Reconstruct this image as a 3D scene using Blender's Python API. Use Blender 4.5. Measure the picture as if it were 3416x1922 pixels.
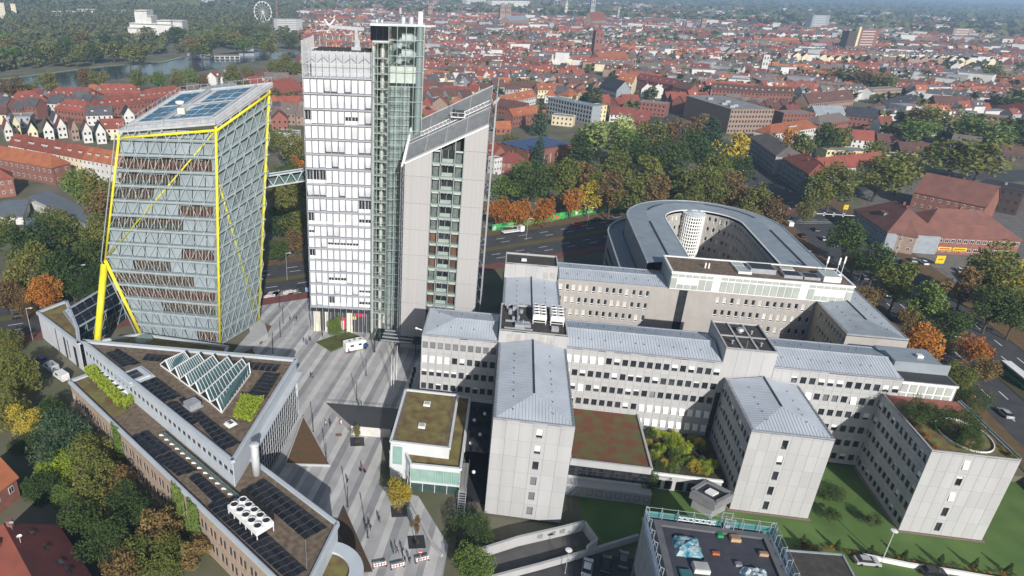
import bpy, math, random
from mathutils import Vector, Matrix
for o in list(bpy.data.objects): bpy.data.objects.remove(o)
SC=bpy.context.scene; COL=SC.collection; RND=random.Random(7)
# ------------------------------------------------ camera, sky, sun, exposure
CAMH=96.0; FPX=2266.75; PIT=.4242; ROL=.0277; CX=1349.8; CY=958.1
cp,sp,cr,sr=math.cos(PIT),math.sin(PIT),math.cos(ROL),math.sin(ROL)
cam=bpy.data.cameras.new('camera'); co=bpy.data.objects.new('camera',cam); COL.objects.link(co)
cam.sensor_width=36; cam.lens=FPX/3416*36; cam.shift_x=(1708-CX)/3416; cam.shift_y=(CY-961)/3416
cam.clip_start=1; cam.clip_end=40000
rt,up,fw=Vector((1,0,0)),Vector((0,sp,cp)),Vector((0,cp,-sp))
cx_,cy_=rt*cr+up*sr,up*cr-rt*sr; cz_=-fw
m=Matrix((cx_,cy_,cz_)).transposed().to_4x4(); m.translation=(0,0,CAMH); co.matrix_world=m
SC.camera=co
SUN_EL=math.radians(26.3); SH=Vector((-.19,.98,0)).normalized()   # shadows fall this way
w=bpy.data.worlds.new('World'); SC.world=w; w.use_nodes=True
nt=w.node_tree; bg=nt.nodes['Background']; sky=nt.nodes.new('ShaderNodeTexSky'); sky.sky_type='NISHITA'; sky.sun_disc=False
sky.sun_elevation=SUN_EL; sky.sun_rotation=math.atan2(-SH.x,-SH.y); sky.air_density=1.2; sky.dust_density=1.5; sky.ozone_density=2
nt.links.new(sky.outputs[0],bg.inputs[0]); bg.inputs[1].default_value=.075
sl=bpy.data.lights.new('sun','SUN'); sl.energy=4.6; sl.angle=math.radians(.55); sl.color=(1,.965,.92)
so=bpy.data.objects.new('sun',sl); COL.objects.link(so)
so.rotation_euler=(SH*math.cos(SUN_EL)-Vector((0,0,math.sin(SUN_EL)))).to_track_quat('-Z','Y').to_euler(); so.location=(60,-200,200)
SC.view_settings.view_transform='Standard'; SC.view_settings.look='None'; SC.view_settings.exposure=.2; SC.view_settings.gamma=1
SC.render.engine='CYCLES'; SC.cycles.max_bounces=6; SC.cycles.transparent_max_bounces=10; SC.cycles.volume_bounces=0
# ------------------------------------------------ pixel -> place (a pixel gives a direction, the height gives the distance)
def ray(px,py):
    dx,dy=px-CX,py-CY; u=cr*dx+sr*dy; v=-sr*dx+cr*dy; a=u/FPX; b=-v/FPX
    return Vector((a,cp+b*sp,-sp+b*cp))
def P(px,py,z=0.):
    d=ray(px,py); return d*((z-CAMH)/d.z)+Vector((0,0,CAMH))
TH=-.1477; E1=Vector((math.cos(TH),math.sin(TH),0)); E2=Vector((-math.sin(TH),math.cos(TH),0))
def UV(u,v,z=0.): return E1*u+E2*v+Vector((0,0,z))
# ------------------------------------------------ materials
MATS={}
def M(name,col,rough=.8,col2=None,scale=.6,metal=0,bump=0,spec=.4,detail=4,rnd=0,stretch=None,lo=.35,hi=.65):
    """base colour drifting between two tones by world-space noise; rnd adds a per-object drift"""
    if name in MATS: return MATS[name]
    m=bpy.data.materials.new(name); m.use_nodes=True; n=m.node_tree.nodes; L=m.node_tree.links.new; b=n['Principled BSDF']
    b.inputs['Roughness'].default_value=rough; b.inputs['Metallic'].default_value=metal; b.inputs['Specular IOR Level'].default_value=spec
    c2=col2 or tuple(x*.82 for x in col)
    geo=n.new('ShaderNodeNewGeometry'); nz=n.new('ShaderNodeTexNoise'); nz.inputs['Scale'].default_value=scale; nz.inputs['Detail'].default_value=detail
    if stretch:
        mp=n.new('ShaderNodeMapping'); mp.inputs['Scale'].default_value=stretch; L(geo.outputs['Position'],mp.inputs[0]); L(mp.outputs[0],nz.inputs[0])
    else: L(geo.outputs['Position'],nz.inputs[0])
    r=n.new('ShaderNodeValToRGB'); e=r.color_ramp.elements; e[0].position=lo; e[1].position=hi
    e[0].color=(*c2,1); e[1].color=(*col,1); L(nz.outputs[0],r.inputs[0]); out=r.outputs[0]
    if rnd:
        oi=n.new('ShaderNodeObjectInfo'); mr=n.new('ShaderNodeMapRange'); mr.inputs[3].default_value=1-rnd; mr.inputs[4].default_value=1+rnd*.6
        L(oi.outputs['Random'],mr.inputs[0]); mx=n.new('ShaderNodeVectorMath'); mx.operation='SCALE'; L(out,mx.inputs[0]); L(mr.outputs[0],mx.inputs['Scale']); out=mx.outputs[0]
    L(out,b.inputs['Base Color'])
    if bump:
        bp=n.new('ShaderNodeBump'); bp.inputs['Strength'].default_value=bump; bp.inputs['Distance'].default_value=.1; L(nz.outputs[0],bp.inputs['Height']); L(bp.outputs[0],b.inputs['Normal'])
    MATS[name]=m; return m
def glassmat(name,tint=(.75,.85,.85),rough=.03,f=1.45):
    if name in MATS: return MATS[name]
    m=bpy.data.materials.new(name); m.use_nodes=True; n=m.node_tree.nodes; L=m.node_tree.links.new; n.remove(n['Principled BSDF'])
    t=n.new('ShaderNodeBsdfTransparent'); t.inputs[0].default_value=(*tint,1); g=n.new('ShaderNodeBsdfGlossy'); g.inputs['Roughness'].default_value=rough
    lw=n.new('ShaderNodeLayerWeight'); pw=n.new('ShaderNodeMath'); pw.operation='POWER'; pw.inputs[1].default_value=4; L(lw.outputs['Facing'],pw.inputs[0]); fr=n.new('ShaderNodeMath'); fr.operation='MULTIPLY_ADD'; fr.inputs[1].default_value=.7; fr.inputs[2].default_value=((f-1)/(f+1))**2+.015; L(pw.outputs[0],fr.inputs[0]); mx=n.new('ShaderNodeMixShader')
    L(fr.outputs[0],mx.inputs[0]); L(t.outputs[0],mx.inputs[1]); L(g.outputs[0],mx.inputs[2]); L(mx.outputs[0],n['Material Output'].inputs[0])
    MATS[name]=m; return m
# ------------------------------------------------ mesh builder
class MB:
    def __init__(s): s.v=[]; s.f=[]; s.mi=[]; s.cur=0
    def add(s,vs,fs):
        k=len(s.v); s.v+= [tuple(x) for x in vs]; s.f+=[tuple(i+k for i in f) for f in fs]; s.mi+=[s.cur]*len(fs); return s
    def quad(s,a,b,c,d): return s.add([a,b,c,d],[(0,1,2,3)])
    def poly(s,vs): return s.add(vs,[tuple(range(len(vs)))])
    def box(s,x0,x1,y0,y1,z0,z1):
        return s.add([(x0,y0,z0),(x1,y0,z0),(x1,y1,z0),(x0,y1,z0),(x0,y0,z1),(x1,y0,z1),(x1,y1,z1),(x0,y1,z1)],
          [(3,2,1,0),(4,5,6,7),(0,1,5,4),(1,2,6,5),(2,3,7,6),(3,0,4,7)])
    def prism(s,pts,z0,z1,top=True,bot=True):
        """pts: list of (x,y) or (x,y,ztop); counter-clockwise"""
        n=len(pts); a=[(p[0],p[1],z0) for p in pts]; b=[(p[0],p[1],p[2] if len(p)>2 else z1) for p in pts]
        fs=[(i,(i+1)%n,n+(i+1)%n,n+i) for i in range(n)]
        if top: fs.append(tuple(range(n,2*n)))
        if bot: fs.append(tuple(range(n-1,-1,-1)))
        return s.add(a+b,fs)
    def tube(s,p,q,r,n=6,r2=None,cap=True):
        p,q=Vector(p),Vector(q); d=(q-p); 
        if d.length<1e-6: return s
        d.normalize(); a=d.orthogonal().normalized(); b=d.cross(a); r2=r if r2 is None else r2; vs=[]
        for i in range(n):
            t=2*math.pi*i/n; vs.append(p+(a*math.cos(t)+b*math.sin(t))*r)
        for i in range(n):
            t=2*math.pi*i/n; vs.append(q+(a*math.cos(t)+b*math.sin(t))*r2)
        fs=[(i,(i+1)%n,n+(i+1)%n,n+i) for i in range(n)]
        if cap: fs+=[tuple(range(n-1,-1,-1)),tuple(range(n,2*n))]
        return s.add(vs,fs)
    def bar(s,p,q,w,h):
        """rectangular bar from p to q, w wide (sideways), h tall"""
        p,q=Vector(p),Vector(q); d=(q-p).normalized(); u=Vector((0,0,1)) if abs(d.z)<.95 else Vector((0,1,0))
        a=d.cross(u).normalized()*(w/2); b=a.cross(d).normalized()*(h/2)
        vs=[p-a-b,p+a-b,p+a+b,p-a+b,q-a-b,q+a-b,q+a+b,q-a+b]
        return s.add(vs,[(0,1,2,3),(7,6,5,4),(4,5,1,0),(5,6,2,1),(6,7,3,2),(7,4,0,3)])
    def lathe(s,prof,n=12,c=(0,0,0)):
        vs=[];fs=[];k=len(prof)
        for i in range(n):
            t=2*math.pi*i/n
            for r,z in prof: vs.append((c[0]+r*math.cos(t),c[1]+r*math.sin(t),c[2]+z))
        for i in range(n):
            j=(i+1)%n
            for q in range(k-1): fs.append((i*k+q,j*k+q,j*k+q+1,i*k+q+1))
        return s.add(vs,fs)
    def mesh(s,name,mats,smooth=False):
        me=bpy.data.meshes.new(name); me.from_pydata(s.v,[],s.f)
        for m in (mats if isinstance(mats,(list,tuple)) else [mats]): me.materials.append(m)
        if any(s.mi): me.polygons.foreach_set('material_index',s.mi)
        if smooth: me.polygons.foreach_set('use_smooth',[True]*len(s.f))
        return me
def put(name,me,par=None,loc=(0,0,0),rz=0,sc=None,**tags):
    o=bpy.data.objects.new(name,me); COL.objects.link(o); o.parent=par; o.location=loc
    if rz: o.rotation_euler=(0,0,rz) if not isinstance(rz,tuple) else rz
    if sc is not None: o.scale=(sc,sc,sc) if isinstance(sc,(int,float)) else sc
    for k,v in tags.items():
        if v: o[k]=v
    return o
def thing(name,label,cat,loc=(0,0,0),rz=0,group=None):
    return put(name,None,None,loc,rz,label=label,category=cat,group=group)
def part(name,mb,mats,par,smooth=False,**tags): return put(name,mb.mesh(name,mats,smooth),par,**tags)
def struct(name,mb,mats,smooth=False,**t): return put(name,mb.mesh(name,mats,smooth),None,kind='structure',**t)
def clone(root,loc,rz=0,sc=None,**tags):
    def cp_(o,par):
        c=o.copy(); COL.objects.link(c); c.parent=par
        for ch in o.children: cp_(ch,c)
        return c
    r=cp_(root,None); r.location=loc; r.rotation_euler=(0,0,rz)
    if sc is not None: r.scale=(sc,sc,sc) if isinstance(sc,(int,float)) else sc
    for k,v in tags.items(): r[k]=v
    return r
CACHE={}
def cached(key,fn):
    if key not in CACHE: CACHE[key]=fn()
    return CACHE[key]
# ------------------------------------------------ shared materials
CONC=M('concrete',(.425,.424,.424),.85,(.38,.378,.376),.45,rnd=.06,bump=.03,lo=.25,hi=.6,stretch=(1,1,.1))
CONC2=M('beige_render',(.39,.365,.34),.9,(.36,.335,.31),.5,rnd=.03)
CORE=M('dark_core',(.05,.05,.055),.8)
GLASS=M('window_glass',(.022,.026,.032),.06,(.04,.045,.05),.4,spec=.6,rnd=.5)
FRAME=M('window_frame_dark',(.05,.05,.055),.5)
WHITE=M('white_paint',(.8,.8,.78),.55,(.74,.74,.72),.8)
BLIND=M('white_blind',(.82,.82,.8),.5,(.74,.74,.73),1.,rnd=.1)
GREYB=M('grey_blind',(.2,.2,.21),.7,rnd=.3)
SEAM=M('zinc_roof',(.54,.58,.63),.5,(.44,.48,.525),.18,metal=.08,spec=.5,bump=.04)
STEEL=M('galvanised_steel',(.5,.52,.55),.42,(.42,.44,.47),1.,metal=.45)
DARK=M('dark_metal',(.035,.037,.042),.5)
BITUM=M('bitumen_roof',(.07,.062,.056),.95,(.045,.04,.036),.8,bump=.2)
GRAVEL=M('gravel_roof',(.2,.15,.105),.95,(.105,.078,.056),1.1,bump=.4,detail=8)
SEDUM=M('sedum_roof',(.2,.18,.06),.95,(.13,.08,.04),.45,bump=.5,detail=9)
# ================================================= the concrete office complex (grid E1/E2)
def pane_mesh(w,h,kind='dark'):
    def f():
        b=MB(); t=.07
        b.box(0,w,0,.06,0,t); b.box(0,w,0,.06,h-t,h); b.box(0,t,0,.06,t,h-t); b.box(w-t,w,0,.06,t,h-t); b.cur=1
        b.quad((t,.04,t),(w-t,.04,t),(w-t,.04,h-t),(t,.04,h-t))
        return b.mesh('window',[FRAME if kind!='white' else WHITE,GLASS if kind!='grey' else GREYB])
    return cached(('pane',round(w,2),round(h,2),kind),f)
def panel_mesh(w,h,holes,mat,dep=.3,gap=.018):
    """facade panel in x/z, front at y=0, with rectangular holes (x0,x1,z0,z1) all on one row"""
    def f():
        b=MB(); g=gap; x0,x1,z0,z1=g,w-g,g,h-g
        if holes:
            za,zb=holes[0][2],holes[0][3]
            b.quad((x0,0,z0),(x1,0,z0),(x1,0,za),(x0,0,za)); b.quad((x0,0,zb),(x1,0,zb),(x1,0,z1),(x0,0,z1))
            xs=[x0]+[q for hh in holes for q in hh[:2]]+[x1]
            for i in range(0,len(xs),2):
                if xs[i+1]-xs[i]>.01: b.quad((xs[i],0,za),(xs[i+1],0,za),(xs[i+1],0,zb),(xs[i],0,zb))
            for a,c,za,zb in holes:
                b.quad((a,0,za),(c,0,za),(c,dep,za),(a,dep,za)); b.quad((c,0,zb),(a,0,zb),(a,dep,zb),(c,dep,zb))
                b.quad((a,0,zb),(a,0,za),(a,dep,za),(a,dep,zb)); b.quad((c,0,za),(c,0,zb),(c,dep,zb),(c,dep,za))
        else: b.quad((x0,0,z0),(x1,0,z0),(x1,0,z1),(x0,0,z1))
        d=.09
        b.quad((x0,0,z1),(x1,0,z1),(x1,d,z1),(x0,d,z1)); b.quad((x0,d,z0),(x1,d,z0),(x1,0,z0),(x0,0,z0))
        b.quad((x0,d,z0),(x0,0,z0),(x0,0,z1),(x0,d,z1)); b.quad((x1,0,z0),(x1,d,z0),(x1,d,z1),(x1,0,z1))
        return b.mesh('facade_panel',mat)
    return cached(('panel',round(w,2),round(h,2),tuple(holes),mat.name,dep),f)
def facade(par,a,b,z0,rows,mat,nper=1,win=(1.2,1.65,1.0),skip=None,blind=None,kinds=None,top=0,pname='facade_panel',wkind='dark',rowh=3.7,colw=1.78,rnd=None):
    """panelled window wall along a->b (local xy of par, outside on the right hand); rows counted from z0 up. win=(w,h,sill)"""
    rnd=rnd or RND
    a,b=Vector((*a[:2],0)),Vector((*b[:2],0)); L=(b-a).length; d=(b-a)/L; rz=math.atan2(d.y,d.x); nc=max(1,round(L/(colw*nper))); cw=L/nc
    nrm=Vector((d.y,-d.x,0)); n=0
    for r in range(rows):
        z=z0+r*rowh
        for c in range(nc):
            p=a+d*(cw*c)
            sk=skip and skip(c,r,nc)
            ww,wh,ws=win
            holes=() if sk=='blank' or sk is True else tuple((cw/nper*(k+.5)-ww/2,cw/nper*(k+.5)+ww/2,ws,ws+wh) for k in range(nper))
            if sk!='none': put(pname,panel_mesh(cw,rowh,holes,mat),par,(p.x,p.y,z),rz)
            for hh in holes:
                q=p+d*hh[0]-nrm*.22; k=(kinds(c,r,nc) if kinds else wkind)
                put('window',pane_mesh(ww,wh,k),par,(q.x,q.y,z+ws),rz)
                bl=blind(c,r,nc) if blind else None
                if not bl and k=='dark' and rnd.random()<.16: bl=(rnd.choice((.25,.45,.7)),0)
                if bl:
                    def fb(ww=ww,bl=bl,wh=wh):
                        m=MB(); hh_=wh*bl[0]; o=bl[1]
                        m.box(.04,ww-.04,0,.03,wh-hh_,wh); mm=m.mesh('window_blind',BLIND)
                        for v in mm.vertices: v.co.y-= (wh-v.co.z)/wh*o
                        return mm
                    q=p+d*hh[0]-nrm*(.02 if bl[1] else .12)
                    put('window_blind',cached(('bl',round(ww,2),round(wh,2),bl),fb),par,(q.x,q.y,z+ws),rz)
    if top:
        for c in range(nc):
            p=a+d*(cw*c); put('parapet_panel',panel_mesh(cw,top,(),mat),par,(p.x,p.y,z0+rows*rowh),rz)
def seamroof(par,u0,u1,v0,v1,z,rise,axis,hips=(1,1),sp_=.62,mat=None,edge=.35):
    """low ridged zinc roof with standing seams; axis 'u' or 'v' = ridge direction; hips at start/end of the ridge"""
    mat=mat or SEAM
    def pt(s,t,zz): return (s,t,zz) if axis=='u' else (t,s,zz)
    s0,s1,t0,t1=(u0,u1,v0,v1) if axis=='u' else (v0,v1,u0,u1)
    s0+=edge;s1-=edge;t0+=edge;t1-=edge
    tm=(t0+t1)/2; hw=(t1-t0)/2; a=s0+(hw if hips[0] else 0); c=s1-(hw if hips[1] else 0)
    b=MB(); A,B_,C,D_=pt(s0,t0,z),pt(s1,t0,z),pt(s1,t1,z),pt(s0,t1,z); R0,R1=pt(a,tm,z+rise),pt(c,tm,z+rise)
    b.poly([A,B_,R1,R0]); b.poly([C,D_,R0,R1]); b.poly([D_,A,R0]); b.poly([B_,C,R1])
    ro=part('roof',b,mat,par)
    sm=MB(); w=.03; n=int((s1-s0)/sp_)
    for i in range(1,n):
        s=s0+i*sp_
        for sg in (-1,1):
            te=t0 if sg<0 else t1
            if s<a: f=(s-s0)/max(hw,.01)
            elif s>c: f=(s1-s)/max(hw,.01)
            else: f=1
            sm.bar(pt(s,te,z+.03),pt(s,te+(tm-te)*f,z+.03+rise*f),w*2,.06)
    for k,(h,s_,x) in enumerate(((hips[0],s0,1),(hips[1],s1,-1))):
        if h:
            m=int(2*hw/sp_)
            for i in range(1,m):
                t=t0+i*sp_; f=1-abs(t-tm)/hw
                sm.bar(pt(s_,t,z+.03),pt(s_+x*hw*f,t,z+.03+rise*f),w*2,.06)
    part('standing_seams',sm,M('seam_dark',(.34,.37,.41),.5,metal=.1),ro,kind='stuff')
    rc=MB(); rc.bar(Vector(R0)+Vector((0,0,.08)),Vector(R1)+Vector((0,0,.08)),.34,.12); part('ridge_cap',rc,STEEL if axis=='u' else DARK,ro)
    # eaves walkway and gutter
    g=MB(); e=edge
    uu0,uu1,vv0,vv1=u0,u1,v0,v1
    g.box(uu0,uu1,vv0,vv0+e,z-.3,z+.12); g.box(uu0,uu1,vv1-e,vv1,z-.3,z+.12); g.box(uu0,uu0+e,vv0+e,vv1-e,z-.3,z+.118); g.box(uu1-e,uu1,vv0+e,vv1-e,z-.3,z+.118)
    part('gutter',g,STEEL,ro)
    ew=MB()
    if axis=='v':
        for s in range(int(s0*2)+1,int(s1*2)):
            for t in (t0-.1,t1+.1): ew.box(t-.3,t+.3,s/2-.04,s/2+.04,z+.13,z+.17)
    for s in range(int(s0/3)+1,int(s1/3)):
        for f in (-.55,.5):
            q=pt(s*3+RND.uniform(-.8,.8),tm+hw*f,z+rise*(1-abs(f))); ew.tube(q,(q[0],q[1],q[2]+.35),.07,5)
    part('snow_guard_and_vents',ew,DARK,ro,kind='stuff')
    return ro
def core(par,u0,u1,v0,v1,z0,z1,mat=CORE,i=.31,name='core'):
    b=MB(); b.box(u0+i,u1-i,v0+i,v1-i,z0,z1); return part(name,b,mat,par)
def mix(*ks):
    return lambda c,r,n: ks[RND.randrange(len(ks))]
G0=-1.6
def wing(label,u0,u1,v0,v1,z0,top,name='office_wing'):
    t=thing(name,label,'building',UV(u0,v0,0),TH,'concrete office wings around the courtyards'); return t
# --- centre front wing with long ridge roof
RH=3.7
def endwin(cols):  # narrow stair window column on a blank gable wall
    return lambda c,r,n: None if c in cols else 'blank'
t=wing('pale concrete wing with ridged zinc roof and blank end wall beside the moss roofed pavilion',1.5,16.5,107.4,137.3,G0,21.7)
W,Lg=15.,29.9
core(t,0,W,0,Lg,G0,21.4)
facade(t,(0,0),(W,0),-1.2,6,CONC,win=(1.15,1.95,1.1),colw=2.5,skip=lambda c,r,n:None if c==3 else 'blank',kinds=lambda c,r,n:'grey' if r<3 else 'dark',top=.7)
facade(t,(0,Lg),(0,0),-1.2,6,CONC,top=.7)
facade(t,(W,0),(W,Lg),-1.2,6,CONC,top=.7)
seamroof(t,0,W,0,Lg,21.75,1.6,'v',(1,0))
# --- plant tower on the crossing
def plant(label,u0,u1,v0,v1,z0,z1,grilles):
    t=wing(label,u0,u1,v0,v1,z0,z1,'plant_tower'); W,D_=u1-u0,v1-v0
    b=MB(); b.box(.3,W-.3,.3,D_-.3,G0,z1-.45); part('roof',b,BITUM,t)
    for (a,c) in (((0,0),(W,0)),((W,0),(W,D_)),((W,D_),(0,D_)),((0,D_),(0,0))):
        facade(t,a,c,z0,1,CONC,rowh=z1-z0,colw=3.0,skip=lambda c,r,n:'blank')
    p=MB()
    for x0,x1,y0,y1 in ((0,W,0,.32),(0,W,D_-.32,D_),(0,.32,.32,D_-.32),(W-.32,W,.32,D_-.32)): p.box(x0,x1,y0,y1,z1-.3,z1+.06)
    part('parapet',p,CONC,t)
    for gx in grilles:
        g=MB(); g.box(gx,gx+1.25,-.05,.0,z0+1.1,z0+2.9)
        for k in range(9): g.box(gx+.06,gx+1.19,-.09,-.05,z0+1.16+k*.19,z0+1.26+k*.19)
        part('louvre_grille',g,M('louvre',(.42,.4,.37),.7),t)
    return t
t=plant('concrete plant tower with banks of white rooftop coolers behind the centre wing',1.4,16.6,137.3,151.3,21.2,25.0,(1.8,3.6,8.9,10.7))
def cooler(par,x,y,z,nx,ny,s=1.55):
    c=put('air_cooler',None,None,(0,0,0)); c.parent=par; c.location=(x,y,z)
    b=MB(); w,d=nx*s,ny*s; b.box(0,w,0,d,1.1,2.1)
    for lx in (0.05,w-.17):
        for k in range(ny+1): b.box(lx,lx+.12,min(k*s,d-.12),min(k*s,d-.12)+.12,0,1.1)
    b.box(0,w,0,.08,.5,.62)
    c2=part('casing',b,WHITE,c)
    for i in range(nx):
        for j in range(ny):
            def fr():
                f=MB(); f.lathe([(s*.43,0),(s*.43,.34),(s*.36,.34),(s*.36,.05)],16); f.cur=1; f.lathe([(s*.36,.2),(.12,.22),(0,.24)],16)
                for q in range(5):
                    a=q*1.2566; f.bar((.1*math.cos(a),.1*math.sin(a),.26),(s*.34*math.cos(a),s*.34*math.sin(a),.26),.22,.03)
                return f.mesh('fan',[WHITE,DARK])
            put('fan',cached(('fan',s),fr),c,((i+.5)*s,(j+.5)*s,2.1))
    return c
cooler(t,7.4,5.2,24.55,2,4); cooler(t,11.4,5.2,24.55,2,4)
for x,y,h,r in ((2.2,9.5,1.2,.5),(3.,6.,1.,.35),(5.2,3.2,1.8,.12),(4.2,7.,.9,.3),(1.5,11.5,1.5,.25),(4.8,10.5,.8,.5)): b=MB(); b.tube((x,y,24.55),(x,y,24.55+h),r,8); part('roof_vent',b,STEEL,t)
for q in ((3.4,5.6,2.2,3.6,24.55,25.5),(5.7,7,3.,4,24.55,25.2),(2.8,3.8,11.2,12.4,24.55,25.6),(11.6,13.2,2.2,3.4,24.55,25.4)): b=MB(); b.box(*q); part('air_handling_box',b,STEEL,t)
for p,q,w_,h_ in (((4,3.7,25.3),(4,12,25.3),.35,.3),((1.2,5,24.9),(6.8,5,24.9),.4,.35),((1,1.6,24.8),(7.4,1.6,24.8),.3,.3)): b=MB(); b.bar(p,q,w_,h_); part('duct',b,STEEL,t)

# --- rear centre wing and head block
t=wing('short zinc roofed wing between the cooler tower and the rear head block',1.8,16.4,151.3,177,G0,21.4)
core(t,0,14.6,0,25.7,G0,21.2); facade(t,(0,25.7),(0,0),-1.2,6,CONC,top=.7); facade(t,(14.6,0),(14.6,25.7),-1.2,6,CONC,top=.7); seamroof(t,0,14.6,0,25.7,21.5,.9,'v',(0,0))
t=plant('plain concrete head block with dark flat roof beside the tall slanted tower',1.7,16,175.4,183.6,21.2,26.,(10.6,12.4))
core(t,0,14.3,0,8.2,G0,21.5)
b=MB(); b.box(4.4,5.8,3.2,4.2,25.5,26.1); part('roof_hatch',b,WHITE,t)
# --- left cross wing
t=wing('concrete wing with rows of square windows and zinc roof beside the paved plaza',-16.1,1.4,137.3,151.5,0,21.7)
W,D_=17.5,14.2
core(t,0,W,0,D_,0,21.4)
facade(t,(0,0),(W,0),-1.2,6,CONC,win=(1.22,1.7,1.05),top=.7,kinds=lambda c,r,n:'grey' if r==5 else 'dark',
  blind=lambda c,r,n:((.95,.35) if r==4 and c<4 else ((.35,.0) if r==3 and c<5 else None)))
facade(t,(0,D_),(0,0),-1.2,6,CONC,top=.7); seamroof(t,0,W,0,D_,21.75,1.5,'u',(1,0))
b=MB(); b.tube((-.1,.6,22.6),(-1.2,.6,22.9),.12,6); b.lathe([(.0,0),(.3,.1),(.3,.4),(0,.5)],8,(-1.4,.6,22.7)); part('camera_arm',b,WHITE,t)
# --- long right wing, two stretches with a lift tower between
HI=lambda c,r,n:((.97,.4) if (r==1) or (r==2 and c>9) or (r==5 and c<5) or (r==4 and c in(0,)) or (r==3 and c in(2,)) else ((.45,.25) if RND.random()<.1 else None))
t=wing('long concrete wing with five window rows and white tilted blinds above the terrace',16.5,50.2,138,152,G0,21.7)
W,D_=33.7,14.
core(t,0,W,0,D_,G0,21.4); facade(t,(0,0),(W,0),-1.2,6,CONC,win=(1.22,1.65,1.05),top=.7,blind=HI,kinds=lambda c,r,n:'grey' if RND.random()<.05 else 'dark'); seamroof(t,0,W,0,D_,21.75,1.5,'u',(0,0))
t=plant('square concrete lift tower with dark recessed roof in the middle of the long wing',50.2,60.8,138.3,151.8,13.9,25.3,())
b=MB(); b.box(3.4,3.8,.4,13.1,24.9,25.1); b.box(6.6,7.,.4,13.1,24.9,25.1); b.box(.4,10.2,6.5,6.9,24.9,25.08); part('roof_beam',b,CONC,t)
b=MB(); b.lathe([(.5,0),(.5,.5),(.9,.6),(.6,1.1),(0,1.2)],12,(5.2,9,24.9)); b.lathe([(.2,0),(.2,.7),(.35,.8),(0,1)],10,(7.6,8.6,24.9)); b.lathe([(.2,0),(.2,.7),(.35,.8),(0,1)],10,(8,3,24.9)); b.lathe([(.2,0),(.2,.7),(.35,.8),(0,1)],10,(2,3,24.9)); b.tube((4.6,1.6,24.9),(4.6,1.6,26.6),.04,4)
part('roof_ventilator',b,STEEL,t)
t=wing('concrete wing with five rows of windows behind the garden roofed wing',60.8,86.6,138.2,152.4,G0,21.7)
W,D_=25.8,14.2
core(t,0,W,0,D_,G0,21.4); facade(t,(0,0),(W,0),-1.2,6,CONC,win=(1.22,1.65,1.05),top=.7,skip=lambda c,r,n:'blank' if c<2 and r>3 else None,blind=lambda c,r,n:((.97,.4) if (r==4 and c in(3,4,9)) else ((.45,.25) if r==5 and c in(5,6,7) else None)),kinds=lambda c,r,n:'grey' if (r==4 and c in(6,7)) else 'dark'); seamroof(t,0,W,0,D_,21.75,1.4,'u',(0,0))
# --- two front wings on the lawn
for k,(u0,lab) in enumerate(((51.3,'concrete wing on the lawn with hipped zinc roof and blank end wall'),(83.4,'concrete wing on the lawn with a planted roof garden'))):
    t=wing(lab,u0,u0+15.1,118.4,138.1,G0,18); W,D_=15.1,19.8
    core(t,0,W,0,D_,G0,17.7)
    facade(t,(0,0),(W,0),-1.55,5,CONC,win=(1.05,2.15,.9),rowh=3.78,colw=1.89,skip=lambda c,r,n:None if c==3 else 'blank',top=.6,blind=(lambda c,r,n:(.9,.25) if r in (2,4) else None) if k else None)
    facade(t,(0,D_),(0,0),-1.55,5,CONC,win=(1.2,1.6,1.05),rowh=3.78,top=.6)
    facade(t,(W,0),(W,D_),-1.55,5,CONC,win=(1.2,1.6,1.05),rowh=3.78,top=.6)
    if k==0: seamroof(t,0,W,0,D_-.3,18.0,1.5,'v',(1,0))
    else:
        b=MB(); b.box(.3,W-.3,.3,D_-.1,17.2,17.75); part('roof',b,SEDUM,t)
        b=MB()
        for x0,x1,y0,y1 in ((0,W,0,.32),(0,.32,.32,D_),(W-.32,W,.32,D_)): b.box(x0,x1,y0,y1,17.7,18.05)
        part('parapet',b,CONC,t)
        b=MB(); b.box(W+.0,W+.25,.3,D_,17.6,18.3); part('glass_screen',b,M('pale_green_glass',(.16,.24,.23),.2),t)
        b=MB(); b.box(.35,W-.35,D_-3.6,D_-.1,17.75,17.8); part('terrace_paving',b,M('red_paving',(.33,.11,.08),.9,(.25,.09,.07),2.),t)
        # oval kerb
        b=MB(); n=28
        for i in range(n):
            a0,a1=[math.pi*2*q/n for q in (i,i+1)]
            b.bar((9.2+4.4*math.cos(a0),7.+5.6*math.sin(a0),17.9),(9.2+4.4*math.cos(a1),7.+5.6*math.sin(a1),17.9),.15,.3)
        part('planter_kerb',b,WHITE,t)
        W3=t
# ================================================= rear building, penthouse, horseshoe, right end
TAN=M('tan_stone',(.42,.37,.3),.9,(.36,.31,.25),.7,rnd=.05)
def bwin(c,r,n): return 'white' if RND.random()<.62 else 'whitegrey'
def white_win(w,h,shut):
    def f():
        b=MB(); t=.09; zs=.42
        b.box(-.06,w+.06,-.02,.08,-.06,t); b.box(-.06,w+.06,-.02,.08,h-t,h+.06); b.box(-.06,t,-.02,.08,t,h-t); b.box(w-t,w+.06,-.02,.08,t,h-t); b.box(t,w-t,-.02,.08,zs,zs+.2)
        b.cur=1; b.quad((t,.06,t),(w-t,.06,t),(w-t,.06,zs),(t,.06,zs)); b.cur=2 if shut else 1; b.quad((t,.05,zs+.2),(w-t,.05,zs+.2),(w-t,.05,h-t),(t,.05,h-t))
        return b.mesh('window',[WHITE,GLASS,M('sand_blind',(.6,.58,.54),.7,rnd=.12)])
    return cached(('ww',round(w,2),round(h,2),shut),f)
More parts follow.
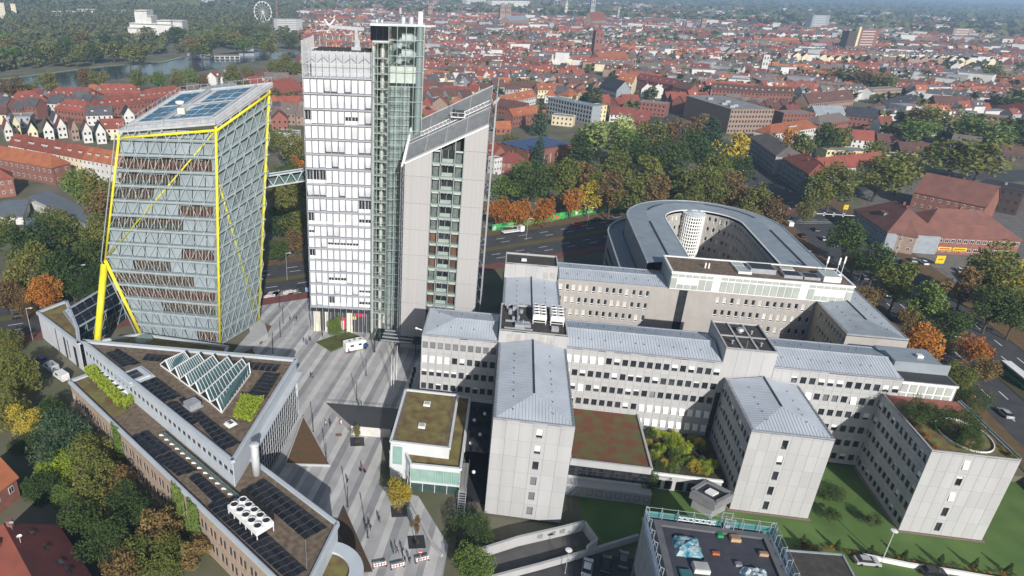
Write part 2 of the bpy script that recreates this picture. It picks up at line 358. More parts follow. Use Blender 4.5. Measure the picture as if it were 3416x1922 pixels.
def facade2(par,a,b,z0,rows,mat,shut=.45,colw=1.78,rowh=3.7,win=(.95,2.15,.75),skip=None,grp=1):
    a,b=Vector((*a[:2],0)),Vector((*b[:2],0)); L=(b-a).length; d=(b-a)/L; rz=math.atan2(d.y,d.x); nc=max(1,round(L/(colw*grp))); cw=L/nc; nrm=Vector((d.y,-d.x,0))
    for r in range(rows):
        for c in range(nc):
            p=a+d*(cw*c); z=z0+r*rowh; bl=skip and skip(c,r,nc); ww,wh,ws=win
            holes=() if bl else tuple((cw/grp*(k+.5)-ww/2,cw/grp*(k+.5)+ww/2,ws,ws+wh) for k in range(grp))
            put('wall_bay',panel_mesh(cw,rowh,holes,mat,.25,.004),par,(p.x,p.y,z),rz)
            for hh in holes:
                q=p+d*hh[0]-nrm*.16; put('window',white_win(ww,wh,RND.random()<shut),par,(q.x,q.y,z+ws),rz)
def coping(par,pts,z,w=.4,h=.25,mat=None,closed=False,name='coping'):
    b=MB(); n=len(pts)
    for i in range(n if closed else n-1): b.bar((*pts[i][:2],z),(*pts[(i+1)%n][:2],z),w,h)
    return part(name,b,mat or STEEL,par)
t=wing('beige rear building with white framed slit windows under the white penthouse',16.6,83.5,177.2,189.6,G0,21.7,'office_building')
W=66.9
core(t,0,W,0,12.4,G0,21.5)
facade2(t,(0,0),(32.2,0),-1.0,6,CONC2,skip=lambda c,r,n:c>=n-4)
facade2(t,(34.4,0),(W,0),-1.0,6,CONC2,skip=lambda c,r,n:c<4)
facade2(t,(0,12.4),(0,0),-1.0,6,CONC2)
b=MB(); b.box(0,32.2,-.1,0,21.2,21.75); b.box(34.4,W,-.1,0,21.2,21.75); part('cornice',b,CONC2,t)
b=MB()
for k in range(14):
    for j in range(2): b.box(32.3+j*1.05,32.3+j*1.05+.95,.25,.3,k*1.6-.8,k*1.6+.7)
part('stair_glazing',b,GLASS,t,kind='stuff')
seamroof(t,0,W,0,12.4,21.8,.9,'u',(0,0))
# penthouse
t=thing('penthouse','white framed flat roofed penthouse on top of the beige rear building','penthouse',UV(45.8,176.5),TH)
W,D_=45.5,12.2
b=MB(); b.box(.1,W-.1,.1,D_-.1,21.9,26.6); part('core',b,WHITE,t)
b=MB(); b.box(.4,W-.4,.4,D_-.4,26.6,26.72); part('roof',b,GRAVEL,t)
b=MB()
for x0,x1,y0,y1 in ((-.1,W+.1,-.1,.4),(-.1,W+.1,D_-.4,D_+.1),(-.1,.4,.4,D_-.4),(W-.4,W+.1,.4,D_-.4)): b.box(x0,x1,y0,y1,26.6,27.)
part('parapet',b,WHITE,t)
PGL=M('grey_green_panel',(.42,.45,.42),.35,(.36,.39,.36),.4,rnd=.08)
def pane2(w,h): return cached(('p2',round(w,2),round(h,2)),lambda:MB().box(0,w,-.06,.02,0,h).mesh('infill_panel',PGL))
n=25
for c in range(n):
    x=W/n*c+.12; w=W/n-.24
    if c in (6,18): continue
    put('infill_panel',pane2(w,.8),t,(x,.05,25.55))
    if 1<=c<=3 or 20<=c<=23: put('infill_panel',pane2(w,1.25),t,(x,.05,22.2)); continue
    put('infill_panel',pane2(w,3.0),t,(x,.05,22.2))
for c in range(7): put('infill_panel',pane2(1.4,3.6),t,(.05,D_-.3-c*1.7,22.3),-math.pi/2)
for x,y,w,d,h,mt in ((17.5,7.6,3,2.6,.5,WHITE),(21,4.2,6.4,4.6,1.3,STEEL),(17.6,3.,3.4,4.4,.6,WHITE),(30,7.4,3.2,2.2,.5,WHITE),(29,2.6,4.6,3.6,.8,STEEL),(34,2.6,4,3.4,.7,STEEL),(38.5,2,4.2,4.8,1.5,WHITE)):
    b=MB(); b.box(x,x+w,y,y+d,26.72,26.72+h); q=part('roof_unit',b,mt,t)
    b=MB(); b.box(x+.25,x+w-.25,y+.25,y+d-.25,26.72+h,26.74+h); part('skylight_glass',b,PGL if mt==WHITE else DARK,q)
for k in range(2):
    b=MB(); b.tube((9.6+k*.9,5.2,26.7),(9.6+k*.9,5.2,28.2),.22,8); part('flue',b,WHITE,t)
for x,y,h in ((41.5,9.2,4.6),(44.2,6.2,6.),(43.5,7.2,5.2)):
    b=MB(); b.tube((x,y,26.7),(x,y,26.7+h),.07,5); b.box(x-.18,x+.18,y-.12,y+.12,26.7+h-1.9,26.7+h); part('antenna_mast',b,WHITE,t)
b=MB(); b.lathe([(0,.0),(.4,.15),(.7,.55)],10,(43.4,4.6,27.4)); b.tube((43.4,4.6,26.7),(43.4,4.6,27.5),.06,5); part('satellite_dish',b,WHITE,t)
# horseshoe
HC=(67.2,231.5); RO,RI=25.2,12.6
t=thing('horseshoe_building','horseshoe shaped grey roofed office ring around a round glass stair tower','building',UV(*HC),TH)
def arc(r,a0,a1,n): return [(r*math.cos(a0+(a1-a0)*i/n),r*math.sin(a0+(a1-a0)*i/n)) for i in range(n+1)]
PI=math.pi; y0=-42.
outer=[(RO,y0)]+arc(RO,0,PI,20)+[(-RO,y0)]
inner=[(RI,y0)]+arc(RI,0,PI,20)+[(-RI,y0)]
b=MB()
for i in range(len(outer)-1):
    o0,o1,i0,i1=outer[i],outer[i+1],inner[i],inner[i+1]
    m0=((o0[0]+i0[0])/2,(o0[1]+i0[1])/2); m1=((o1[0]+i1[0])/2,(o1[1]+i1[1])/2)
    b.quad((*o0,24.),(*o1,24.),(*m1,24.9),(*m0,24.9)); b.quad((*m0,24.9),(*m1,24.9),(*i1,24.3),(*i0,24.3))
ZN2=M('zinc_roof_dark',(.3,.34,.37),.45,(.25,.285,.315),.3,metal=.1)
ro=part('roof',b,ZN2,t)
b=MB()
for sx in (-1,1): b.bar((sx*18.9,y0+4,25.),(sx*18.9,-6,25.),.5,.14)
part('roof_slot',b,DARK,ro)
b=MB(); pm=arc(18.9,.35,1.35,10)
for i in range(10): b.bar((*pm[i],25.),(*pm[i+1],25.),.5,.14)
pm=arc(18.9,2.2,2.75,6)
for i in range(6): b.bar((*pm[i],25.),(*pm[i+1],25.),.5,.14)
part('roof_slot',b,DARK,ro)
coping(t,inner,24.35,.35,.3,WHITE); coping(t,outer,24.05,.4,.35,STEEL)
seg=outer
for i in range(len(outer)-1):  # outer wall, mostly turned away
    b=MB() if i==0 else b
    a,c=outer[i],outer[i+1]; b.quad((*a,0),(*c,0),(*c,24),(*a,24))
part('outer_wall',b,M('ring_wall_grey',(.3,.31,.32),.7),t)
ins=list(reversed(inner))
def iwall(a,c,n): facade2(t,a,c,1.2,6,CONC2,shut=.25,colw=(Vector(c)-Vector(a)).length/n,win=(.92,2.1,.8))
iwall(ins[0],ins[1],20)
k=1
while k<len(ins)-2:
    iwall(ins[k],ins[k+2] if k+2<len(ins) else ins[k+1],2); k+=2
iwall(ins[-2],ins[-1],20)
# lower terrace ring on the outside left
lo=[(-RO-5.5,y0-6)]+[(p[0]*1.215,p[1]*1.1) for p in reversed(arc(RO,PI*.62,PI,9))]
li=[(-RO-.4,y0-6)]+[(p[0]*1.01,p[1]*1.01) for p in reversed(arc(RO,PI*.62,PI,9))]
b=MB()
for i in range(len(lo)-1):
    b.quad((*li[i],17.),(*lo[i],17.),(*lo[i+1],17.),(*li[i+1],17.)) ; b.quad((*lo[i+1],-1),(*lo[i],-1),(*lo[i],17.6),(*lo[i+1],17.6))
part('terrace_wall',b,M('ring_wall_grey',(0,0,0)),t)
coping(t,lo,17.7,.5,.3,STEEL)
b=MB()
for i in range(26):
    y=y0-5+i*1.7; b.box(-RO-5.6,-RO-5.5,y,y+.7,12.5,13.6); b.box(-RO-5.6,-RO-5.5,y,y+.7,8.8,9.9); b.box(-RO-5.6,-RO-5.5,y,y+.7,5.1,6.2)
part('terrace_windows',b,GLASS,t,kind='stuff')
# glass block stair tower in the courtyard
t=thing('stair_tower','round white gridded stair tower inside the horseshoe courtyard','tower',UV(66.4,242.6),TH)
b=MB(); b.lathe([(3.35,0),(3.35,23.4)],28); part('glass_drum',b,GLASS,t)
g=MB()
for k in range(20): g.lathe([(3.42,k*1.2),(3.75,k*1.2),(3.75,k*1.2+.42),(3.42,k*1.2+.42),(3.42,k*1.2)],28)
for k in range(28):
    a=k*2*PI/28; g.bar((3.56*math.cos(a),3.56*math.sin(a),0),(3.56*math.cos(a),3.56*math.sin(a),23.6),.3,.3)
part('white_grid',g,WHITE,t,kind='stuff')
b=MB(); b.lathe([(3.8,23.5),(3.8,23.9),(2,24.6),(0,24.9)],28)
q=part('glass_cap',b,M('cap_glass',(.5,.55,.56),.15),t)
g=MB()
for k in range(14):
    a=k*2*PI/14; g.bar((3.8*math.cos(a),3.8*math.sin(a),23.95),(.2*math.cos(a),.2*math.sin(a),24.95),.1,.1)
part('cap_ribs',g,WHITE,q,kind='stuff')
# right cross wing along the boulevard
t=wing('tan walled cross wing with zinc roof along the tree lined boulevard',83.5,97.2,158.5,177.2,G0,21.7)
core(t,0,13.7,0,30,G0,21.5); facade2(t,(0,18.7),(0,0),-1,6,TAN,shut=.15,win=(.9,1.9,.9),skip=lambda c,r,n:c<2); facade2(t,(0,0),(13.7,0),-1,6,CONC2,skip=lambda c,r,n:r>3); facade2(t,(13.7,0),(13.7,30),-1,6,CONC2)
seamroof(t,0,13.7,0,30,21.7,1.1,'v',(1,0),mat=ZN2)
t=wing('low link with grey flat roof beside the tan cross wing',84.5,98,152.4,158.5,G0,18)
core(t,0,13.5,0,6.1,G0,18); facade2(t,(0,6.1),(0,0),-1,5,TAN,shut=0); b=MB(); b.box(0,13.5,0,6.1,18,18.4); part('roof',b,ZN2,t)
b=MB(); b.box(4,11,1,5,18.4,18.46); part('roof_well',b,BITUM,t); coping(t,[(4,1),(11,1),(11,5),(4,5)],18.6,.3,.4,WHITE,True)
b=MB(); b.box(1.2,3.2,1.5,4.5,18.4,19.4); part('roof_unit',b,WHITE,t)
t=wing('grey clad corner block with white gridded bay above the roof garden',86.6,97.6,138.8,152.4,G0,21.7)
core(t,0,11,0,13.6,G0,21.2)
b=MB(); b.box(0,11,4.5,13.6,21.2,22.4); part('roof',b,ZN2,t); b=MB(); b.box(0.1,10.9,.1,4.5,G0,20.7); part('bay_core',b,WHITE,t)
b=MB(); b.box(.0,11.,4.2,4.5,20.7,23.6); b.box(0,5,4.5,9,22.4,23.6); part('plant_screen',b,ZN2,t)
for c in range(6):
    for r in range(2): put('infill_panel',pane2(1.3,1.9),t,(.45+c*1.72,.05,16.4+r*2.15))
coping(t,[(0,4.4),(0,0),(11,0),(11,4.4)],20.9,.35,.35,WHITE)
facade2(t,(11,0),(11,13.6),-1,6,CONC2)
b=MB(); b.box(7,8.2,9,10.,22.4,23); part('roof_unit',b,WHITE,t)
# ================================================= white slab tower with glass stair and lift shaft
GLC=glassmat('clear_glass',(.92,.95,.96)); GLG=glassmat('greenish_glass',(.9,.95,.94),.02,1.5)
FAB=M('silver_screen',(.74,.75,.77),.45,(.68,.69,.71),.3,metal=.12,rnd=.1)
TF=M('tower_frame',(.44,.46,.5),.45,(.38,.4,.44),.7,metal=.3)
A=Vector((-27.3,178.5,0)); B=Vector((-9.7,177.6,0)); TA=math.atan2(B.y-A.y,B.x-A.x)
t=thing('office_tower','tall white slab tower with silver screen panels and glass stair shaft','tower',A,TA)
TW,TD=17.6,16.; RZ=[8.4,12.2,15.7,19.5,23.1,26.6,30.0,33.5,37.4,41.4,45.2,49.4,53.4,57.3,61.2,65.1,69.0,73.0]; CW=TW/10
b=MB(); b.box(1.2,TW-.1,1.3,TD,0,72.8); part('core',b,M('tower_core',(.06,.06,.065),.8),t)
for i,z in enumerate(RZ):
    b=MB(); b.box(0,TW,0,TD,z-.28,z+.12) if i in (0,17) else b.box(.0,TW,-.02,1.3,z-.22,z+.1); part('floor_slab',b,TF,t)
# screens: flat, bulged, half raised, open
def screen(kind,h):
    def f():
        b=MB(); n=8; w=CW-.16
        z1=h-.12; z0={'half':h*.55,'most':h*.3}.get(kind,.14)
        dep={'flat':.05,'bulge':.55,'deep':.95,'half':.03,'most':.05}[kind]
        pr=[]
        for i in range(n+1):
            f_=i/n; z=z1+(z0-z1)*f_; y=.25+dep*(f_**2.4)
            pr.append((y,z))
        for i in range(n): b.quad((.08,pr[i+1][0],pr[i+1][1]),(.08+w,pr[i+1][0],pr[i+1][1]),(.08+w,pr[i][0],pr[i][1]),(.08,pr[i][0],pr[i][1]))
        return b.mesh('screen_panel',FAB,True)
    return cached(('scr',kind,round(h,1)),f)
OPEN={(0,14):'open',(6,14):'half',(7,14):'half',(0,10):'open',(1,10):'open',(2,10):'open',(8,8):'open',(9,8):'open',(0,7):'open',(1,7):'most',(2,7):'most',(4,7):'most',(5,7):'most',(8,7):'half',(9,7):'half',(0,6):'half',(3,5):'half',(4,5):'half',(5,5):'half',(6,5):'half',(7,5):'half',(0,4):'open',(8,3):'most',(9,3):'most',(3,2):'half',(4,2):'half',(5,2):'half',(8,1):'half',(9,1):'half',(3,0):'open',(4,0):'most',(5,0):'most',(8,0):'half',(9,0):'half'}
DEEP={(3,16),(4,16),(6,16),(9,15),(9,14),(3,12),(9,12),(8,12),(4,12),(5,12),(4,11),(9,11),(0,9),(1,9),(2,9),(5,9),(8,9),(9,9)}
def inner_win(h):
    def f():
        b=MB(); b.cur=0; b.quad((.1,1.02,.9),(CW-.1,1.02,.9),(CW-.1,1.02,h-.3),(.1,1.02,h-.3)); b.cur=1
        b.box(0,CW,.98,1.2,0,.9); b.box(.0,.1,.95,1.1,.9,h-.3); b.box(CW*.5-.04,CW*.5+.04,.95,1.1,.9,h-.3)
        return b.mesh('inner_window',[GLASS,WHITE])
    return cached(('iw',round(h,1)),f)
for r in range(17):
    h=RZ[r+1]-RZ[r]-.3
    for c in range(10):
        k=OPEN.get((c,r)); x=c*CW; z=RZ[r]+.1
        if k in('open','half','most'): put('inner_window',inner_win(h),t,(x,0,z))
        if k=='open': continue
        kk=k or ('deep' if (c,r) in DEEP else ('bulge' if RND.random()<.28 else 'flat'))
        put('screen_panel',screen(kk,h),t,(x,.25,z))
# outer grid of posts and rails
b=MB()
for c in range(11): b.box(c*CW-.05,c*CW+.05,-.22,-.1,3.,73 if c else 81.8)
part('mullion_grid',b,TF,t,kind='stuff')
b=MB()
for z in RZ:
    b.box(0,TW,-.3,-.18,z-.12,z+.12)
part('transom_rails',b,TF,t,kind='stuff')
b=MB()
for c in range(9): b.box(-.1,.0,c*2-.06,c*2+.06,0,81.8)
for z in RZ: b.box(-.12,.02,0,TD,z-.1,z+.1)
part('side_grid',b,TF,t,kind='stuff')
# open crown
b=MB(); wt=M('crown_steel',(.62,.64,.66),.45,metal=.3)
for c in range(11):
    b.bar((c*CW,-.05,73),(c*CW,-.05,81.8 if c in(0,) else 79.6),.14,.14); b.bar((c*CW,TD,73),(c*CW,TD,81.8),.14,.14)
for k in range(17): b.bar((-.05,k*TD/16,73),(-.05,k*TD/16,81.8),.1,.26)
for z in (74.2,76.4): b.bar((0,-.05,z),(TW,-.05,z),.08,.1)
b.bar((-.05,0,76.),(-.05,TD,76.),.1,.12); b.bar((0,TD,77.5),(TW,TD,77.5),.1,.3)
for c in range(5): b.bar((c*CW*2+.4,-.05,77.6),(c*CW*2+CW,1.2,78.2),.12,.12); b.bar((c*CW*2+CW,1.2,78.2),(c*CW*2+CW*2-.3,-.05,77.7),.12,.12)
part('crown_frame',b,wt,t,kind='stuff')
b=MB(); b.box(1.9,TW-.2,2.2,TD-2,73,79.2); q=part('plant_room',b,M('light_panel',(.44,.45,.47),.6,(.4,.41,.43),.2),t)
b=MB(); b.box(2.1,TW-.5,2.4,TD-2.2,79.2,79.25); part('plant_roof',b,BITUM,q)
b=MB()
for x in range(2,17,2): b.box(x+.5,x+.56,2.16,2.2,73.2,79.1)
for z in (75.2,77.2): b.box(1.9,TW-.2,2.17,2.2,z,z+.06)
part('panel_joints',b,TF,q,kind='stuff')
# roof crane
t2=thing('roof_crane','grey cradle crane standing on the roof of the white slab tower','crane',A+Vector((13.2,6.5,79.25)),TA)
b=MB(); b.box(-1.2,1.2,-1,1,0,.8); part('base',b,STEEL,t2)
b=MB(); b.box(-.4,.4,-.4,.4,.8,4.8); b.box(-.2,.9,-.5,.5,.8,2.6); part('mast',b,STEEL,t2)
b=MB(); b.bar((2.,0,5.1),(-7.,0,5.5),.8,.8); part('jib',b,STEEL,t2)
b=MB(); b.bar((-7.,0,5.7),(-8.2,0,7.2),.3,.3); b.bar((-7.,0,5.7),(-5.6,.4,7.3),.3,.3); part('jib_fork',b,WHITE,t2)
# ground floor
b=MB()
for c in range(16): b.box(c*TW/15-.07,c*TW/15+.07,-.05,.1,0,8.2)
part('shopfront_mullions',b,TF,t,kind='stuff')
b=MB(); b.box(0,TW,-.08,.05,6.9,7.9); part('fascia',b,GLASS,t)
for x0,x1 in ((.6,2.6),(4,4.9),(10.3,12.2)):
    b=MB(); b.box(x0,x1,.6,.9,0,6.9); part('curtain',b,M('cream_curtain',(.72,.68,.55),.9),t)
for x0,x1,y,z0,z1,c in ((7.6,10.2,1.2,1,4.6,(.6,.03,.06)),(12.4,16,1.25,5.2,6.6,(.6,.03,.06)),(11.6,13.2,1.1,4.2,5.2,(.7,.6,.05)),(8.8,9.6,1.1,.6,3.6,(.75,.7,.65))):
    b=MB(); b.box(x0,x1,y,y+.05,z0,z1); part('window_display',b,M('poster_%d'%int(x0*10),c,.6),t)
# glass stair at the corner
S=thing('glass_stair','open glass corner stair with dark landings on the white slab tower','stair tower',Vector((-9.6,177.0,0)),math.atan2(-.5,4))
SW,SD=4.1,9.5
b=MB(); b.box(1.7,2.5,2.6,6.2,0,81); part('stair_spine',b,M('pale_spine',(.72,.73,.66),.8),S)
b=MB(); b.box(.1,.5,.3,SD,0,81); b.box(.5,SW-.3,SD-.6,SD,0,81); part('back_wall',b,M('stair_back',(.5,.53,.48),.8),S)
lz=[7.5+3.72*i for i in range(20)]
for z in lz:
    b=MB(); b.box(.5,SW-.25,.5,2.6,z-.2,z); part('landing',b,M('landing_grey',(.46,.49,.46),.7),S)
    b=MB(); b.bar((3.1,2.6,z),(3.1,6.4,z+1.8),1.0,.2); b.bar((1.,6.4,z+1.9),(1.,2.6,z+3.6),1.,.2); part('stair_flight',b,M('flight',(.16,.17,.17),.8),S)
    b=MB(); b.bar((.5,.45,z+1.05),(SW-.25,.45,z+1.05),.05,.05); b.bar((.5,.45,z+.55),(SW-.25,.45,z+.55),.04,.04); part('handrail',b,DARK,S)
b=MB()
for x in (0,SW/3,SW*2/3,SW): b.bar((x,0,0),(x,0,82),.13,.13)
for y in (SD/4,SD/2,SD*3/4): b.bar((SW,y,0),(SW,y,82),.1,.1)
for z in lz: b.bar((0,0,z-1.9),(SW,0,z-1.9),.09,.12); b.bar((SW,0,z-1.9),(SW,SD,z-1.9),.09,.12)
b.bar((0,0,81.9),(SW,0,81.9),.3,.3)
part('glazing_frame',b,M('green_frame',(.36,.42,.4),.45,metal=.2),S,kind='stuff')
for z in lz: put('glass_pane',cached('stp',lambda:MB().quad((0,0,0),(SW,0,0),(SW,0,3.6),(0,0,3.6)).mesh('glass_pane',GLC)),S,(0,-.02,z-1.8)); put('glass_pane',cached('stp2',lambda:MB().quad((0,0,0),(0,SD,0),(0,SD,3.6),(0,0,3.6)).mesh('glass_pane',GLG)),S,(SW+.02,0,z-1.8))
b=MB(); b.box(0,SW,0,SD,81.9,82.2); part('roof',b,M('pale_roof',(.7,.71,.73),.5),S)
# lift shaft
S=thing('lift_shaft','glazed lift shaft with ventilation ducts and dark cabin on top','lift shaft',Vector((-5.6,178.6,0)),0)
LW,LD=8.8,10.
b=MB(); b.box(.5,5.6,3.,LD,0,72); b.box(.3,LW-.3,LD-.4,LD,0,85); part('back_wall',b,M('shaft_dark',(.16,.185,.18),.6,(.3,.34,.33),.6),S)
b=MB(); b.box(.2,LW-1.9,1.,LD-.5,72.,76.); part('machine_room',b,M('cream_panel',(.66,.67,.62),.7),S)
b=MB(); b.lathe([(.85,40),(.85,85.6)],14,(LW-1.1,1.2,0)); b.lathe([(.87,60),(.9,60.1),(.9,60.3),(.87,60.4)],14,(LW-1.1,1.2,0)); part('duct_pipe',b,M('duct_green',(.4,.45,.455),.3,(.34,.39,.395),.2,metal=.4),S,True)
for z in (77.2,80.9):
    b=MB(); b.tube((3.2,2,z+1.7),(5.6,2,z+1.7),1.3,12); b.tube((5.6,2,z+1.7),(7,2,z+1.7),1.3,12,.5); b.tube((2.4,2,z-.4),(3.4,2,z+1.7),.8,10); part('air_handler',b,M('pale_duct',(.56,.6,.59),.4,metal=.3),S)
GF=M('green_frame',(0,0,0))
b=MB()
for x in (0,2.1,4.3,6.4,LW): b.bar((x,0,0),(x,0,85.6),.13,.13)
for k in range(21): z=8+3.72*k; b.bar((0,0,z),(LW,0,z),.1,.16); b.bar((LW,0,z),(LW,LD,z),.1,.16)
for k in range(5): b.bar((LW,k*2.5,40),(LW,k*2.5,85.6),.1,.1)
for x in (3.3,3.6,5.2): b.bar((x,1.5,0),(x,1.5,72),.08,.08)
part('glazing_frame',b,GF,S,kind='stuff')
b=MB()
for k in range(17): 
    z=9+3.72*k; b.bar((.4,2.4,z),(5.6,2.4,z),.1,.3); b.bar((1,2.2,z+1.2),(5.,2.2,z+1.2),.06,.08)
part('lift_guides',b,STEEL,S,kind='stuff')
for k in range(21): put('glass_pane',cached('lfp',lambda:MB().quad((0,0,0),(LW,0,0),(LW,0,3.6),(0,0,3.6)).mesh('glass_pane',GLG)),S,(0,-.02,8+3.72*k))
b=MB(); b.box(-4.7,LW,.2,LD,85.6,86.1); part('roof',b,M('pale_roof',(0,0,0)),S)
for k in range(3): put('cabin_pane',cached('cab',lambda:MB().box(.03,1.5,0,.1,0,3.2).mesh('cabin_pane',M('black_glass',(.008,.01,.014),.04))),S,(-4.6+k*1.56,.3,82.3))
b=MB(); b.box(-4.6,0,.5,LD,82.2,85.6); part('cabin',b,DARK,S)
for x,y,r,h in ((-3.2,4,.35,.7),(-1.9,4,.4,.7),(3.4,4,.7,1.4),(5.4,4,.7,1.4)):
    b=MB(); b.lathe([(r,0),(r,h),(r*.8,h*1.15),(0,h*1.2)],12,(x,y,86.1)); part('roof_cowl',b,STEEL,S,True)
b=MB(); b.tube((LW-1.1,3,86.1),(LW-1.1,3,89.),.65,12); part('exhaust_stack',b,WHITE,S)
# ================================================= slanted roof tower
T=thing('slant_tower','beige tower with steep slanted louvre roof and glazed central slot','tower',UV(-25.9,168.4),TH)
w=20.4; dp=14.; zl,zr=53.8,64.4
def zt(x,y): return zl+(zr-zl)*x/w+.52*y
WALLM=M('ribbed_beige_panel',(.41,.398,.395),.8,(.38,.37,.366),.3,rnd=.03,stretch=(9,9,.02))
b=MB(); b.prism([(.3,3.2,zt(.3,3.2)-.4),(w-.3,3.2,zt(w-.3,3.2)-.4),(w-.3,dp,zt(w-.3,dp)-.4),(.3,dp,zt(.3,dp)-.4)],0,0); part('core',b,M('slant_core',(.07,.075,.075),.7),T)
FH=3.6; x1,x2=6.9,14.9
for x0,xe,nm in ((0,x1,5),(x2,w,4)):
    z=0; 
    while z<zt(x0,0):
        cwid=(xe-x0)
        za,zb=min(z+FH*2,zt(x0,0)),min(z+FH*2,zt(xe,0))
        b=MB(); g=.03; b.poly([(x0,0,z+g),(xe,0,z+g),(xe,0,zb-g),(x0,0,za-g)])
        b.quad((x0,0,z+g),(x0,0,za-g),(x0,3.2,za-g),(x0,3.2,z+g)); b.quad((xe,0,zb-g),(xe,0,z+g),(xe,3.2,z+g),(xe,3.2,zb-g)); b.quad((x0,0,z+g),(x0,3.2,z+g),(xe,3.2,z+g),(xe,0,z+g)); b.poly([(xe,0,zb-g),(xe,3.2,zb-g),(x0,3.2,za-g),(x0,0,za-g)])
        part('wall_panel',b,WALLM,T)
        r=MB()
        for k in range(1,int(cwid/.35)): 
            xx=x0+k*.35; ztp=za+(zb-za)*(xx-x0)/cwid-g; r.box(xx-.02,xx+.02,-.03,.0,z+g,ztp)
        part('panel_ribs',r,WALLM,T,kind='stuff'); z+=FH*2
        if zb-za>.01 or za<z: break
    if zt(x0,0)<zt(xe,0)-.1:  # wedge above last course on the high side
        pass
# slot: floors, glazing, orange rooms
SL=M('slot_green',(.3,.36,.33),.5,(.26,.31,.29),.4)
RUST=M('rust_curtain',(.2,.085,.05),.8,(.12,.06,.04),.5,rnd=.4)
nf=int(61/FH)
for k in range(nf):
    z=k*FH
    if z+FH>zt(x1,0)+5.: break
    b=MB(); b.box(x1,x2,.25,3.2,z-.22,z+.22); part('floor_band',b,SL,T)
    for xx in (x1+.25,x2-2.05):
        b=MB(); b.box(xx,xx+1.8,1.6,1.65,z+.25,z+FH-.5); part('curtain',b,RUST if k<11 and k%4!=2 else M('grey_room',(.12,.125,.125),.6,(.22,.23,.22),.8),T)
        put('blind_box',cached('bbx',lambda:MB().box(0,1.8,0,.2,0,.4).mesh('blind_box',M('cream_panel',(0,0,0)))),T,(xx,.35,z+FH-.62))
        put('glass_pane',cached('slp',lambda:MB().quad((0,0,0),(1.9,0,0),(1.9,0,FH-.5),(0,0,FH-.5)).mesh('glass_pane',GLG)),T,(xx-.05,.26,z+.24))
    b=MB(); b.box(x1+2.4,x2-2.4,-.7,.25,z-.12,z+.12); b.box(x1+2.4,x2-2.4,-.72,-.66,z+.12,z+.3); 
    for q in range(4): b.box(x1+2.6+q*.9,x1+2.7+q*.9,-.75,-.6,z-.35,z+.12)
    part('balcony',b,M('balcony_steel',(.45,.48,.47),.5,metal=.3),T)
    b=MB(); b.box(x1+2.4,x2-2.4,1.2,1.3,z+.22,z+1.2); b.box(x1+2.45,x1+2.55,.9,1.3,z+1.2,z+FH-.22); b.box((x1+x2)/2-.05,(x1+x2)/2+.05,.9,1.3,z+1.2,z+FH-.22); b.box(x2-2.55,x2-2.45,.9,1.3,z+1.2,z+FH-.22); part('spandrel',b,SL,T)
    b=MB(); b.quad((x1+2.5,1.1,z+1.2),(x2-2.5,1.1,z+1.2),(x2-2.5,1.1,z+FH-.22),(x1+2.5,1.1,z+FH-.22)); part('glass_pane',b,GLASS,T)
for xx in (x1,x1+2.2,x2-2.2,x2):
    b=MB(); b.box(xx-.1,xx+.1,.0,.3,0,zt(xx,0)-.2); part('mullion',b,M('green_frame',(0,0,0)),T)
# roof: louvre grate in slanted plane
def rp(x,y,o=0): return (x,y,zt(x,y)+o)
b=MB(); b.poly([rp(0,0,-.1),rp(w,0,-.1),rp(w,dp,-.1),rp(0,dp,-.1)]); ro=part('roof',b,M('roof_pan',(.2,.21,.22),.7),T)
ln=M('louvre_grey',(.5,.52,.54),.5,metal=.25)
for k in range(30):
    y=.3+k*(dp-.4)/30
    if 12<=k<=14: continue
    b=MB(); b.bar(rp(.1,y,.25),rp(w-.1,y,.25),.34,.05); part('louvre',b,ln,ro)
b=MB()
for x in (0.1,5,10,15,w-.1): b.bar(rp(x,0,.1),rp(x,dp,.1),.16,.25)
for y in (.0,6.,7.2,dp): b.bar(rp(0,y,.2),rp(w,y,.2),.2,.25)
part('roof_rails',b,STEEL,ro)
b=MB(); b.bar(rp(0,-.1,-.15),rp(w,-.1,-.15),.3,.35); part('roof_edge',b,WHITE,ro)
b=MB()  # left eave brackets
for k in range(20): y=k*dp/20; b.bar(rp(0,y,.3),(-.9,y,zt(0,y)-1.2),.12,.3)
part('eave_louvres',b,WHITE,ro,kind='stuff')
# maintenance gantry on the roof
q=thing('maintenance_gantry','white truss gantry with cradle on the slanted tower roof','gantry',UV(-25.9,168.4),TH)
b=MB(); o=1.1
for off in (.0,1.1): b.bar(rp(3,6.6,.5+off),rp(w-.4,6.6,.5+off),.12,.12)
for k in range(18): x=3+k*(w-3.6)/18; b.bar(rp(x,6.6,.5),rp(x+(w-3.6)/18,6.6,1.6),.06,.06); b.bar(rp(x,6.6,1.6),rp(x,6.6,.5),.06,.06)
part('truss',b,WHITE,q)
b=MB(); b.box(10.6,14.2,5.2,7.6,zt(12,6)+1.6,zt(12,6)+1.75)
for x in (10.6,12.4,14.1):
    for y in (5.2,7.5): b.box(x,x+.08,y,y+.08,zt(12,6)+1.7,zt(12,6)+2.8)
for y in (5.2,7.5): b.box(10.6,14.2,y,y+.08,zt(12,6)+2.75,zt(12,6)+2.83)
part('platform',b,WHITE,q)
b=MB(); b.box(11.8,13.8,5.8,7.,zt(12,6)+1.75,zt(12,6)+3.2); b.tube((11.3,6.4,zt(12,6)+1.7),(11.3,6.4,zt(12,6)+3.4),.3,8); part('winch',b,DARK,q)
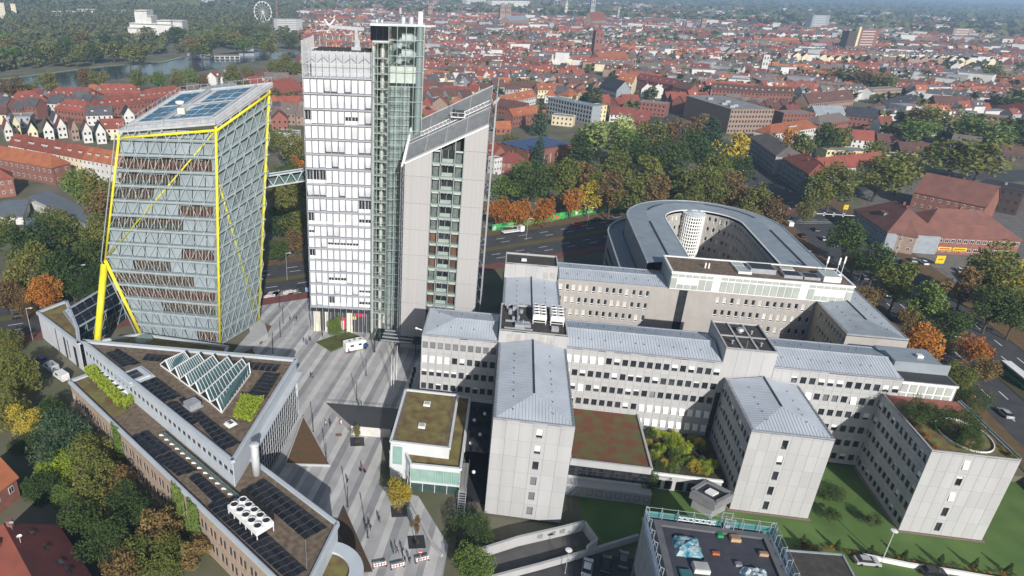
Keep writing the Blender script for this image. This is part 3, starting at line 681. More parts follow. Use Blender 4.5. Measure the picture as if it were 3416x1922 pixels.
# right side: glass screen standing off the wall, left side scaffold-like brackets
b=MB()
for k in range(8): y=k*dp/7; b.bar((w+1.3,y,0),(w+1.3,y,zt(w+1.3,y)+1.4),.1,.1)
for k in range(19):
    z=2+k*3.6
    if z<zt(w,0): b.bar((w+1.3,0,z),(w+1.3,dp,z),.08,.08); b.bar((w,0,z),(w+1.3,0,z+.5),.06,.06); b.bar((w+1.3,0,z),(w+.2,0,z+1.8),.05,.05)
b.bar((w+1.3,0,zt(w,0)+1.2),(w+1.3,dp,zt(w,dp)+1.4),.18,.18); b.bar((w+.1,0,0),(w+.1,0,zt(w,0)),.12,.12)
part('screen_frame',b,STEEL,T,kind='stuff')
for k in range(17):
    z=3+k*3.6
    put('glass_pane',cached('ssp',lambda:MB().quad((0,0,0),(0,dp,0),(0,dp,3.5),(0,0,3.5)).mesh('glass_pane',GLC)),T,(w+1.32,0,z))
b=MB()
for x in (-.9,-.3): b.bar((x,-.1,0),(x,-.1,zl),.09,.09)
for k in range(30): z=1+k*1.8; b.bar((-.9,-.1,z),(.3,-.1,z),.05,.05); b.bar((-.9,-.1,z),(-.3,-.1,z+1.8),.05,.05)
part('corner_lattice',b,STEEL,T,kind='stuff')
# ================================================= yellow edged skewed tower
K=thing('skewed_tower','leaning glass tower with diagonal steel lattice and bright yellow edge columns','tower',(-60,172,0))
KO=Vector((-60,172,0))
YEL=M('yellow_paint',(.8,.72,.03),.45,(.66,.58,.03),.5)
LAT=M('lattice_grey',(.38,.42,.44),.5,(.33,.37,.39),.5)
PAN=M('blue_grey_panel',(.36,.395,.415),.5,(.31,.345,.365),.4,rnd=.12); LED=M('ledge_grey',(.36,.41,.42),.55,(.32,.37,.38),.5)
ft,f0=P(720,422,61.6)-KO,P(734,1158,0)-KO; tl=P(398,448,59)-KO; kn=P(351,869,24)-KO; dg=P(472,1120,1.)-KO
rtp,r0=P(908,287,70)-KO,P(868,1077,0)-KO; bk=P(603,318,66.6)-KO; bk0=Vector((bk.x-6,bk.y,0))
lerp=lambda a,b,t:a+(b-a)*t
def edgeF(z): return lerp(f0,ft,z/61.6)
def edgeL(z): return lerp(kn,tl,(z-24)/35) if z>=24 else lerp(dg,kn,(z-1)/23)
def edgeR(z): return lerp(r0,rtp,z/70)
ZK=[.8+4.085*i for i in range(15)]
nb=8
def fp(s,z,inset=0):
    a,c=edgeL(z),edgeF(z)
    ww=(c.x-a.x)/ (edgeF(58).x-edgeL(58).x)
    q=lerp(a,c,s); return q+Vector((0,inset,0))
def rp2(s,z,inset=0): q=lerp(edgeF(z),edgeR(z*1.0),s); return q+Vector((-inset*.9,inset*.35,0))
core_pts=[]
b=MB()
for i in range(len(ZK)-1):
    pass
b=MB()
zs=[0,12,24,40,58]
ring=[]
for z in zs: ring.append([fp(0.03,z,2.6),fp(.97,z,2.6),rp2(.98,z,2.4),Vector((edgeL(z).x+6,edgeR(z).y,z))])
for i in range(len(zs)-1):
    for j in range(4): b.quad(ring[i][j],ring[i][(j+1)%4],ring[i+1][(j+1)%4],ring[i+1][j])
part('core',b,M('kristall_core',(.05,.05,.05),.8,(.12,.06,.04),.9,lo=.5,hi=.7),K)
rows=list(zip(ZK,ZK[1:]+[61.]))
OPENF=[(13,.0,1.),(12,.05,1,),(11,0,.62),(10,0,.9),(10,.5,1),(9,0,.5),(8,.45,1),(7,.05,.95),(6,.6,1)]
openf={12:(0,8),11:(0,4.6),10:(0,2.6),9:(5,8),8:(0,5.3),6:(5,8),5:(1,4.2),4:(0,5.6),3:(0,8),2:(3,8),0:(5.2,8)}
halff={12:(5.6,8),3:(4,8),5:(1,8),6:(0,0)}
for i,(z0,z1) in enumerate(rows):
    z1=min(z1,60.5)
    if z1-z0<1: continue
    # ledge
    b=MB(); zz=z0
    b.poly([fp(0,zz)-Vector((0,0,.12)),fp(1,zz)-Vector((0,0,.12)),fp(1,zz,1.5)-Vector((0,0,.12)),fp(0,zz,1.5)-Vector((0,0,.12))]); b.poly([fp(0,zz),fp(1,zz),fp(1,zz,1.5),fp(0,zz,1.5)]); b.quad(fp(0,zz)-Vector((0,0,.5)),fp(1,zz)-Vector((0,0,.5)),fp(1,zz)+Vector((0,0,.1)),fp(0,zz)+Vector((0,0,.1)))
    part('ledge',b,LED,K)
    nn=max(3,round(nb*(edgeF(z0).x-edgeL(z0).x)/28))
    for c in range(nn):
        s0,s1=c/nn,(c+1)/nn; cc=c*8/nn; a,e=openf.get(i,(9,9)); op=a<=cc<e; hz=0
        top=z1-.35; bot=z0+.15
        if op:
            bot=z1-1.25 if (i+c)%3 else z1-.9
            for k in range(4):
                sx=s0+(k+.3)/4*(s1-s0); m=MB(); p0,p1=fp(sx,z0,1.9),fp(sx,z1,1.9); m.bar(p0,p1,.16,.16); part('interior_post',m,M('timber',(.34,.29,.22),.7) if k%2 else M('cream_post',(.6,.55,.45),.7),K)
            m=MB(); q0,q1=fp(s0,z0+.1,2.3),fp(s1,z0+.1,2.3); m.quad(q0,q1,q1+Vector((0,0,1.15)),q0+Vector((0,0,1.15))); part('interior_furniture',m,M('red_furniture_%d'%(i%3),[(.11,.035,.03),(.07,.065,.06),(.05,.08,.085)][i%3],.8),K)
        m=MB(); m.quad(fp(s0+.004,bot,1.25),fp(s1-.004,bot,1.25),fp(s1-.004,top,1.25),fp(s0+.004,top,1.25)); part('sun_blind',m,PAN,K)
        m=MB(); m.quad(fp(s0,z0,-.02),fp(s1,z0,-.02),fp(s1,z1,-.02),fp(s0,z1,-.02)); part('glass_pane',m,GLC,K)
    nr=5
    zr0,zr1=z0*70/61.6,z1*70/61.6
    for c in range(nr):
        s0,s1=c/nr,(c+1)/nr
        def q(s,z): return lerp(edgeF(z),edgeR(z*(1+(70/61.6-1)*1)),s)
        m=MB(); m.quad(q(s0,z0),q(s1,z0),q(s1,z1),q(s0,z1)); part('glass_pane',m,glassmat('side_glass',(.85,.9,.9),.04,1.6),K)
        m=MB(); off=Vector((-1.2,.5,0)); kind=RND.random(); m.quad(q(s0,z0+.2)+off,q(s1,z0+.2)+off,q(s1,z1-.3)+off,q(s0,z1-.3)+off); part('sun_blind',m,PAN if kind<.5 else M('side_dark',(.3,.335,.35),.4,(.4,.44,.455),.5,rnd=.3),K)
    m=MB(); a,c_=q(0,z0),q(1,z0); m.quad(a,c_,c_+Vector((-1.3,.5,0)),a+Vector((-1.3,.5,0))); part('ledge',m,LED,K)
# lattice front and right
def lat(point,n,nrows,zz,rad,name,half=False):
    b=MB()
    for i in range(nrows):
        z0,z1=zz[i],zz[i+1]; par=i%2
        b.bar(point(0,z0),point(1,z0),.2,.22)
        for k in range(n+1):
            s=(k+.5*par)/n; 
            for ds in (-.5/n,.5/n):
                s2=s+ds
                if -1e-6<=s<=1+1e-6 and -1e-6<=s2<=1+1e-6: b.bar(point(s,z0),point(s2,z1),rad,rad)
    b.bar(point(0,zz[nrows]),point(1,zz[nrows]),.2,.22)
    return part(name,b,LAT,K,kind='stuff')
lat(lambda s,z:fp(s,z,-.15),nb,14,ZK,.11,'front_lattice')
b=MB(); b.bar(fp(0,58,-.1),fp(0,60,-.1),.2,.2)
for k in range(nb):
    b.bar(fp(k/nb,ZK[14],-.15),fp((k+.5)/nb,60.4,-.15),.18,.18); b.bar(fp((k+.5)/nb,60.4,-.15),fp((k+1)/nb,ZK[14],-.15),.18,.18)
part('front_lattice',b,LAT,K,kind='stuff')
zr=[i*70/16 for i in range(17)]
def qr(s,z): 
    # floor lines stay level; the top row climbs to the high corner
    a=edgeF(min(z,61.6)); c=edgeR(z); return lerp(a,c,s)+Vector((.12,-.12,0))
b=MB()
for i in range(15):
    z0=ZK[i] if i<15 else 61.6
    z1=ZK[i+1] if i<14 else 61.6
    g=lambda s,z:lerp(edgeF(z),edgeR(z*(70/61.6)),s)+Vector((.12,-.12,0))
    b.bar(g(0,z0),g(1,z0),.2,.2)
    for k in range(7):
        s=(k+.5*(i%2))/6
        for ds in (-.5/6,.5/6):
            if 0<=s<=1.001 and -.001<=s+ds<=1.001: b.bar(g(s,z0),g(s+ds,z1),.15,.15)
b.bar(g(0,61.6),g(1,61.6),.25,.3)
part('side_lattice',b,LAT,K,kind='stuff')
# yellow columns and braces
def yel(p,q,r,name='yellow_column'):
    b=MB(); b.tube(p,q,r,12); return part(name,b,YEL,K,True)
yel(f0,ft,.36); yel(tl,kn,.32); yel(kn+Vector((-.3,-.3,-1)),P(325,1138,4)-KO,.95); yel(kn,dg,.5); yel(r0+Vector((-.5,-.3,0)),rtp+Vector((-.8,-.4,-1)),.4)
yel(tl+Vector((.5,-.1,-.9)),ft+Vector((-.5,-.1,-1.0)),.34,'yellow_beam'); yel(ft+Vector((.2,-.2,-1)),rtp+Vector((-.4,-.4,-1.6)),.34,'yellow_beam')
yel(kn+Vector((.6,.6,1)),fp(.985,60.3,.6),.22,'yellow_brace'); 
g=lambda s,z:lerp(edgeF(z),edgeR(z*(70/61.6)),s)
yel(g(.08,46)+Vector((-.6,.2,0)),g(.93,3)+Vector((-.6,.2,0)),.3,'yellow_brace')
b=MB()
for a,c in ((tl,kn),(kn,P(325,1136,1)-KO),(kn,dg)): pass
b.bar(tl+Vector((-.9,-.3,0)),kn+Vector((-1.,-.3,0)),.25,.25); b.bar(kn+Vector((-1,-.3,0)),dg+Vector((-.9,-.5,0)),.25,.25); part('edge_trim',b,STEEL,K)
# roof with parapet and solar glazing
up=Vector((0,0,.9)); c4=[tl,ft,rtp,bk]
b=MB(); b.poly([q+up for q in c4]); rf=part('roof',b,M('roof_light',(.45,.47,.49),.6),K)
b=MB()
for i in range(4):
    a,c=c4[i],c4[(i+1)%4]; b.bar(a+Vector((0,0,.7)),c+Vector((0,0,.7)),.9,.55); b.bar(a+Vector((0,0,2.2)),c+Vector((0,0,2.2)),.06,.06); 
    for k in range(13): q=lerp(a,c,k/13); b.bar(q+Vector((0,0,.9)),q+Vector((0,0,2.2)),.06,.06)
part('parapet_rail',b,M('rail_steel',(.55,.56,.57),.5,metal=.3),rf)
cen=(tl+ft+rtp+bk)/4
def rq(s,t): # bilinear on the roof, s along front edge, t to the back
    return lerp(lerp(tl,ft,s),lerp(bk,rtp,s),t)
PVB=M('blue_solar_glass',(.05,.12,.2),.12,(.075,.17,.26),.3,spec=.7,rnd=.15)
for i in range(6):
    for j in range(6):
        s0,s1=.10+i*.8/6,.10+(i+1)*.8/6-.015; t0,t1=.12+j*.76/6,.12+(j+1)*.76/6-.02
        if i==2 and 1<=j: continue
        m=MB(); o=Vector((0,0,1.35)); m.quad(rq(s0,t0)+o,rq(s1,t0)+o,rq(s1,t1)+o,rq(s0,t1)+o); part('solar_glass',m,PVB,rf)
b=MB(); o=Vector((0,0,1.6)); b.bar(rq(.39,.1)+o,rq(.39,.9)+o,1.3,.5); b.bar(rq(.08,.5)+o,rq(.92,.5)+o,.3,.3); b.bar(rq(.08,.1)+o,rq(.92,.1)+o,.35,.4); b.bar(rq(.9,.1)+o,rq(.9,.9)+o,.35,.4); part('roof_walkway',b,STEEL,rf)
b=MB(); q=rq(.32,.5)+Vector((0,0,1.6)); b.lathe([(0,0),(.7,.15),(1.1,.55),(1.15,.9)],14,q); part('satellite_dish',b,WHITE,rf,True)
b=MB(); q=rq(.5,.25); b.box(q.x-.9,q.x+.9,q.y-.6,q.y+.6,q.z+1.5,q.z+3.); part('roof_unit',b,M('cream_unit',(.7,.7,.6),.6),rf)
# glazed lobby under the leaning corner
q0=P(250,1140,0)-KO
b=MB(); pD,pC=P(255,1098,7.6)-KO,P(411,1007,5.8)-KO; pA,pB=Vector((pD.x,pD.y,0)),Vector((pC.x,pC.y,0))
b.quad(pA,pB,pC,pD); lb=part('lobby_glass',b,M('lobby_dark_glass',(.02,.05,.055),.06),K)
b=MB()
for k in range(6):
    f=k/5; b.bar(lerp(pA,pB,f),lerp(pD,pC,f),.16,.16)
    if k<5: b.bar(lerp(pA,pB,f),lerp(pD,pC,f+.2),.14,.14)
for k in range(4): f=k/3; b.bar(lerp(pA,pD,f),lerp(pB,pC,f),.14,.14)
part('lobby_lattice',b,LAT,lb)
# glazed footbridge between the two towers
N=thing('footbridge','glazed white truss footbridge linking the yellow edged tower and white tower','bridge',P(900,620,40))
a=P(893,628,39.5)-P(900,620,40); c=P(1032,598,39.5)-P(900,620,40)
a=Vector((a.x-2,a.y,-.5)); c=Vector((c.x+1.5,c.y,-.5)); dpv=Vector((.3,3,0)); 
b=MB(); b.quad(a,c,c+dpv,a+dpv); part('deck',b,STEEL,N)
b=MB(); o=Vector((0,0,3.2)); b.quad(a+o,c+o,c+o+dpv,a+o+dpv); part('roof_glass',b,M('bridge_roof',(.16,.3,.4),.2),N)
b=MB(); 
for oo in (Vector((0,0,0)),Vector((0,0,3.2))):
    for q in (Vector((0,0,0)),dpv): b.bar(a+oo+q,c+oo+q,.28,.35)
for k in range(9):
    p0,p1=lerp(a,c,k/9),lerp(a,c,(k+1)/9)
    for q in (Vector((0,0,0)),dpv): b.bar(p0+q,p1+o+q if k%2==0 else p1+q,.18,.18) if False else b.bar((p0 if k%2==0 else p0+o)+q,(p1+o if k%2==0 else p1)+q,.2,.2)
part('truss',b,M('bridge_white',(.62,.66,.66),.5),N)
b=MB(); b.quad(a+dpv*.9,c+dpv*.9,c+dpv*.9+o,a+dpv*.9+o); part('rear_glass',b,M('bridge_green',(.1,.16,.15),.15),N)
# ================================================= low triangular building with solar roof, and the tan bar below it
def zoomN(ox,oy,s): return lambda x,y,z=0.:P(ox+x/s,oy+y/s,z)
PV=M('solar_cell',(.010,.011,.016),.4,(.016,.017,.024),.6,spec=.3,rnd=.3); PVF=M('panel_frame',(.2,.21,.22),.5,metal=.3)
CLAD=M('pale_blue_cladding',(.5,.54,.58),.6,(.45,.49,.53),.3,rnd=.04)
def bil(c,s,t): return lerp(lerp(c[0],c[1],s),lerp(c[3],c[2],s),t)
def pvarray(par,O,c,nx,ny,z,hole=None):
    """tilted solar panels in east-west waves over the quad c (world points)"""
    for i in range(nx):
        for j in range(ny):
            if hole and hole(i,j): continue
            g=.006; s0,s1,t0,t1=i/nx+g*.4,(i+1)/nx-g*.4,j/ny+g*.5,(j+1)/ny-g*.5
            h0,h1=(.14,.34) if i%2==0 else (.34,.14)
            a,b_,c_,d=[bil(c,s,t)-O for s,t in ((s0,t0),(s1,t0),(s1,t1),(s0,t1))]
            for q,h in ((a,h0),(b_,h1),(c_,h1),(d,h0)): q.z=z+h
            m=MB(); dn=Vector((0,0,-.05)); m.quad(a,b_,c_,d); m.cur=1; m.quad(b_+dn,a+dn,d+dn,c_+dn)
            for p,q in ((a,b_),(b_,c_),(c_,d),(d,a)): m.quad(p+dn,q+dn,q,p)
            e=(d-a)*.03; m.quad(a+Vector((0,0,.01)),b_+Vector((0,0,.01)),b_+e+Vector((0,0,.012)),a+e+Vector((0,0,.012)))
            part('solar_panel',m,[PV,PVF],par)
def wallgrid(par,O,a,b,z0,z1,n,rows,wz,ww,wh,mat,gl=None,dep=.22,wname='window',double=False,pname='wall_panel'):
    """wall a->b (world points, outside on the right) with n bays and windows at heights wz"""
    d=(b-a); d.z=0; L=d.length; d/=L; rz=math.atan2(d.y,d.x); cw=L/n; nrm=Vector((d.y,-d.x,0))
    zs=[z0]+list(wz[1:])+[z1] if wz else [z0,z1]
    for r in range(len(zs)-1):
        for c in range(n):
            p=a+d*(cw*c)-O; h=zs[r+1]-zs[r]; s=(wz[r]-zs[r]) if wz else 0
            if r==0 and wz: s=wz[0]-z0
            hs=()
            if wz: hs=((cw/2-ww/2,cw/2+ww/2,max(.1,s+.02),s+wh),) if not double else ((cw/2-ww-.12,cw/2-.12,max(.1,s+.02),s+wh),(cw/2+.12,cw/2+ww+.12,max(.1,s+.02),s+wh))
            put(pname,panel_mesh(cw,h,hs,mat,dep,.006),par,(p.x,p.y,zs[r]),rz)
            for x0,x1,q0,q1 in hs:
                q=p+d*x0-nrm*.15; put(wname,pane_mesh(x1-x0,q1-q0,'white' if double else 'dark'),par,(q.x,q.y,zs[r]+q0),rz)
def flatroof(par,O,pts,z,zb,mat,cop=.45,ch=.5,cm=None,name='roof'):
    b=MB(); q=[(p.x-O.x,p.y-O.y) for p in pts]; b.poly([(*p,z) for p in q]); ro=part(name,b,mat,par)
    coping(par,q,z+ch/2-.05,cop,ch,cm or CLAD,True,'parapet'); 
    r=MB(); n=len(q)
    for i in range(n):
        a,c=Vector((*q[i],z+ch+.25)),Vector((*q[(i+1)%n],z+ch+.25)); r.bar(a,c,.05,.05)
    part('parapet_rail',r,STEEL,par); return ro
zl_=zoomN(250,1100,3.22); ZR=15.6
A_,B_,C_=[P(x,y,ZR+.4) for x,y in ((276,1137),(988,1200),(776,1538))]
for q in (A_,B_,C_): q.z=0
LLb=thing('triangular_building','triangular pale clad building with solar roof and sawtooth skylight beside the plaza','building',A_); O=A_
rf=flatroof(LLb,O,[A_,C_,B_],ZR,0,GRAVEL,.9,.6)
b=MB(); cen=(A_+B_+C_)/3
pi=[lerp(q,cen,.02)-O for q in (A_,C_,B_)]; b.prism([(q.x,q.y) for q in pi],-1.5,ZR-.2); part('core',b,CORE,LLb)
wallgrid(LLb,O,A_,C_,10.4,ZR+.3,34,1,[12.4],1.35,1.15,CLAD); wallgrid(LLb,O,A_,C_,-1.,10.4,12,1,[],0,0,CLAD)
wallgrid(LLb,O,B_,A_,6,ZR+.3,20,1,[],0,0,CLAD)
# glass front towards the plaza: recessed glazing behind slim fins
d=(B_-C_).normalized(); nrm=Vector((d.y,-d.x,0)); L=(B_-C_).length; sp0=C_+d*9.5
wallgrid(LLb,O,C_,sp0,-1,ZR+.3,4,1,[],0,0,CLAD); wallgrid(LLb,O,sp0,B_,12.2,ZR+.3,10,1,[],0,0,CLAD)
b=MB(); a,c=sp0-O,B_-O; o=-nrm*.5
b.quad(a+o,c+o,c+o+Vector((0,0,12.2)),a+o+Vector((0,0,12.2))); part('glazing',b,M('plaza_glass',(.05,.07,.085),.05,(.1,.13,.15),.25,spec=.7),LLb)
fm=MB(); nfin=22
for k in range(nfin+1):
    q=lerp(a,c,k/nfin); fm.bar(q,q+Vector((0,0,12.2)),.09,.14)
part('glazing_fins',fm,M('fin_grey',(.55,.58,.6),.5),LLb,kind='stuff')
fm=MB()
for k in range(8): z=.4+k*1.6; fm.bar(a+Vector((0,0,z)),c+Vector((0,0,z)),.05,.06)
part('glazing_transoms',fm,M('fin_grey',(0,0,0)),LLb,kind='stuff')
b=MB(); b.bar(sp0-O+nrm*.6+Vector((0,0,12.6)),B_-O+nrm*.6+Vector((0,0,12.6)),1.5,.35); part('canopy_ledge',b,CLAD,LLb)
Z=lambda x,y,z=ZR+.25:zl_(x,y,z)
for c,nx,ny in (([(325,255),(455,205),(705,365),(510,400)],3,6),([(700,570),(880,508),(1155,715),(955,780)],4,6),([(970,795),(1090,760),(1370,985),(1265,1020)],2,7),([(1110,745),(1165,725),(1215,775),(1190,830)],1,2),([(1250,905),(1340,865),(1790,1215),(1590,1300)],4,9),
  ([(715,325),(770,250),(2225,370),(2160,450)],2,22),([(2030,455),(2210,470),(2040,755),(1830,725)],3,7)):
    pvarray(LLb,O,[Z(*q) for q in c],nx,ny,ZR+.02,(lambda i,j:i==0 and 6<=j<=16) if ny==22 else None)
# sawtooth skylight
SK=put('sawtooth_skylight',None,LLb)
Fp=[Z(x,y,ZR) for x,y in ((920,392),(1030,470),(1130,550),(1240,632),(1350,715),(1460,800),(1580,905))]; Bp=[Z(x,y,ZR) for x,y in ((1090,335),(1245,352),(1400,372),(1552,392),(1705,412),(1862,432),(1885,490))]
SKG=M('skylight_glass2',(.05,.1,.11),.08,(.08,.14,.145),.5,spec=.7)
for i in range(6):
    f0_,f1_,b0_,b1_=Fp[i]-O,Fp[i+1]-O,Bp[i]-O,Bp[i+1]-O
    for q in (f0_,f1_,b0_,b1_): q.z=ZR+.5
    fr_=lerp(f0_,f1_,.62); br_=lerp(b0_,b1_,.62); fr_.z=ZR+2.7; br_.z=ZR+2.7
    m=MB(); m.quad(f0_,b0_,br_,fr_); part('glass_slope',m,SKG,SK); m=MB(); m.quad(f1_,fr_,br_,b1_); part('glass_slope',m,SKG,SK); m=MB(); m.poly([f0_,f1_,fr_]); part('gable_glass',m,M('gable_dark',(.02,.03,.035),.1),SK); m=MB(); m.poly([b1_,b0_,br_]); part('gable_glass',m,M('gable_dark',(.02,.03,.035),.1),SK)
    fm=MB()
    for k in range(13):
        s=k/12; fm.bar(lerp(f0_,b0_,s),lerp(fr_,br_,s),.09,.09); fm.bar(lerp(f1_,b1_,s),lerp(fr_,br_,s),.09,.09)
    fm.bar(fr_,br_,.2,.16); fm.bar(f0_,fr_,.24,.22); fm.bar(f1_,fr_,.24,.22); fm.bar(f0_,b0_,.22,.2); fm.bar(b0_,br_,.2,.2); fm.bar(b1_,br_,.2,.2)
    part('glazing_bars',fm,WHITE,SK)
    m=MB(); dn=Vector((0,0,-.5)); m.quad(f0_+dn,f1_+dn,f1_,f0_); m.quad(b1_+dn,b0_+dn,b0_,b1_)
    if i==5: m.quad(f1_+dn,b1_+dn,b1_,f1_)
    if i==0: m.quad(b0_+dn,f0_+dn,f0_,b0_)
    part('upstand',m,WHITE,SK)
for (x0,y0),(x1,y1),h,mt in (((570,440),(720,540),.5,CLAD),((1235,775),(1290,850),1.2,STEEL),((1640,985),(1700,1025),.5,WHITE)):
    p=Z((x0+x1)/2,(y0+y1)/2)-O; wd=(Z(x1,y1)-Z(x0,y0)).length*.42; b=MB(); b.box(-wd,wd,-wd,wd,0,h); b.box(-wd*1.3,wd*1.3,-wd*1.3,wd*1.3,-.1,.12); u=put('roof_unit',b.mesh('roof_unit',mt),LLb,(p.x,p.y,ZR),-.75)
    if h<.6:
        b=MB(); b.box(-wd*.7,-.08,-wd*.5,wd*.5,h,h+.05); b.box(.08,wd*.7,-wd*.5,wd*.5,h,h+.05); part('skylight_glass',b,GLASS,u)
# flue on the plaza side and facade lamp
p=P(856,1582,10)-O; b=MB(); b.tube((p.x,p.y,9.5),(p.x,p.y,16.6),.75,14); b.lathe([(.75,16.6),(.95,16.7),(.95,17.),(.5,17.2),(0,17.2)],14,(p.x,p.y,0)); part('flue',b,M('pale_flue',(.6,.62,.63),.5,metal=.2),LLb,True)
# --- tan bar
zb_=zoomN(400,1450,3.07); ZB=10.
Y=lambda x,y,z=ZB+.25:zb_(x,y,z)
TANB=M('tan_brick',(.4,.31,.24),.9,(.34,.26,.2),1.2,rnd=.05,bump=.1)
E0,E1_,E2_,E3_=P(233,1276,ZB),P(357,1397,ZB),P(567,1598,ZB),P(936,1950,ZB)
R0,R1,R2=P(830,1528,ZB),P(1126,1752,ZB),P(1030,1950,ZB)
dL=(E3_-E0).normalized()
for q in (E0,E1_,E2_,E3_,R0,R1,R2): q.z=0
nL=Vector((dL.y,-dL.x,0))
E3_=E0+dL*(E3_-E0).dot(dL)
TB=thing('brick_bar_building','long low tan brick building with solar panels and cooler row on its roof','building',E0); O=E0
Rn=E0-nL*9.5   # north end, towards the triangular block
pts=[E0,E3_,R2,R1,R0,lerp(Rn,R0,.985)-nL*0,Rn]
flatroof(TB,O,[E0,E3_,R2,R1,R0,Rn],ZB,0,GRAVEL,.8,.5)
b=MB(); b.prism([(lerp(q,(E0+R1)/2,.02)-O)[:2] for q in (E0,E3_,R2,R1,R0,Rn)],-3.5,ZB-.2); part('core',b,CORE,TB)
wallgrid(TB,O,E0,E3_,-3.4,ZB,26,1,[-2.3,1.4,5.2,],.95,2.2,TANB,double=True,pname='brick_bay')
wallgrid(TB,O,R2,R1,-1,ZB,5,1,[],0,0,CLAD); wallgrid(TB,O,R1,R0,-1,ZB,9,1,[],0,0,CLAD)
for c,nx,ny in (([(115,10),(270,-40),(535,160),(350,235)],4,5),([(355,240),(545,168),(800,368),(600,425)],4,6),([(700,435),(810,390),(1090,632),(965,695)],2,6),([(885,725),(1100,640),(1925,1390),(1720,1490)],4,16),([(1285,545),(1475,445),(2130,950),(1900,1075)],4,11)):
    pvarray(TB,O,[Y(*q) for q in c],nx,ny,ZB+.02)
pvarray(TB,O,[zoomN(0,1100,1.763)(x,y,ZB+.25) for x,y in ((775,630),(870,590),(1010,705),(905,750))],4,4,ZB+.02)
# cooler row
p=Y(1255,690)-O; q=Y(1600,1000)-O; an=math.atan2(q.y-p.y,q.x-p.x)
cr_=cooler(TB,0,0,ZB,2,5,1.75); cr_.location=(p.x+.6,p.y-.4,ZB); cr_.rotation_euler=(0,0,an+math.pi/2+math.pi); 
b=MB(); q=[zoomN(250,1100,3.22)(x,y,ZB+.03)-O for x,y in ((30,590),(110,520),(560,900),(400,935))]; b.poly([tuple(v) for v in q]); part('sedum_patch',b,SEDUM,TB)
# pipes along the roof
b=MB()
for o_ in (0,.5): b.bar(lerp(Y(430,0)-O,Y(1200,660)-O,0)+Vector((o_,o_*.3,.4)),Y(1200,660)-O+Vector((o_,o_*.3,.4)),.22,.22)
part('roof_pipe',b,M('green_pipe',(.2,.26,.25),.4,metal=.4),TB)
b=MB()
for k in range(14): q=lerp(Y(430,0)-O,Y(1200,660)-O,k/13); b.box(q.x-.5,q.x+.6,q.y-.12,q.y+.12,ZB,ZB+.28)
part('pipe_support',b,WHITE,TB,kind='stuff')
b=MB(); q=Y(1900,1075)-O; q2=Y(1915,1370)-O; b.bar(Vector((q.x,q.y,ZB+.2)),Vector((q2.x,q2.y,ZB+.2)),.08,.2); part('lightning_cable',b,STEEL,TB)
# curved canopy at the south end
cc=Y(2090,1420,6)-O; b=MB(); n=16
for i in range(n):
    a0,a1=[-1.2+2.7*k/n for k in (i,i+1)]
    for (ra,rb,z) in ((4.2,6.6,6.6),): 
        p=[(cc.x+r*math.cos(a),cc.y+r*math.sin(a)) for r,a in ((ra,a0),(rb,a0),(rb,a1),(ra,a1))]
        b.prism(p,6.1,z)
cn=part('curved_canopy',b,CLAD,TB)
b=MB(); b.prism([(cc.x+4.2*math.cos(k*.45),cc.y+4.2*math.sin(k*.45)) for k in range(14)],5.6,6.0); part('canopy_bed',b,SEDUM,cn)
# white cooler strip with hedge on the north end (units here, hedge with the plants)
zc=zoomN(250,1100,3.22)
p=zc(270,505,ZB)-O; q=zc(545,735,ZB)-O; an=math.atan2(q.y-p.y,q.x-p.x)
cs=put('air_cooler',None,TB,(p.x,p.y,ZB),an)
b=MB(); Lc=(q-p).length; b.box(0,Lc,-1.,1.,.1,1.3); part('casing',b,WHITE,cs)
for k in range(5): put('fan',cached(('fan',1.75),lambda:None) or CACHE[('fan',1.75)],cs,(Lc*(k+.5)/5,0,1.3))
# --- far left building with slanted solar roof
F=[P(126,1045,8),P(222,1008,8),P(258,1100,8),P(264,1150,8)]
for q in F: q.z=0
FB=thing('corner_building','pale windowless corner building with planted roof behind the parked vans','building',F[0]); O=F[0]
flatroof(FB,O,[F[0],F[3],F[2],F[1]],8,0,SEDUM,.9,.5)
b=MB(); b.prism([(q-O)[:2] for q in (lerp(F[0],F[2],.02),lerp(F[3],F[1],.02),lerp(F[2],F[0],.02),lerp(F[1],F[3],.02))],-.5,7.8); part('core',b,CORE,FB)
CW2=M('light_wall',(.56,.57,.6),.7,(.5,.51,.54),.4,rnd=.04)
wallgrid(FB,O,F[0],F[3],-.5,8.2,9,1,[],0,0,CW2); wallgrid(FB,O,F[3],F[2],-.5,8.2,6,1,[],0,0,CW2)
d=(F[3]-F[0]).normalized(); nn=Vector((d.y,-d.x,0))
for f,w_,z0,z1 in ((.42,.5,0,7.2),(.62,1.1,0,6.5),(.7,.5,1,6.5),(.86,1.6,0,6.)):
    p=lerp(F[0],F[3],f)-O+nn*.03; b=MB(); e=d*w_/2; b.quad(p-e+Vector((0,0,z0)),p+e+Vector((0,0,z0)),p+e+Vector((0,0,z1)),p-e+Vector((0,0,z1))); part('slot_window',b,GLASS,FB)
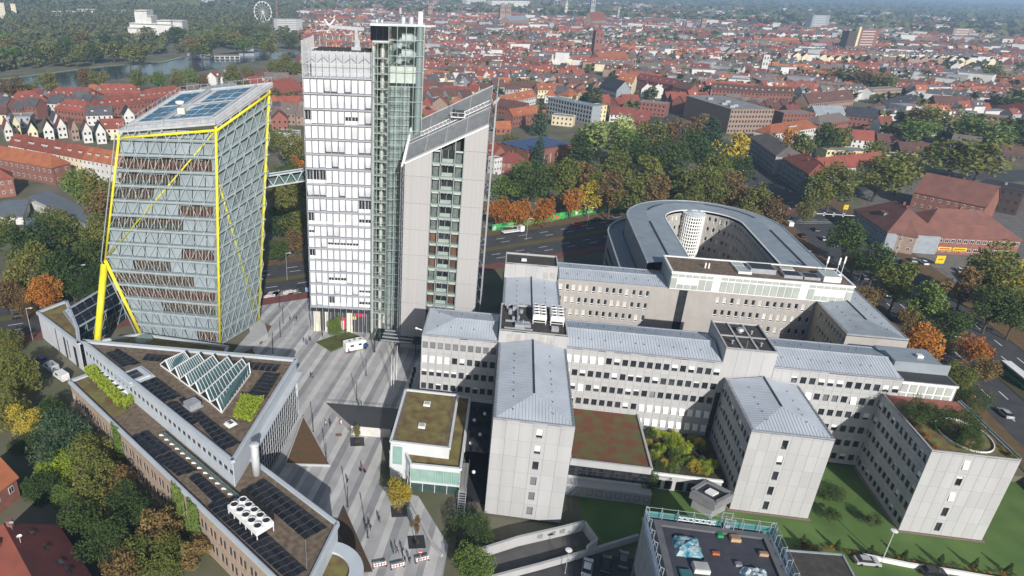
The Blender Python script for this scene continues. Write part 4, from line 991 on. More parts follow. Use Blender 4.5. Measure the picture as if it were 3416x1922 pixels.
# sloped solar glass roof rising towards the tower
S0,S1,S2,S3=P(212,1040,8.3)-O,P(383,938,9)-O,P(411,1007,6)-O,P(255,1098,8.1)-O
b=MB(); b.quad(S0,S3,S2,S1); b.poly([S0,S1,Vector((S1.x,S1.y,0)),Vector((S0.x,S0.y,0))]); b.quad(S3,S0,Vector((S0.x,S0.y,0)),Vector((S3.x,S3.y,0))); sr_=part('sloped_roof',b,CLAD,FB)
for i in range(6):
    for j in range(6):
        c=[S0,S3,S2,S1]; up_=Vector((0,0,.12)); g=.006; m=MB(); s0,s1,t0,t1=.06+i*.88/6+g,.06+(i+1)*.88/6-g,.05+j*.9/6+g,.05+(j+1)*.9/6-g
        m.quad(bil(c,s0,t0)+up_,bil(c,s1,t0)+up_,bil(c,s1,t1)+up_,bil(c,s0,t1)+up_); part('solar_panel',m,PV,sr_)
b=MB(); b.bar(bil(c,.5,0)+Vector((0,0,.3)),bil(c,.5,1)+Vector((0,0,.3)),.25,.25); b.bar(S0,S1,.4,.4); b.bar(S0,S3,.4,.4); part('roof_ridge',b,STEEL,sr_)
# planted courtyard slab between the triangle and the yellow edged tower
Cq=[P(x,y,3.2) for x,y in ((330,1140),(470,1118),(760,1160),(745,1190),(300,1160))]
b=MB(); O=Cq[0].copy(); O.z=0; CY_=thing('podium','low planted podium with round glass lantern at the foot of the tower','podium',O)
b.prism([((q-O).x,(q-O).y) for q in reversed(Cq)],-.5,3.2); part('slab',b,SEDUM,CY_); coping(CY_,[((q-O).x,(q-O).y) for q in Cq],3.4,.7,.6,CLAD,True)
b=MB(); p=P(480,1135,3.2)-O; b.lathe([(2.4,0),(2.4,.7),(2.1,.75),(0,1.1)],20,p); part('glass_lantern',b,M('lantern_glass',(.25,.33,.3),.1),CY_,True)
# stone wedge at the tower foot
b=MB(); w0=[P(x,y,0) for x,y in ((835,1165),(895,1128),(885,1095),(868,1085),(770,1200))]; O=w0[0]
tg=thing('stone_wedge','faceted pale stone wall at the foot of the leaning tower','wall',O); b.prism([((q-O).x,(q-O).y) for q in reversed(w0)],0,1.6); part('stone',b,CONC,tg)
# ================================================= moss roofed pavilion
PV_=thing('pavilion','flat moss roofed glass pavilion between plaza and centre wing','pavilion',UV(-14,110),TH); uu,vv=-14,110
GRN=M('green_glazing',(.2,.33,.29),.12,(.27,.41,.36),.4,spec=.6,rnd=.1); LG=M('pale_metal_fascia',(.6,.62,.63),.5,(.55,.57,.58),.4)
lowp=[(-14.0,110),(-4.,110.4),(-4.,136.9),(-18.6,136.9),(-18.6,131),(-16.3,114.8)]
lp=[(a-uu,c-vv) for a,c in lowp]
b=MB(); b.poly([(*q,6.2) for q in lp]); part('lower_roof',b,SEDUM,PV_); coping(PV_,lp,6.45,.5,.7,LG,True,'lower_fascia')
b=MB(); b.prism([(q[0]*.97+.2,q[1]*.98+.25) for q in lp],-1.4,6.); part('core',b,M('pav_core',(.03,.04,.04),.6),PV_)
upp=[(-18.9-uu,113.5-vv),(-6.7-uu,113.5-vv),(-6.7-uu,133.3-vv),(-18.9-uu,133.3-vv)]
b=MB(); b.box(-4.9,7.3,3.5,23.3,6.2,8.7); part('upper_core',b,LG,PV_)
b=MB(); b.box(-4.5,6.9,3.9,22.9,8.7,8.85); ur=part('upper_roof',b,SEDUM,PV_); coping(PV_,upp,8.9,.5,.5,LG,True,'upper_fascia')
b=MB(); b.box(-4.5,-3.9,4.1,22.7,8.86,8.95); b.box(6.3,6.9,4.1,22.7,8.86,8.95); b.box(-4.5,6.9,3.9,4.5,8.86,8.94); part('gravel_strip',b,GRAVEL,ur)
for y in (9.2,17.6):
    b=MB(); b.box(0,1.5,y,y+1.5,8.85,9.3); u=part('rooflight',b,WHITE,ur); b=MB(); b.box(.2,1.3,y+.2,y+1.3,9.3,9.34); part('rooflight_glass',b,PGL,u)
def glz(a,c,z0,z1,n):
    a,c=Vector((*a,0)),Vector((*c,0))
    for k in range(n):
        p,q=lerp(a,c,k/n+.012),lerp(a,c,(k+1)/n-.012); m=MB(); m.quad(Vector((p.x,p.y,z0)),Vector((q.x,q.y,z0)),Vector((q.x,q.y,z1)),Vector((p.x,p.y,z1))); part('glass_pane',m,GRN if z0>2 else M('dark_green_glass',(.03,.06,.055),.06,(.06,.1,.09),.5,spec=.7),PV_)
    m=MB(); d=(c-a).normalized(); nr=Vector((d.y,-d.x,0))*.06
    for k in range(n+1): p=lerp(a,c,k/n); m.bar(p+nr+Vector((0,0,z0)),p+nr+Vector((0,0,z1)),.12,.12)
    part('glazing_mullions',m,LG,PV_)
    m=MB(); m.bar(a+nr+Vector((0,0,z1+.2)),c+nr+Vector((0,0,z1+.2)),.25,.4); part('floor_fascia',m,LG,PV_)
glz((0,-.02),(10,.38),2.5,5.7,6); glz((0,-.02),(10,.38),-1.2,2.1,4); glz(lp[5],lp[0],2.5,5.7,3); glz(lp[5],lp[0],-1.2,2.1,3); glz((-4.95,23),(-4.95,3.6),2,6.,10)
b=MB(); b.box(-4.9,-1.5,3.3,3.5,-1,8.4); part('corner_glass',b,LG,PV_); b=MB(); b.box(-4.4,-2.4,3.22,3.3,3.5,8); part('corner_window',b,GRN,PV_)
# glazed court between pavilion and wing: dark atrium with globe lamps and a steel stair
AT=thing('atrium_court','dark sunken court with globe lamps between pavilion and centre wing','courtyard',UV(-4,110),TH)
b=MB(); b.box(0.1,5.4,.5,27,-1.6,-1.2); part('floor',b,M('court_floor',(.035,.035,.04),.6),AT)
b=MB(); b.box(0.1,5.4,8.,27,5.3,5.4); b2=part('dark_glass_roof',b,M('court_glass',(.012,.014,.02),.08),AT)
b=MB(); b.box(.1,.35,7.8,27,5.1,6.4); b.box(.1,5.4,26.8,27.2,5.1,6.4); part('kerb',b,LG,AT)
b=MB(); b.box(0.15,1.4,-1,7.9,2.1,2.3); part('landing',b,M('landing_stone',(.3,.3,.29),.8),AT)
for k in range(10):
    b=MB(); b.box(.1,1.5,-1.4-k*.34,-1.15-k*.34,2.1-k*.33,2.17-k*.33); part('stair_tread',b,STEEL,AT)
b=MB()
for x in (.1,1.5): b.bar((x,-1,2.2),(x,-4.6,-1.2),.08,.3); b.bar((x,-1,3.2),(x,-4.6,-.2),.05,.05); b.bar((x,8,3.2),(x,-1,3.2),.05,.05)
part('stair_stringer',b,STEEL,AT)
for x,y,z in ((3.8,21,5.4),(1.6,18,5.4),(3.2,13.,5.4),(1.4,9.6,5.4),(2.6,4.,2.4)):
    g=thing('globe_lamp','white globe lamp in the dark court by the centre wing','lamp',UV(-4+x,110+y,z),TH,'globe lamps in the court')
    b=MB(); b.lathe([(0,.55),(.2,.6),(.34,.75),(.4,.95),(.34,1.15),(.2,1.3),(0,1.35)],12); part('globe',b,WHITE,g,True); b=MB(); b.tube((0,0,0),(0,0,.6),.05,6); part('stem',b,DARK,g)
# ================================================= low sedum link and planted terrace in front of the long wing
LK=wing('low link building with rust red sedum roof in front of the long wing',18.3,34.6,118.5,138,G0,6.2,'link_building'); w,dd=16.3,19.4
b=MB(); b.box(.1,w-.1,.1,dd,G0,5.7); part('core',b,CORE,LK)
b=MB(); b.box(.2,w-.2,.2,dd,5.7,5.9); part('roof',b,M('red_sedum',(.15,.055,.03),.95,(.11,.1,.035),.4,bump=.6,detail=9,lo=.42,hi=.6),LK)
coping(LK,[(0,dd),(0,0),(w,0),(w,dd)],6.05,.45,.45,CONC)
for c in range(14): put('window',pane_mesh(1.02,1.5),LK,(.2+c*1.15,-.02,2.0)); put('window',pane_mesh(1.02,.9),LK,(.2+c*1.15,-.02,3.6))
b=MB(); b.box(0,w,.05,.2,4.55,5.8); b.box(0,w,.05,.2,1.2,1.95); part('spandrel_band',b,CONC,LK)
b=MB(); b.box(-1.8,w+.5,-2.2,.1,1.,1.3); part('ledge',b,CONC,LK)
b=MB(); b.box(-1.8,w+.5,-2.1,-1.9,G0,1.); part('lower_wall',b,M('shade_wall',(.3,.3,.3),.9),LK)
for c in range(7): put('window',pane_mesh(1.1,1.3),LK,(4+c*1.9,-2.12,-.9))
TR=wing('planted roof terrace with shrubs at the foot of the long wing',34.9,51.2,122,138,G0,2.5,'terrace_building'); w,dd=16.3,15.9
b=MB(); b.prism([(0,0),(w-1.,0),(w,dd),(0,dd)],G0,2.1); part('core',b,CONC,TR); b=MB(); b.box(.3,w-.3,.3,dd,2.1,2.3); part('soil',b,M('terrace_soil',(.06,.055,.025),.95,(.045,.03,.02),.7),TR)
coping(TR,[(0,0),(w-1,0)],2.4,.5,.4,WHITE); b=MB(); b.box(.2,.7,.3,dd,2.2,2.6); part('path_edge',b,CONC,TR)
for c in range(5): put('window',pane_mesh(1.5,2.2),TR,(1.6+c*2.3,-.04,-1.3))
# diamond kiosk
k0=[P(x,y,3.) for x,y in ((2357,1600),(2305,1632),(2388,1678),(2450,1646))]; O=k0[2].copy(); O.z=0
KI=thing('diamond_kiosk','dark diamond plan entrance kiosk with recessed roof and white rooflight','kiosk',O)
kp=[((q-O).x,(q-O).y) for q in k0]; kc=Vector((sum(p[0] for p in kp)/4,sum(p[1] for p in kp)/4))
b=MB(); b.prism(kp,.8,2.5); part('fascia_box',b,M('kiosk_grey',(.22,.22,.23),.7),KI)
b=MB(); b.prism([((p[0]-kc.x)*.8+kc.x,(p[1]-kc.y)*.8+kc.y) for p in kp],G0,.8); part('base',b,M('kiosk_base_shaded',(.3,.3,.3),.8),KI)  # base in darker grey, shade below the fascia put into the colour
coping(KI,[((p[0]-kc.x)*.93+kc.x,(p[1]-kc.y)*.93+kc.y) for p in kp],2.75,.7,.5,M('kiosk_grey',(0,0,0)),True,'parapet')
b=MB(); b.prism([((p[0]-kc.x)*.8+kc.x,(p[1]-kc.y)*.8+kc.y) for p in kp],2.5,2.54); part('roof',b,DARK,KI)
b=MB(); b.prism([((p[0]-kc.x)*.32+kc.x,(p[1]-kc.y)*.32+kc.y) for p in kp],2.54,2.9); part('rooflight',b,WHITE,KI)
# ================================================= ground, roads, plaza
GRASS=M('lawn_grass',(.115,.185,.045),.95,(.065,.125,.026),.16,bump=.5,detail=12,lo=.3,hi=.72)
SOIL=M('town_ground',(.17,.15,.11),.95,(.09,.1,.045),.05,detail=8)
ASPH=M('asphalt',(.068,.067,.07),.9,(.05,.05,.053),.25)
PAVE=M('pavement_slabs',(.2,.185,.17),.9,(.15,.14,.13),.4)
REDP=M('red_cycle_path',(.2,.07,.06),.9,(.15,.06,.05),.5)
MARK=M('road_marking',(.7,.7,.68),.8)
LEAFY=M('leafy_verge',(.17,.09,.045),.95,(.1,.08,.03),.5,detail=9)
# base sheet with one sunken field (the low courts and lawn in front of the wings)
us,vs=[-9000,-3.5,118,9000],[-3000,30,139.5,16000]
b=MB()
def sheet(b,u0,u1,v0,v1,z): b.quad(UV(u0,v0,z),UV(u1,v0,z),UV(u1,v1,z),UV(u0,v1,z))
for i in range(3):
    for j in range(3):
        if i==1 and j==1: continue
        sheet(b,us[i],us[i+1],vs[j],vs[j+1],-.06)
c4=[UV(us[1],vs[1]),UV(us[2],vs[1]),UV(us[2],vs[2]),UV(us[1],vs[2])]
for i in range(4):
    p,q=c4[i],c4[(i+1)%4]; b.quad(q+Vector((0,0,-.06)),p+Vector((0,0,-.06)),p+Vector((0,0,-1.7)),q+Vector((0,0,-1.7)))
sheet(b,us[1],us[2],vs[1],vs[2],-1.7)
struct('ground',b,SOIL)
b=MB(); sheet(b,66,118,96,139.3,-1.66); sheet(b,35.,52.4,112,121.9,-1.655); sheet(b,21,34.9,104,116.3,-1.66); sheet(b,50,66,96,118.2,-1.65); b2=struct('lawn',b,GRASS)
b=MB()
for x0,x1,y0,y1 in ((50.7,66.9,117.8,118.3),(82.8,98.9,117.8,118.3),(82.9,83.3,118.3,138),(98.6,99,118.3,138),(50.7,51.2,118.3,122),(66.5,66.9,118.3,138)): sheet(b,x0,x1,y0,y1,-1.6)
struct('gravel_strip',b,M('pink_gravel',(.3,.2,.17),.95,(.22,.15,.12),3.))
# roads as ribbons
def ribbon(b,pts,w0,w1,z):
    """strip between offsets w0..w1 (metres to the left of travel)"""
    n=len(pts); L=[];R=[]
    for i in range(n):
        a=Vector(pts[max(0,i-1)]); c=Vector(pts[min(n-1,i+1)]); d=(c-a).normalized(); nn=Vector((-d.y,d.x)); p=Vector(pts[i]); L.append(p+nn*w1); R.append(p+nn*w0)
    for i in range(n-1): b.quad((*R[i],z),(*R[i+1],z),(*L[i+1],z),(*L[i],z))
def walk(pts,step,off,fn,start=0):
    acc=start
    for i in range(len(pts)-1):
        a,c=Vector(pts[i]),Vector(pts[i+1]); d=c-a; L=d.length; d/=L; nn=Vector((-d.y,d.x))
        while acc<L: fn(a+d*acc+nn*off,d); acc+=step
        acc-=L
def smooth(pts,n=8):
    out=[]
    for i in range(len(pts)-1):
        p0,p1,p2,p3=[Vector(pts[min(max(k,0),len(pts)-1)]) for k in (i-1,i,i+1,i+2)]
        for k in range(n):
            t=k/n; out.append(.5*((2*p1)+(p2-p0)*t+(2*p0-5*p1+4*p2-p3)*t*t+(3*p1-p0-3*p2+p3)*t**3))
    out.append(Vector(pts[-1])); return [tuple(p) for p in out]
RING=smooth([(-420,20),(-260,108),(-140,172),(-42,217),(60,264),(140,307),(198,338)])
BLV=smooth([(135,20),(152,90),(165,152),(177,224),(190,300),(199,371),(203,513),(200,700),(190,900)])
SIDE=smooth([(198,338),(300,380),(450,420)])
b=MB(); ribbon(b,RING,-13.5,13.5,0.0); struct('ring_road',b,ASPH)
b=MB(); ribbon(b,BLV,-15,15,.006); struct('boulevard',b,ASPH)
b=MB(); ribbon(b,SIDE,-11,11,.003); struct('cross_road',b,ASPH)
b=MB(); ribbon(b,RING[8:],-2.,1.5,.12); struct('median_verge',b,M('verge_grass',(.1,.11,.03),.95,(.12,.08,.035),.4,detail=8))
b=MB(); ribbon(b,BLV[:28],-2.4,2.4,.12); struct('median_verge',b,M('bl_verge',(.07,.06,.03),.95,(.05,.06,.02),.4))
b=MB(); ribbon(b,RING,13.5,19.,.1); struct('footpath',b,LEAFY)
b=MB(); ribbon(b,RING,-18.5,-13.5,.1); struct('cycle_path',b,REDP)
b=MB(); ribbon(b,BLV[:40],-23,-15,.1); ribbon(b,BLV[:40],15,20,.1); struct('footpath',b,LEAFY)
b=MB()
def dash(p,d,L=4,w=.16): n=Vector((-d.y,d.x))*w; e=d*L/2; b.quad((*(p-e-n),.02),(*(p+e-n),.02),(*(p+e+n),.02),(*(p-e+n),.02))
for off in (-5.5,-9.2,5.2,9.): walk(RING[16:],11,off,dash,3)
for off in (-6.2,-10.4,6.2,10.4): walk(BLV[:24],11,off,dash,4)
for k in range(7):
    p=Vector((150+k*6,312+k*1.2)); dash(p,Vector((.3,1)).normalized(),9,.25)
for k in range(3): dash(Vector((183+k*.5,300-k*2.2)),Vector((1,.12)).normalized(),24,.2)
struct('road_markings',b,MARK)
# car park and service ramp at the front
b=MB(); sheet(b,2,50,40,101,-1.64); sheet(b,60,118,60,97,-1.64); struct('car_park',b,ASPH)
# plaza with granite bands
PA=M('granite_mid',(.4,.395,.395),.85,(.33,.325,.328),.3,rnd=.06,detail=9); PBm=M('granite_light',(.54,.53,.51),.85,(.45,.44,.425),.3,rnd=.06,detail=9); PC=M('granite_dark',(.3,.3,.305),.85,(.24,.24,.247),.3,rnd=.06,detail=9)
plz=[(-46,205),(-4,222),(14,172),(8,150),(5,136),(-4,134),(-4.2,112),(3,108),(11.4,92),(2,74),(-7,72),(-9,88),(-28,106),(-27,118),(-24.5,136),(-42,166),(-48,186)]
plz=[(-48,186),(-42,166),(-24.5,136),(-27,118),(-30,106),(-9,88),(-7,62),(3.6,62),(9.5,96),(4,109),(-4.2,112),(-4,134),(9,136),(14,172),(-4,222),(-46,205)]
PZC=[[(-48,186),(-42,166),(-24.5,136),(9,136),(14,172),(-4,222),(-46,205)],[(-27,118),(-4.1,118),(-4,136),(-24.5,136)],[(-27,118),(-30,106),(-9,88),(-4.2,112),(-4.1,118)],[(-9,88),(8.2,88.5),(9.5,96),(4,109),(-4.2,112)],[(-9,88),(-7.6,70),(5,70),(8.2,88.5)]]
b=MB()
for cv in PZC: b.poly([(*p,.0) for p in cv])
pz=struct('plaza',b,PA)
b=MB(); b.poly([(-12,50,-.01),(4.8,50,-.01),(9.3,88,-.01),(8.4,84,-.01),(5.,70,-.01),(-7.6,70,-.01)]); struct('street',b,M('side_street',(.08,.078,.078),.9,(.06,.058,.058),.4))
sd=Vector((.225,.974)); sn=Vector((sd.y,-sd.x))
def clip(poly,n,c,keep):
    out=[]
    for i in range(len(poly)):
        a,e=Vector(poly[i]),Vector(poly[(i+1)%len(poly)]); da,de=(a.dot(n)-c)*keep,(e.dot(n)-c)*keep
        if da>=0: out.append(tuple(a))
        if da*de<0: t=da/(da-de); out.append(tuple(a+(e-a)*t))
    return out
x=-92.; k=0; pat=[(1.7,None),(1.5,PBm),(2.1,None),(1.2,PC),(1.9,PBm),(1.3,None),(1.6,PC),(.9,PBm),(2.4,None),(1.4,PBm),(1.5,PC)]
while x<20:
    w_,mt=pat[k%len(pat)]; k+=1
    if mt:
        b=MB()
        for cv in PZC:
            pl=clip(clip(cv,sn,x,1),sn,x+w_,-1)
            if len(pl)>2: b.poly([(*p,.005) for p in pl])
        if b.f: part('paving_band',b,mt,pz)
    x+=w_
# white dotted arcs on the plaza
b=MB()
def arcd(pp,n):
    for i in range(n):
        t=i/(n-1); q=lerp(lerp(pp[0],pp[1],t),lerp(pp[1],pp[2],t),t); b.prism([(q.x+.2*math.cos(a),q.y+.2*math.sin(a)) for a in (0,1.05,2.1,3.14,4.2,5.24)],.006,.03)
arcd([P(972,990),P(1060,1075),P(1020,1115)],22); arcd([P(950,1018),P(995,1065),P(970,1110)],16)
part('dotted_arc',b,WHITE,pz,kind='stuff')
# lake
lk=[(-640,470),(-322,500),(-316,565),(-303,634),(-281,712),(-230,764),(-207,842),(-178,905),(-150,930),(-150,1010),(-240,985),(-285,905),(-290,835),(-336,782),(-386,664),(-640,560)]
b=MB(); b.poly([(*p,-.02) for p in lk]); struct('lake',b,M('lake_water',(.025,.035,.05),.12,(.03,.04,.055),.01,spec=.6,bump=.02))
b=MB(); ribbon(b,[(-640,562),(-386,666),(-336,784),(-290,838),(-285,900)],0,14,.05); struct('shore_lawn',b,M('shore_grass',(.11,.15,.05),.95,(.09,.12,.04),.05))
b=MB(); ribbon(b,[(-640,572),(-388,674),(-340,790),(-296,842),(-288,900)],0,3.5,.09); struct('shore_path',b,M('sand_path',(.42,.38,.32),.9))
b=MB(); ribbon(b,[(-285,900),(-240,990),(-120,1010),(100,1000)],0,16,.08); struct('quay',b,PAVE)
# garage wedge in the plaza
g=[P(1088,1346),P(1335,1366),P(1303,1462),P(1172,1450)]; O=g[3].copy()
GW=thing('garage_entrance','dark sloped garage roof with pale front wall in the plaza','garage entrance',O)
q=[v-O for v in g]; hi=Vector((0,0,2.5)); q2=P(1170,1411,2.5)-O; 
b=MB(); b.quad(q[3]+hi,q[2]+hi,q[1]+Vector((0,0,.15)),q[0]+Vector((0,0,.15))); part('slope',b,M('slate_slope',(.06,.065,.075),.5),GW)
b=MB(); b.quad(q[3],q[2],q[2]+hi*.98,q[3]+hi*.98); 
part('front_wall',b,M('pale_wall',(.62,.61,.57),.85),GW)
b=MB(); b.poly([q[0],q[3],q[3]+hi*.97,q[0]+Vector((0,0,.14))]); b.poly([q[2],q[1],q[1]+Vector((0,0,.14)),q[2]+hi*.97]); part('side_wall',b,CONC,GW)
b=MB(); b.bar(q[0]+Vector((0,0,1.)),q[1]+Vector((0,0,1.)),.06,.06); 
for k in range(12): p=lerp(q[0],q[1],k/11); b.bar(p,p+Vector((0,0,1)),.04,.04)
part('railing',b,DARK,GW)
# planted triangle
tp=[P(1012,1392),P(953,1552),P(1101,1556)]; O=tp[0]; PB_=thing('planting_bed','triangular reddish groundcover bed beside the glass facade','flower bed',O)
b=MB(); b.prism([((v-O).x,(v-O).y) for v in tp],0,.35); part('groundcover',b,M('heather_bed',(.16,.07,.04),.95,(.09,.08,.035),.9,bump=.6,detail=9),PB_); coping(PB_,[((v-O).x,(v-O).y) for v in tp],.25,.25,.5,CONC,True,'kerb')
tp=[P(1055,1143),P(1105,1175),P(1210,1128),P(1160,1108)]; O=tp[0]; PB2=thing('grass_bed','grass wedge with a young tree beside the motorhome','flower bed',O)
b=MB(); b.prism([((v-O).x,(v-O).y) for v in tp],0,.3); part('grass',b,M('wedge_grass',(.09,.13,.03),.95,(.08,.07,.03),.4,detail=8),PB2)
tp=[P(870,1150),P(905,1090),P(880,1080),P(848,1130)]; O=tp[0]; PB3=thing('shrub_bed','brown groundcover bed beside the stone wedge','flower bed',O)
b=MB(); b.prism([((v-O).x,(v-O).y) for v in tp],0,.3); part('groundcover',b,LEAFY,PB3)
tp=[P(x,y,-1.2) for x,y in ((1373,1655),(1430,1720),(1492,1728),(1490,1685),(1400,1660))]; O=tp[0]; PB4=thing('pavilion_garden','small lawn bed with red shrub in front of the glass pavilion','flower bed',O)
b=MB(); b.prism([((v-O).x,(v-O).y) for v in tp],-.5,.1); part('grass',b,GRASS,PB4)
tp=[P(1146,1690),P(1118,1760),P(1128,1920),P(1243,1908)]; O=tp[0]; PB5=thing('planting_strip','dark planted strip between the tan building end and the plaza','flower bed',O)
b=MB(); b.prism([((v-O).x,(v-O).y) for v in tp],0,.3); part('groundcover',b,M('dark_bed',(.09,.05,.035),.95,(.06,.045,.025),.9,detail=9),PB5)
b=MB(); q=[P(x,y,0.03) for x,y in ((3000,870),(3080,845),(3416,880),(3416,960),(3150,950))]; b.poly([tuple(v) for v in reversed(q)]); struct('forecourt',b,PAVE)
b=MB(); q=[P(x,y,0.02) for x,y in ((2880,640),(3050,600),(3300,600),(3416,640),(3416,880),(3080,845),(3000,870),(2940,800))]; b.poly([tuple(v) for v in reversed(q)]); struct('yard',b,M('yard_paving',(.17,.16,.15),.9,(.12,.115,.11),.3))
# ramp walls
def wallseg(name,label,pts,h,w_=.35,mat=None,cat='wall',z=0,cop=None):
    q=[P(x,y,z) for x,y in pts]; O=q[0].copy(); t=thing(name,label,cat,O); b=MB(); 
    for i in range(len(q)-1): a,c=q[i]-O,q[i+1]-O; b.bar(a+Vector((0,0,-h/2)),c+Vector((0,0,-h/2)),w_,h)
    part('wall',b,mat or CONC,t); return t
rw=wallseg('ramp_wall','white concrete ramp wall with three rounded openings',[(1594,1833),(1730,1790),(1880,1756),(1950,1738),(1992,1797),(1960,1822)],2.2,.5,CONC,z=1.2)
O=P(1594,1833,1.2)
for x,y in ((1795,1785),(1838,1775),(1870,1768)):
    p=P(x,y,.3)-O; b=MB(); b.box(-.75,.75,-.4,-.3,-.5,.5); b.box(-.65,.65,-.45,-.4,-.4,.4); put('opening',b.mesh('opening',M('opening_grey',(.25,.25,.25),.7)),rw,(p.x,p.y,p.z),-.12+.25)
wallseg('retaining_wall','long low wall between the ramp and the parked cars',[(1640,1922),(1800,1880),(1950,1838),(2130,1783)],1.4,.5,CONC,z=0.)
wallseg('lawn_wall','low pale wall between the lawn hedge and the parking bays',[(2880,1848),(3040,1880),(3200,1905),(3416,1942)],1.,.5,WHITE,z=-.8)
wallseg('terrace_wall','angled stone wall between plaza and pavilion garden',[(1300,1535),(1345,1620),(1400,1730),(1440,1810),(1475,1850)],1.,.45,CONC,z=.5)
b=MB(); q=[P(x,y,-1.62) for x,y in ((1600,1850),(1960,1745),(1985,1800),(1640,1930))]; b.poly([tuple(v) for v in reversed(q)]); struct('ramp_road',b,M('ramp_asphalt',(.11,.105,.1),.9,(.09,.085,.08),.5))
# flat garage roof and scaffolded roof at the very front
q=[P(x,y,2) for x,y in ((2620,1835),(2812,1850),(2870,1960),(2640,1990))]; O=q[0].copy(); O.z=-1.7; FG=thing('flat_garage','dark flat roofed garage beside the scaffolding','garage',O)
b=MB(); b.prism([((v-O).x,(v-O).y) for v in reversed(q)],0,3.5); part('walls',b,M('garage_wall',(.2,.2,.2),.9),FG); b=MB(); b.poly([((v-O).x*1.,(v-O).y,3.54) for v in reversed(q)]); part('roof',b,BITUM,FG); coping(FG,[((v-O).x,(v-O).y) for v in q],3.6,.35,.25,STEEL,True)
# ================================================= trees
import numpy as np
def leafmat(name,a,b_,c,tr=.25):
    m=bpy.data.materials.new(name); m.use_nodes=True; n=m.node_tree.nodes; L=m.node_tree.links.new; n.remove(n['Principled BSDF'])
    at=n.new('ShaderNodeAttribute'); at.attribute_name='tone'; r=n.new('ShaderNodeValToRGB'); e=r.color_ramp.elements; e[0].color=(*a,1); e[1].color=(*c,1); x=e.new(.5); x.color=(*b_,1)
    oi=n.new('ShaderNodeObjectInfo'); ad=n.new('ShaderNodeMath'); ad.operation='MULTIPLY_ADD'; ad.inputs[1].default_value=.5; L(oi.outputs['Random'],ad.inputs[0]); mm=n.new('ShaderNodeMath'); mm.operation='MULTIPLY'; mm.inputs[1].default_value=.5; L(at.outputs['Fac'],mm.inputs[0]); L(mm.outputs[0],ad.inputs[2]); L(ad.outputs[0],r.inputs[0])
    d=n.new('ShaderNodeBsdfDiffuse'); t=n.new('ShaderNodeBsdfTranslucent'); mx=n.new('ShaderNodeMixShader'); mx.inputs[0].default_value=tr
    L(r.outputs[0],d.inputs[0]); L(r.outputs[0],t.inputs[0]); L(d.outputs[0],mx.inputs[1]); L(t.outputs[0],mx.inputs[2]); L(mx.outputs[0],n['Material Output'].inputs[0]); return m
PAL={'olive':leafmat('leaf_olive',(0.101,0.130,0.036),(0.178,0.195,0.053),(0.264,0.232,0.072)),
 'dark':leafmat('leaf_dark_green',(0.041,0.076,0.030),(0.076,0.117,0.038),(0.133,0.161,0.049)),
 'green':leafmat('leaf_green',(0.095,0.161,0.041),(0.151,0.217,0.056),(0.227,0.283,0.085)),
 'willow':leafmat('leaf_willow',(0.209,0.265,0.085),(0.303,0.360,0.123),(0.398,0.436,0.161)),
 'rust':leafmat('leaf_rust',(0.310,0.113,0.034),(0.465,0.193,0.046),(0.615,0.321,0.067)),
 'brown':leafmat('leaf_brown',(0.145,0.095,0.049),(0.221,0.151,0.066),(0.290,0.217,0.085)),
 'yellow':leafmat('leaf_yellow',(0.333,0.258,0.048),(0.484,0.378,0.056),(0.600,0.500,0.095)),
 'lime':leafmat('leaf_lime',(0.246,0.322,0.038),(0.360,0.436,0.056),(0.511,0.567,0.085)),
 'conifer':leafmat('leaf_conifer',(0.038,0.076,0.045),(0.066,0.113,0.061),(0.104,0.151,0.076))}
BARK=M('bark',(.1,.075,.055),.95,(.06,.045,.035),3.); BIRCH=M('birch_bark',(.5,.47,.43),.9,(.3,.27,.24),1.5)
def leafcloud(name,pts,size,rng,up=.35,elong=1.6):
    """leaf-sized quads at pts (n,3), random facing; tone attribute random per clump is passed through"""
    n=len(pts); nr=rng.normal(size=(n,3)); nr[:,2]=np.abs(nr[:,2])+up; nr/=np.linalg.norm(nr,axis=1)[:,None]
    a=np.cross(nr,rng.normal(size=(n,3))); a/=np.linalg.norm(a,axis=1)[:,None]; b=np.cross(nr,a); s=size*rng.uniform(.6,1.3,size=(n,1))
    v=np.empty((n,4,3)); v[:,0]=pts-a*s*.5*elong; v[:,1]=pts-b*s*.42; v[:,2]=pts+a*s*.5*elong; v[:,3]=pts+b*s*.42
    return v.reshape(-1,3)
def quadmesh(name,v,tone):
    n=len(v)//4; me=bpy.data.meshes.new(name); me.vertices.add(n*4); me.vertices.foreach_set('co',v.astype(np.float32).ravel()); me.loops.add(n*4); me.loops.foreach_set('vertex_index',np.arange(n*4,dtype=np.int32)); me.polygons.add(n); me.polygons.foreach_set('loop_start',np.arange(0,n*4,4,dtype=np.int32)); me.polygons.foreach_set('loop_total',np.full(n,4,dtype=np.int32))
    at=me.attributes.new('tone','FLOAT','FACE'); at.data.foreach_set('value',tone.astype(np.float32)); me.update(calc_edges=True); return me
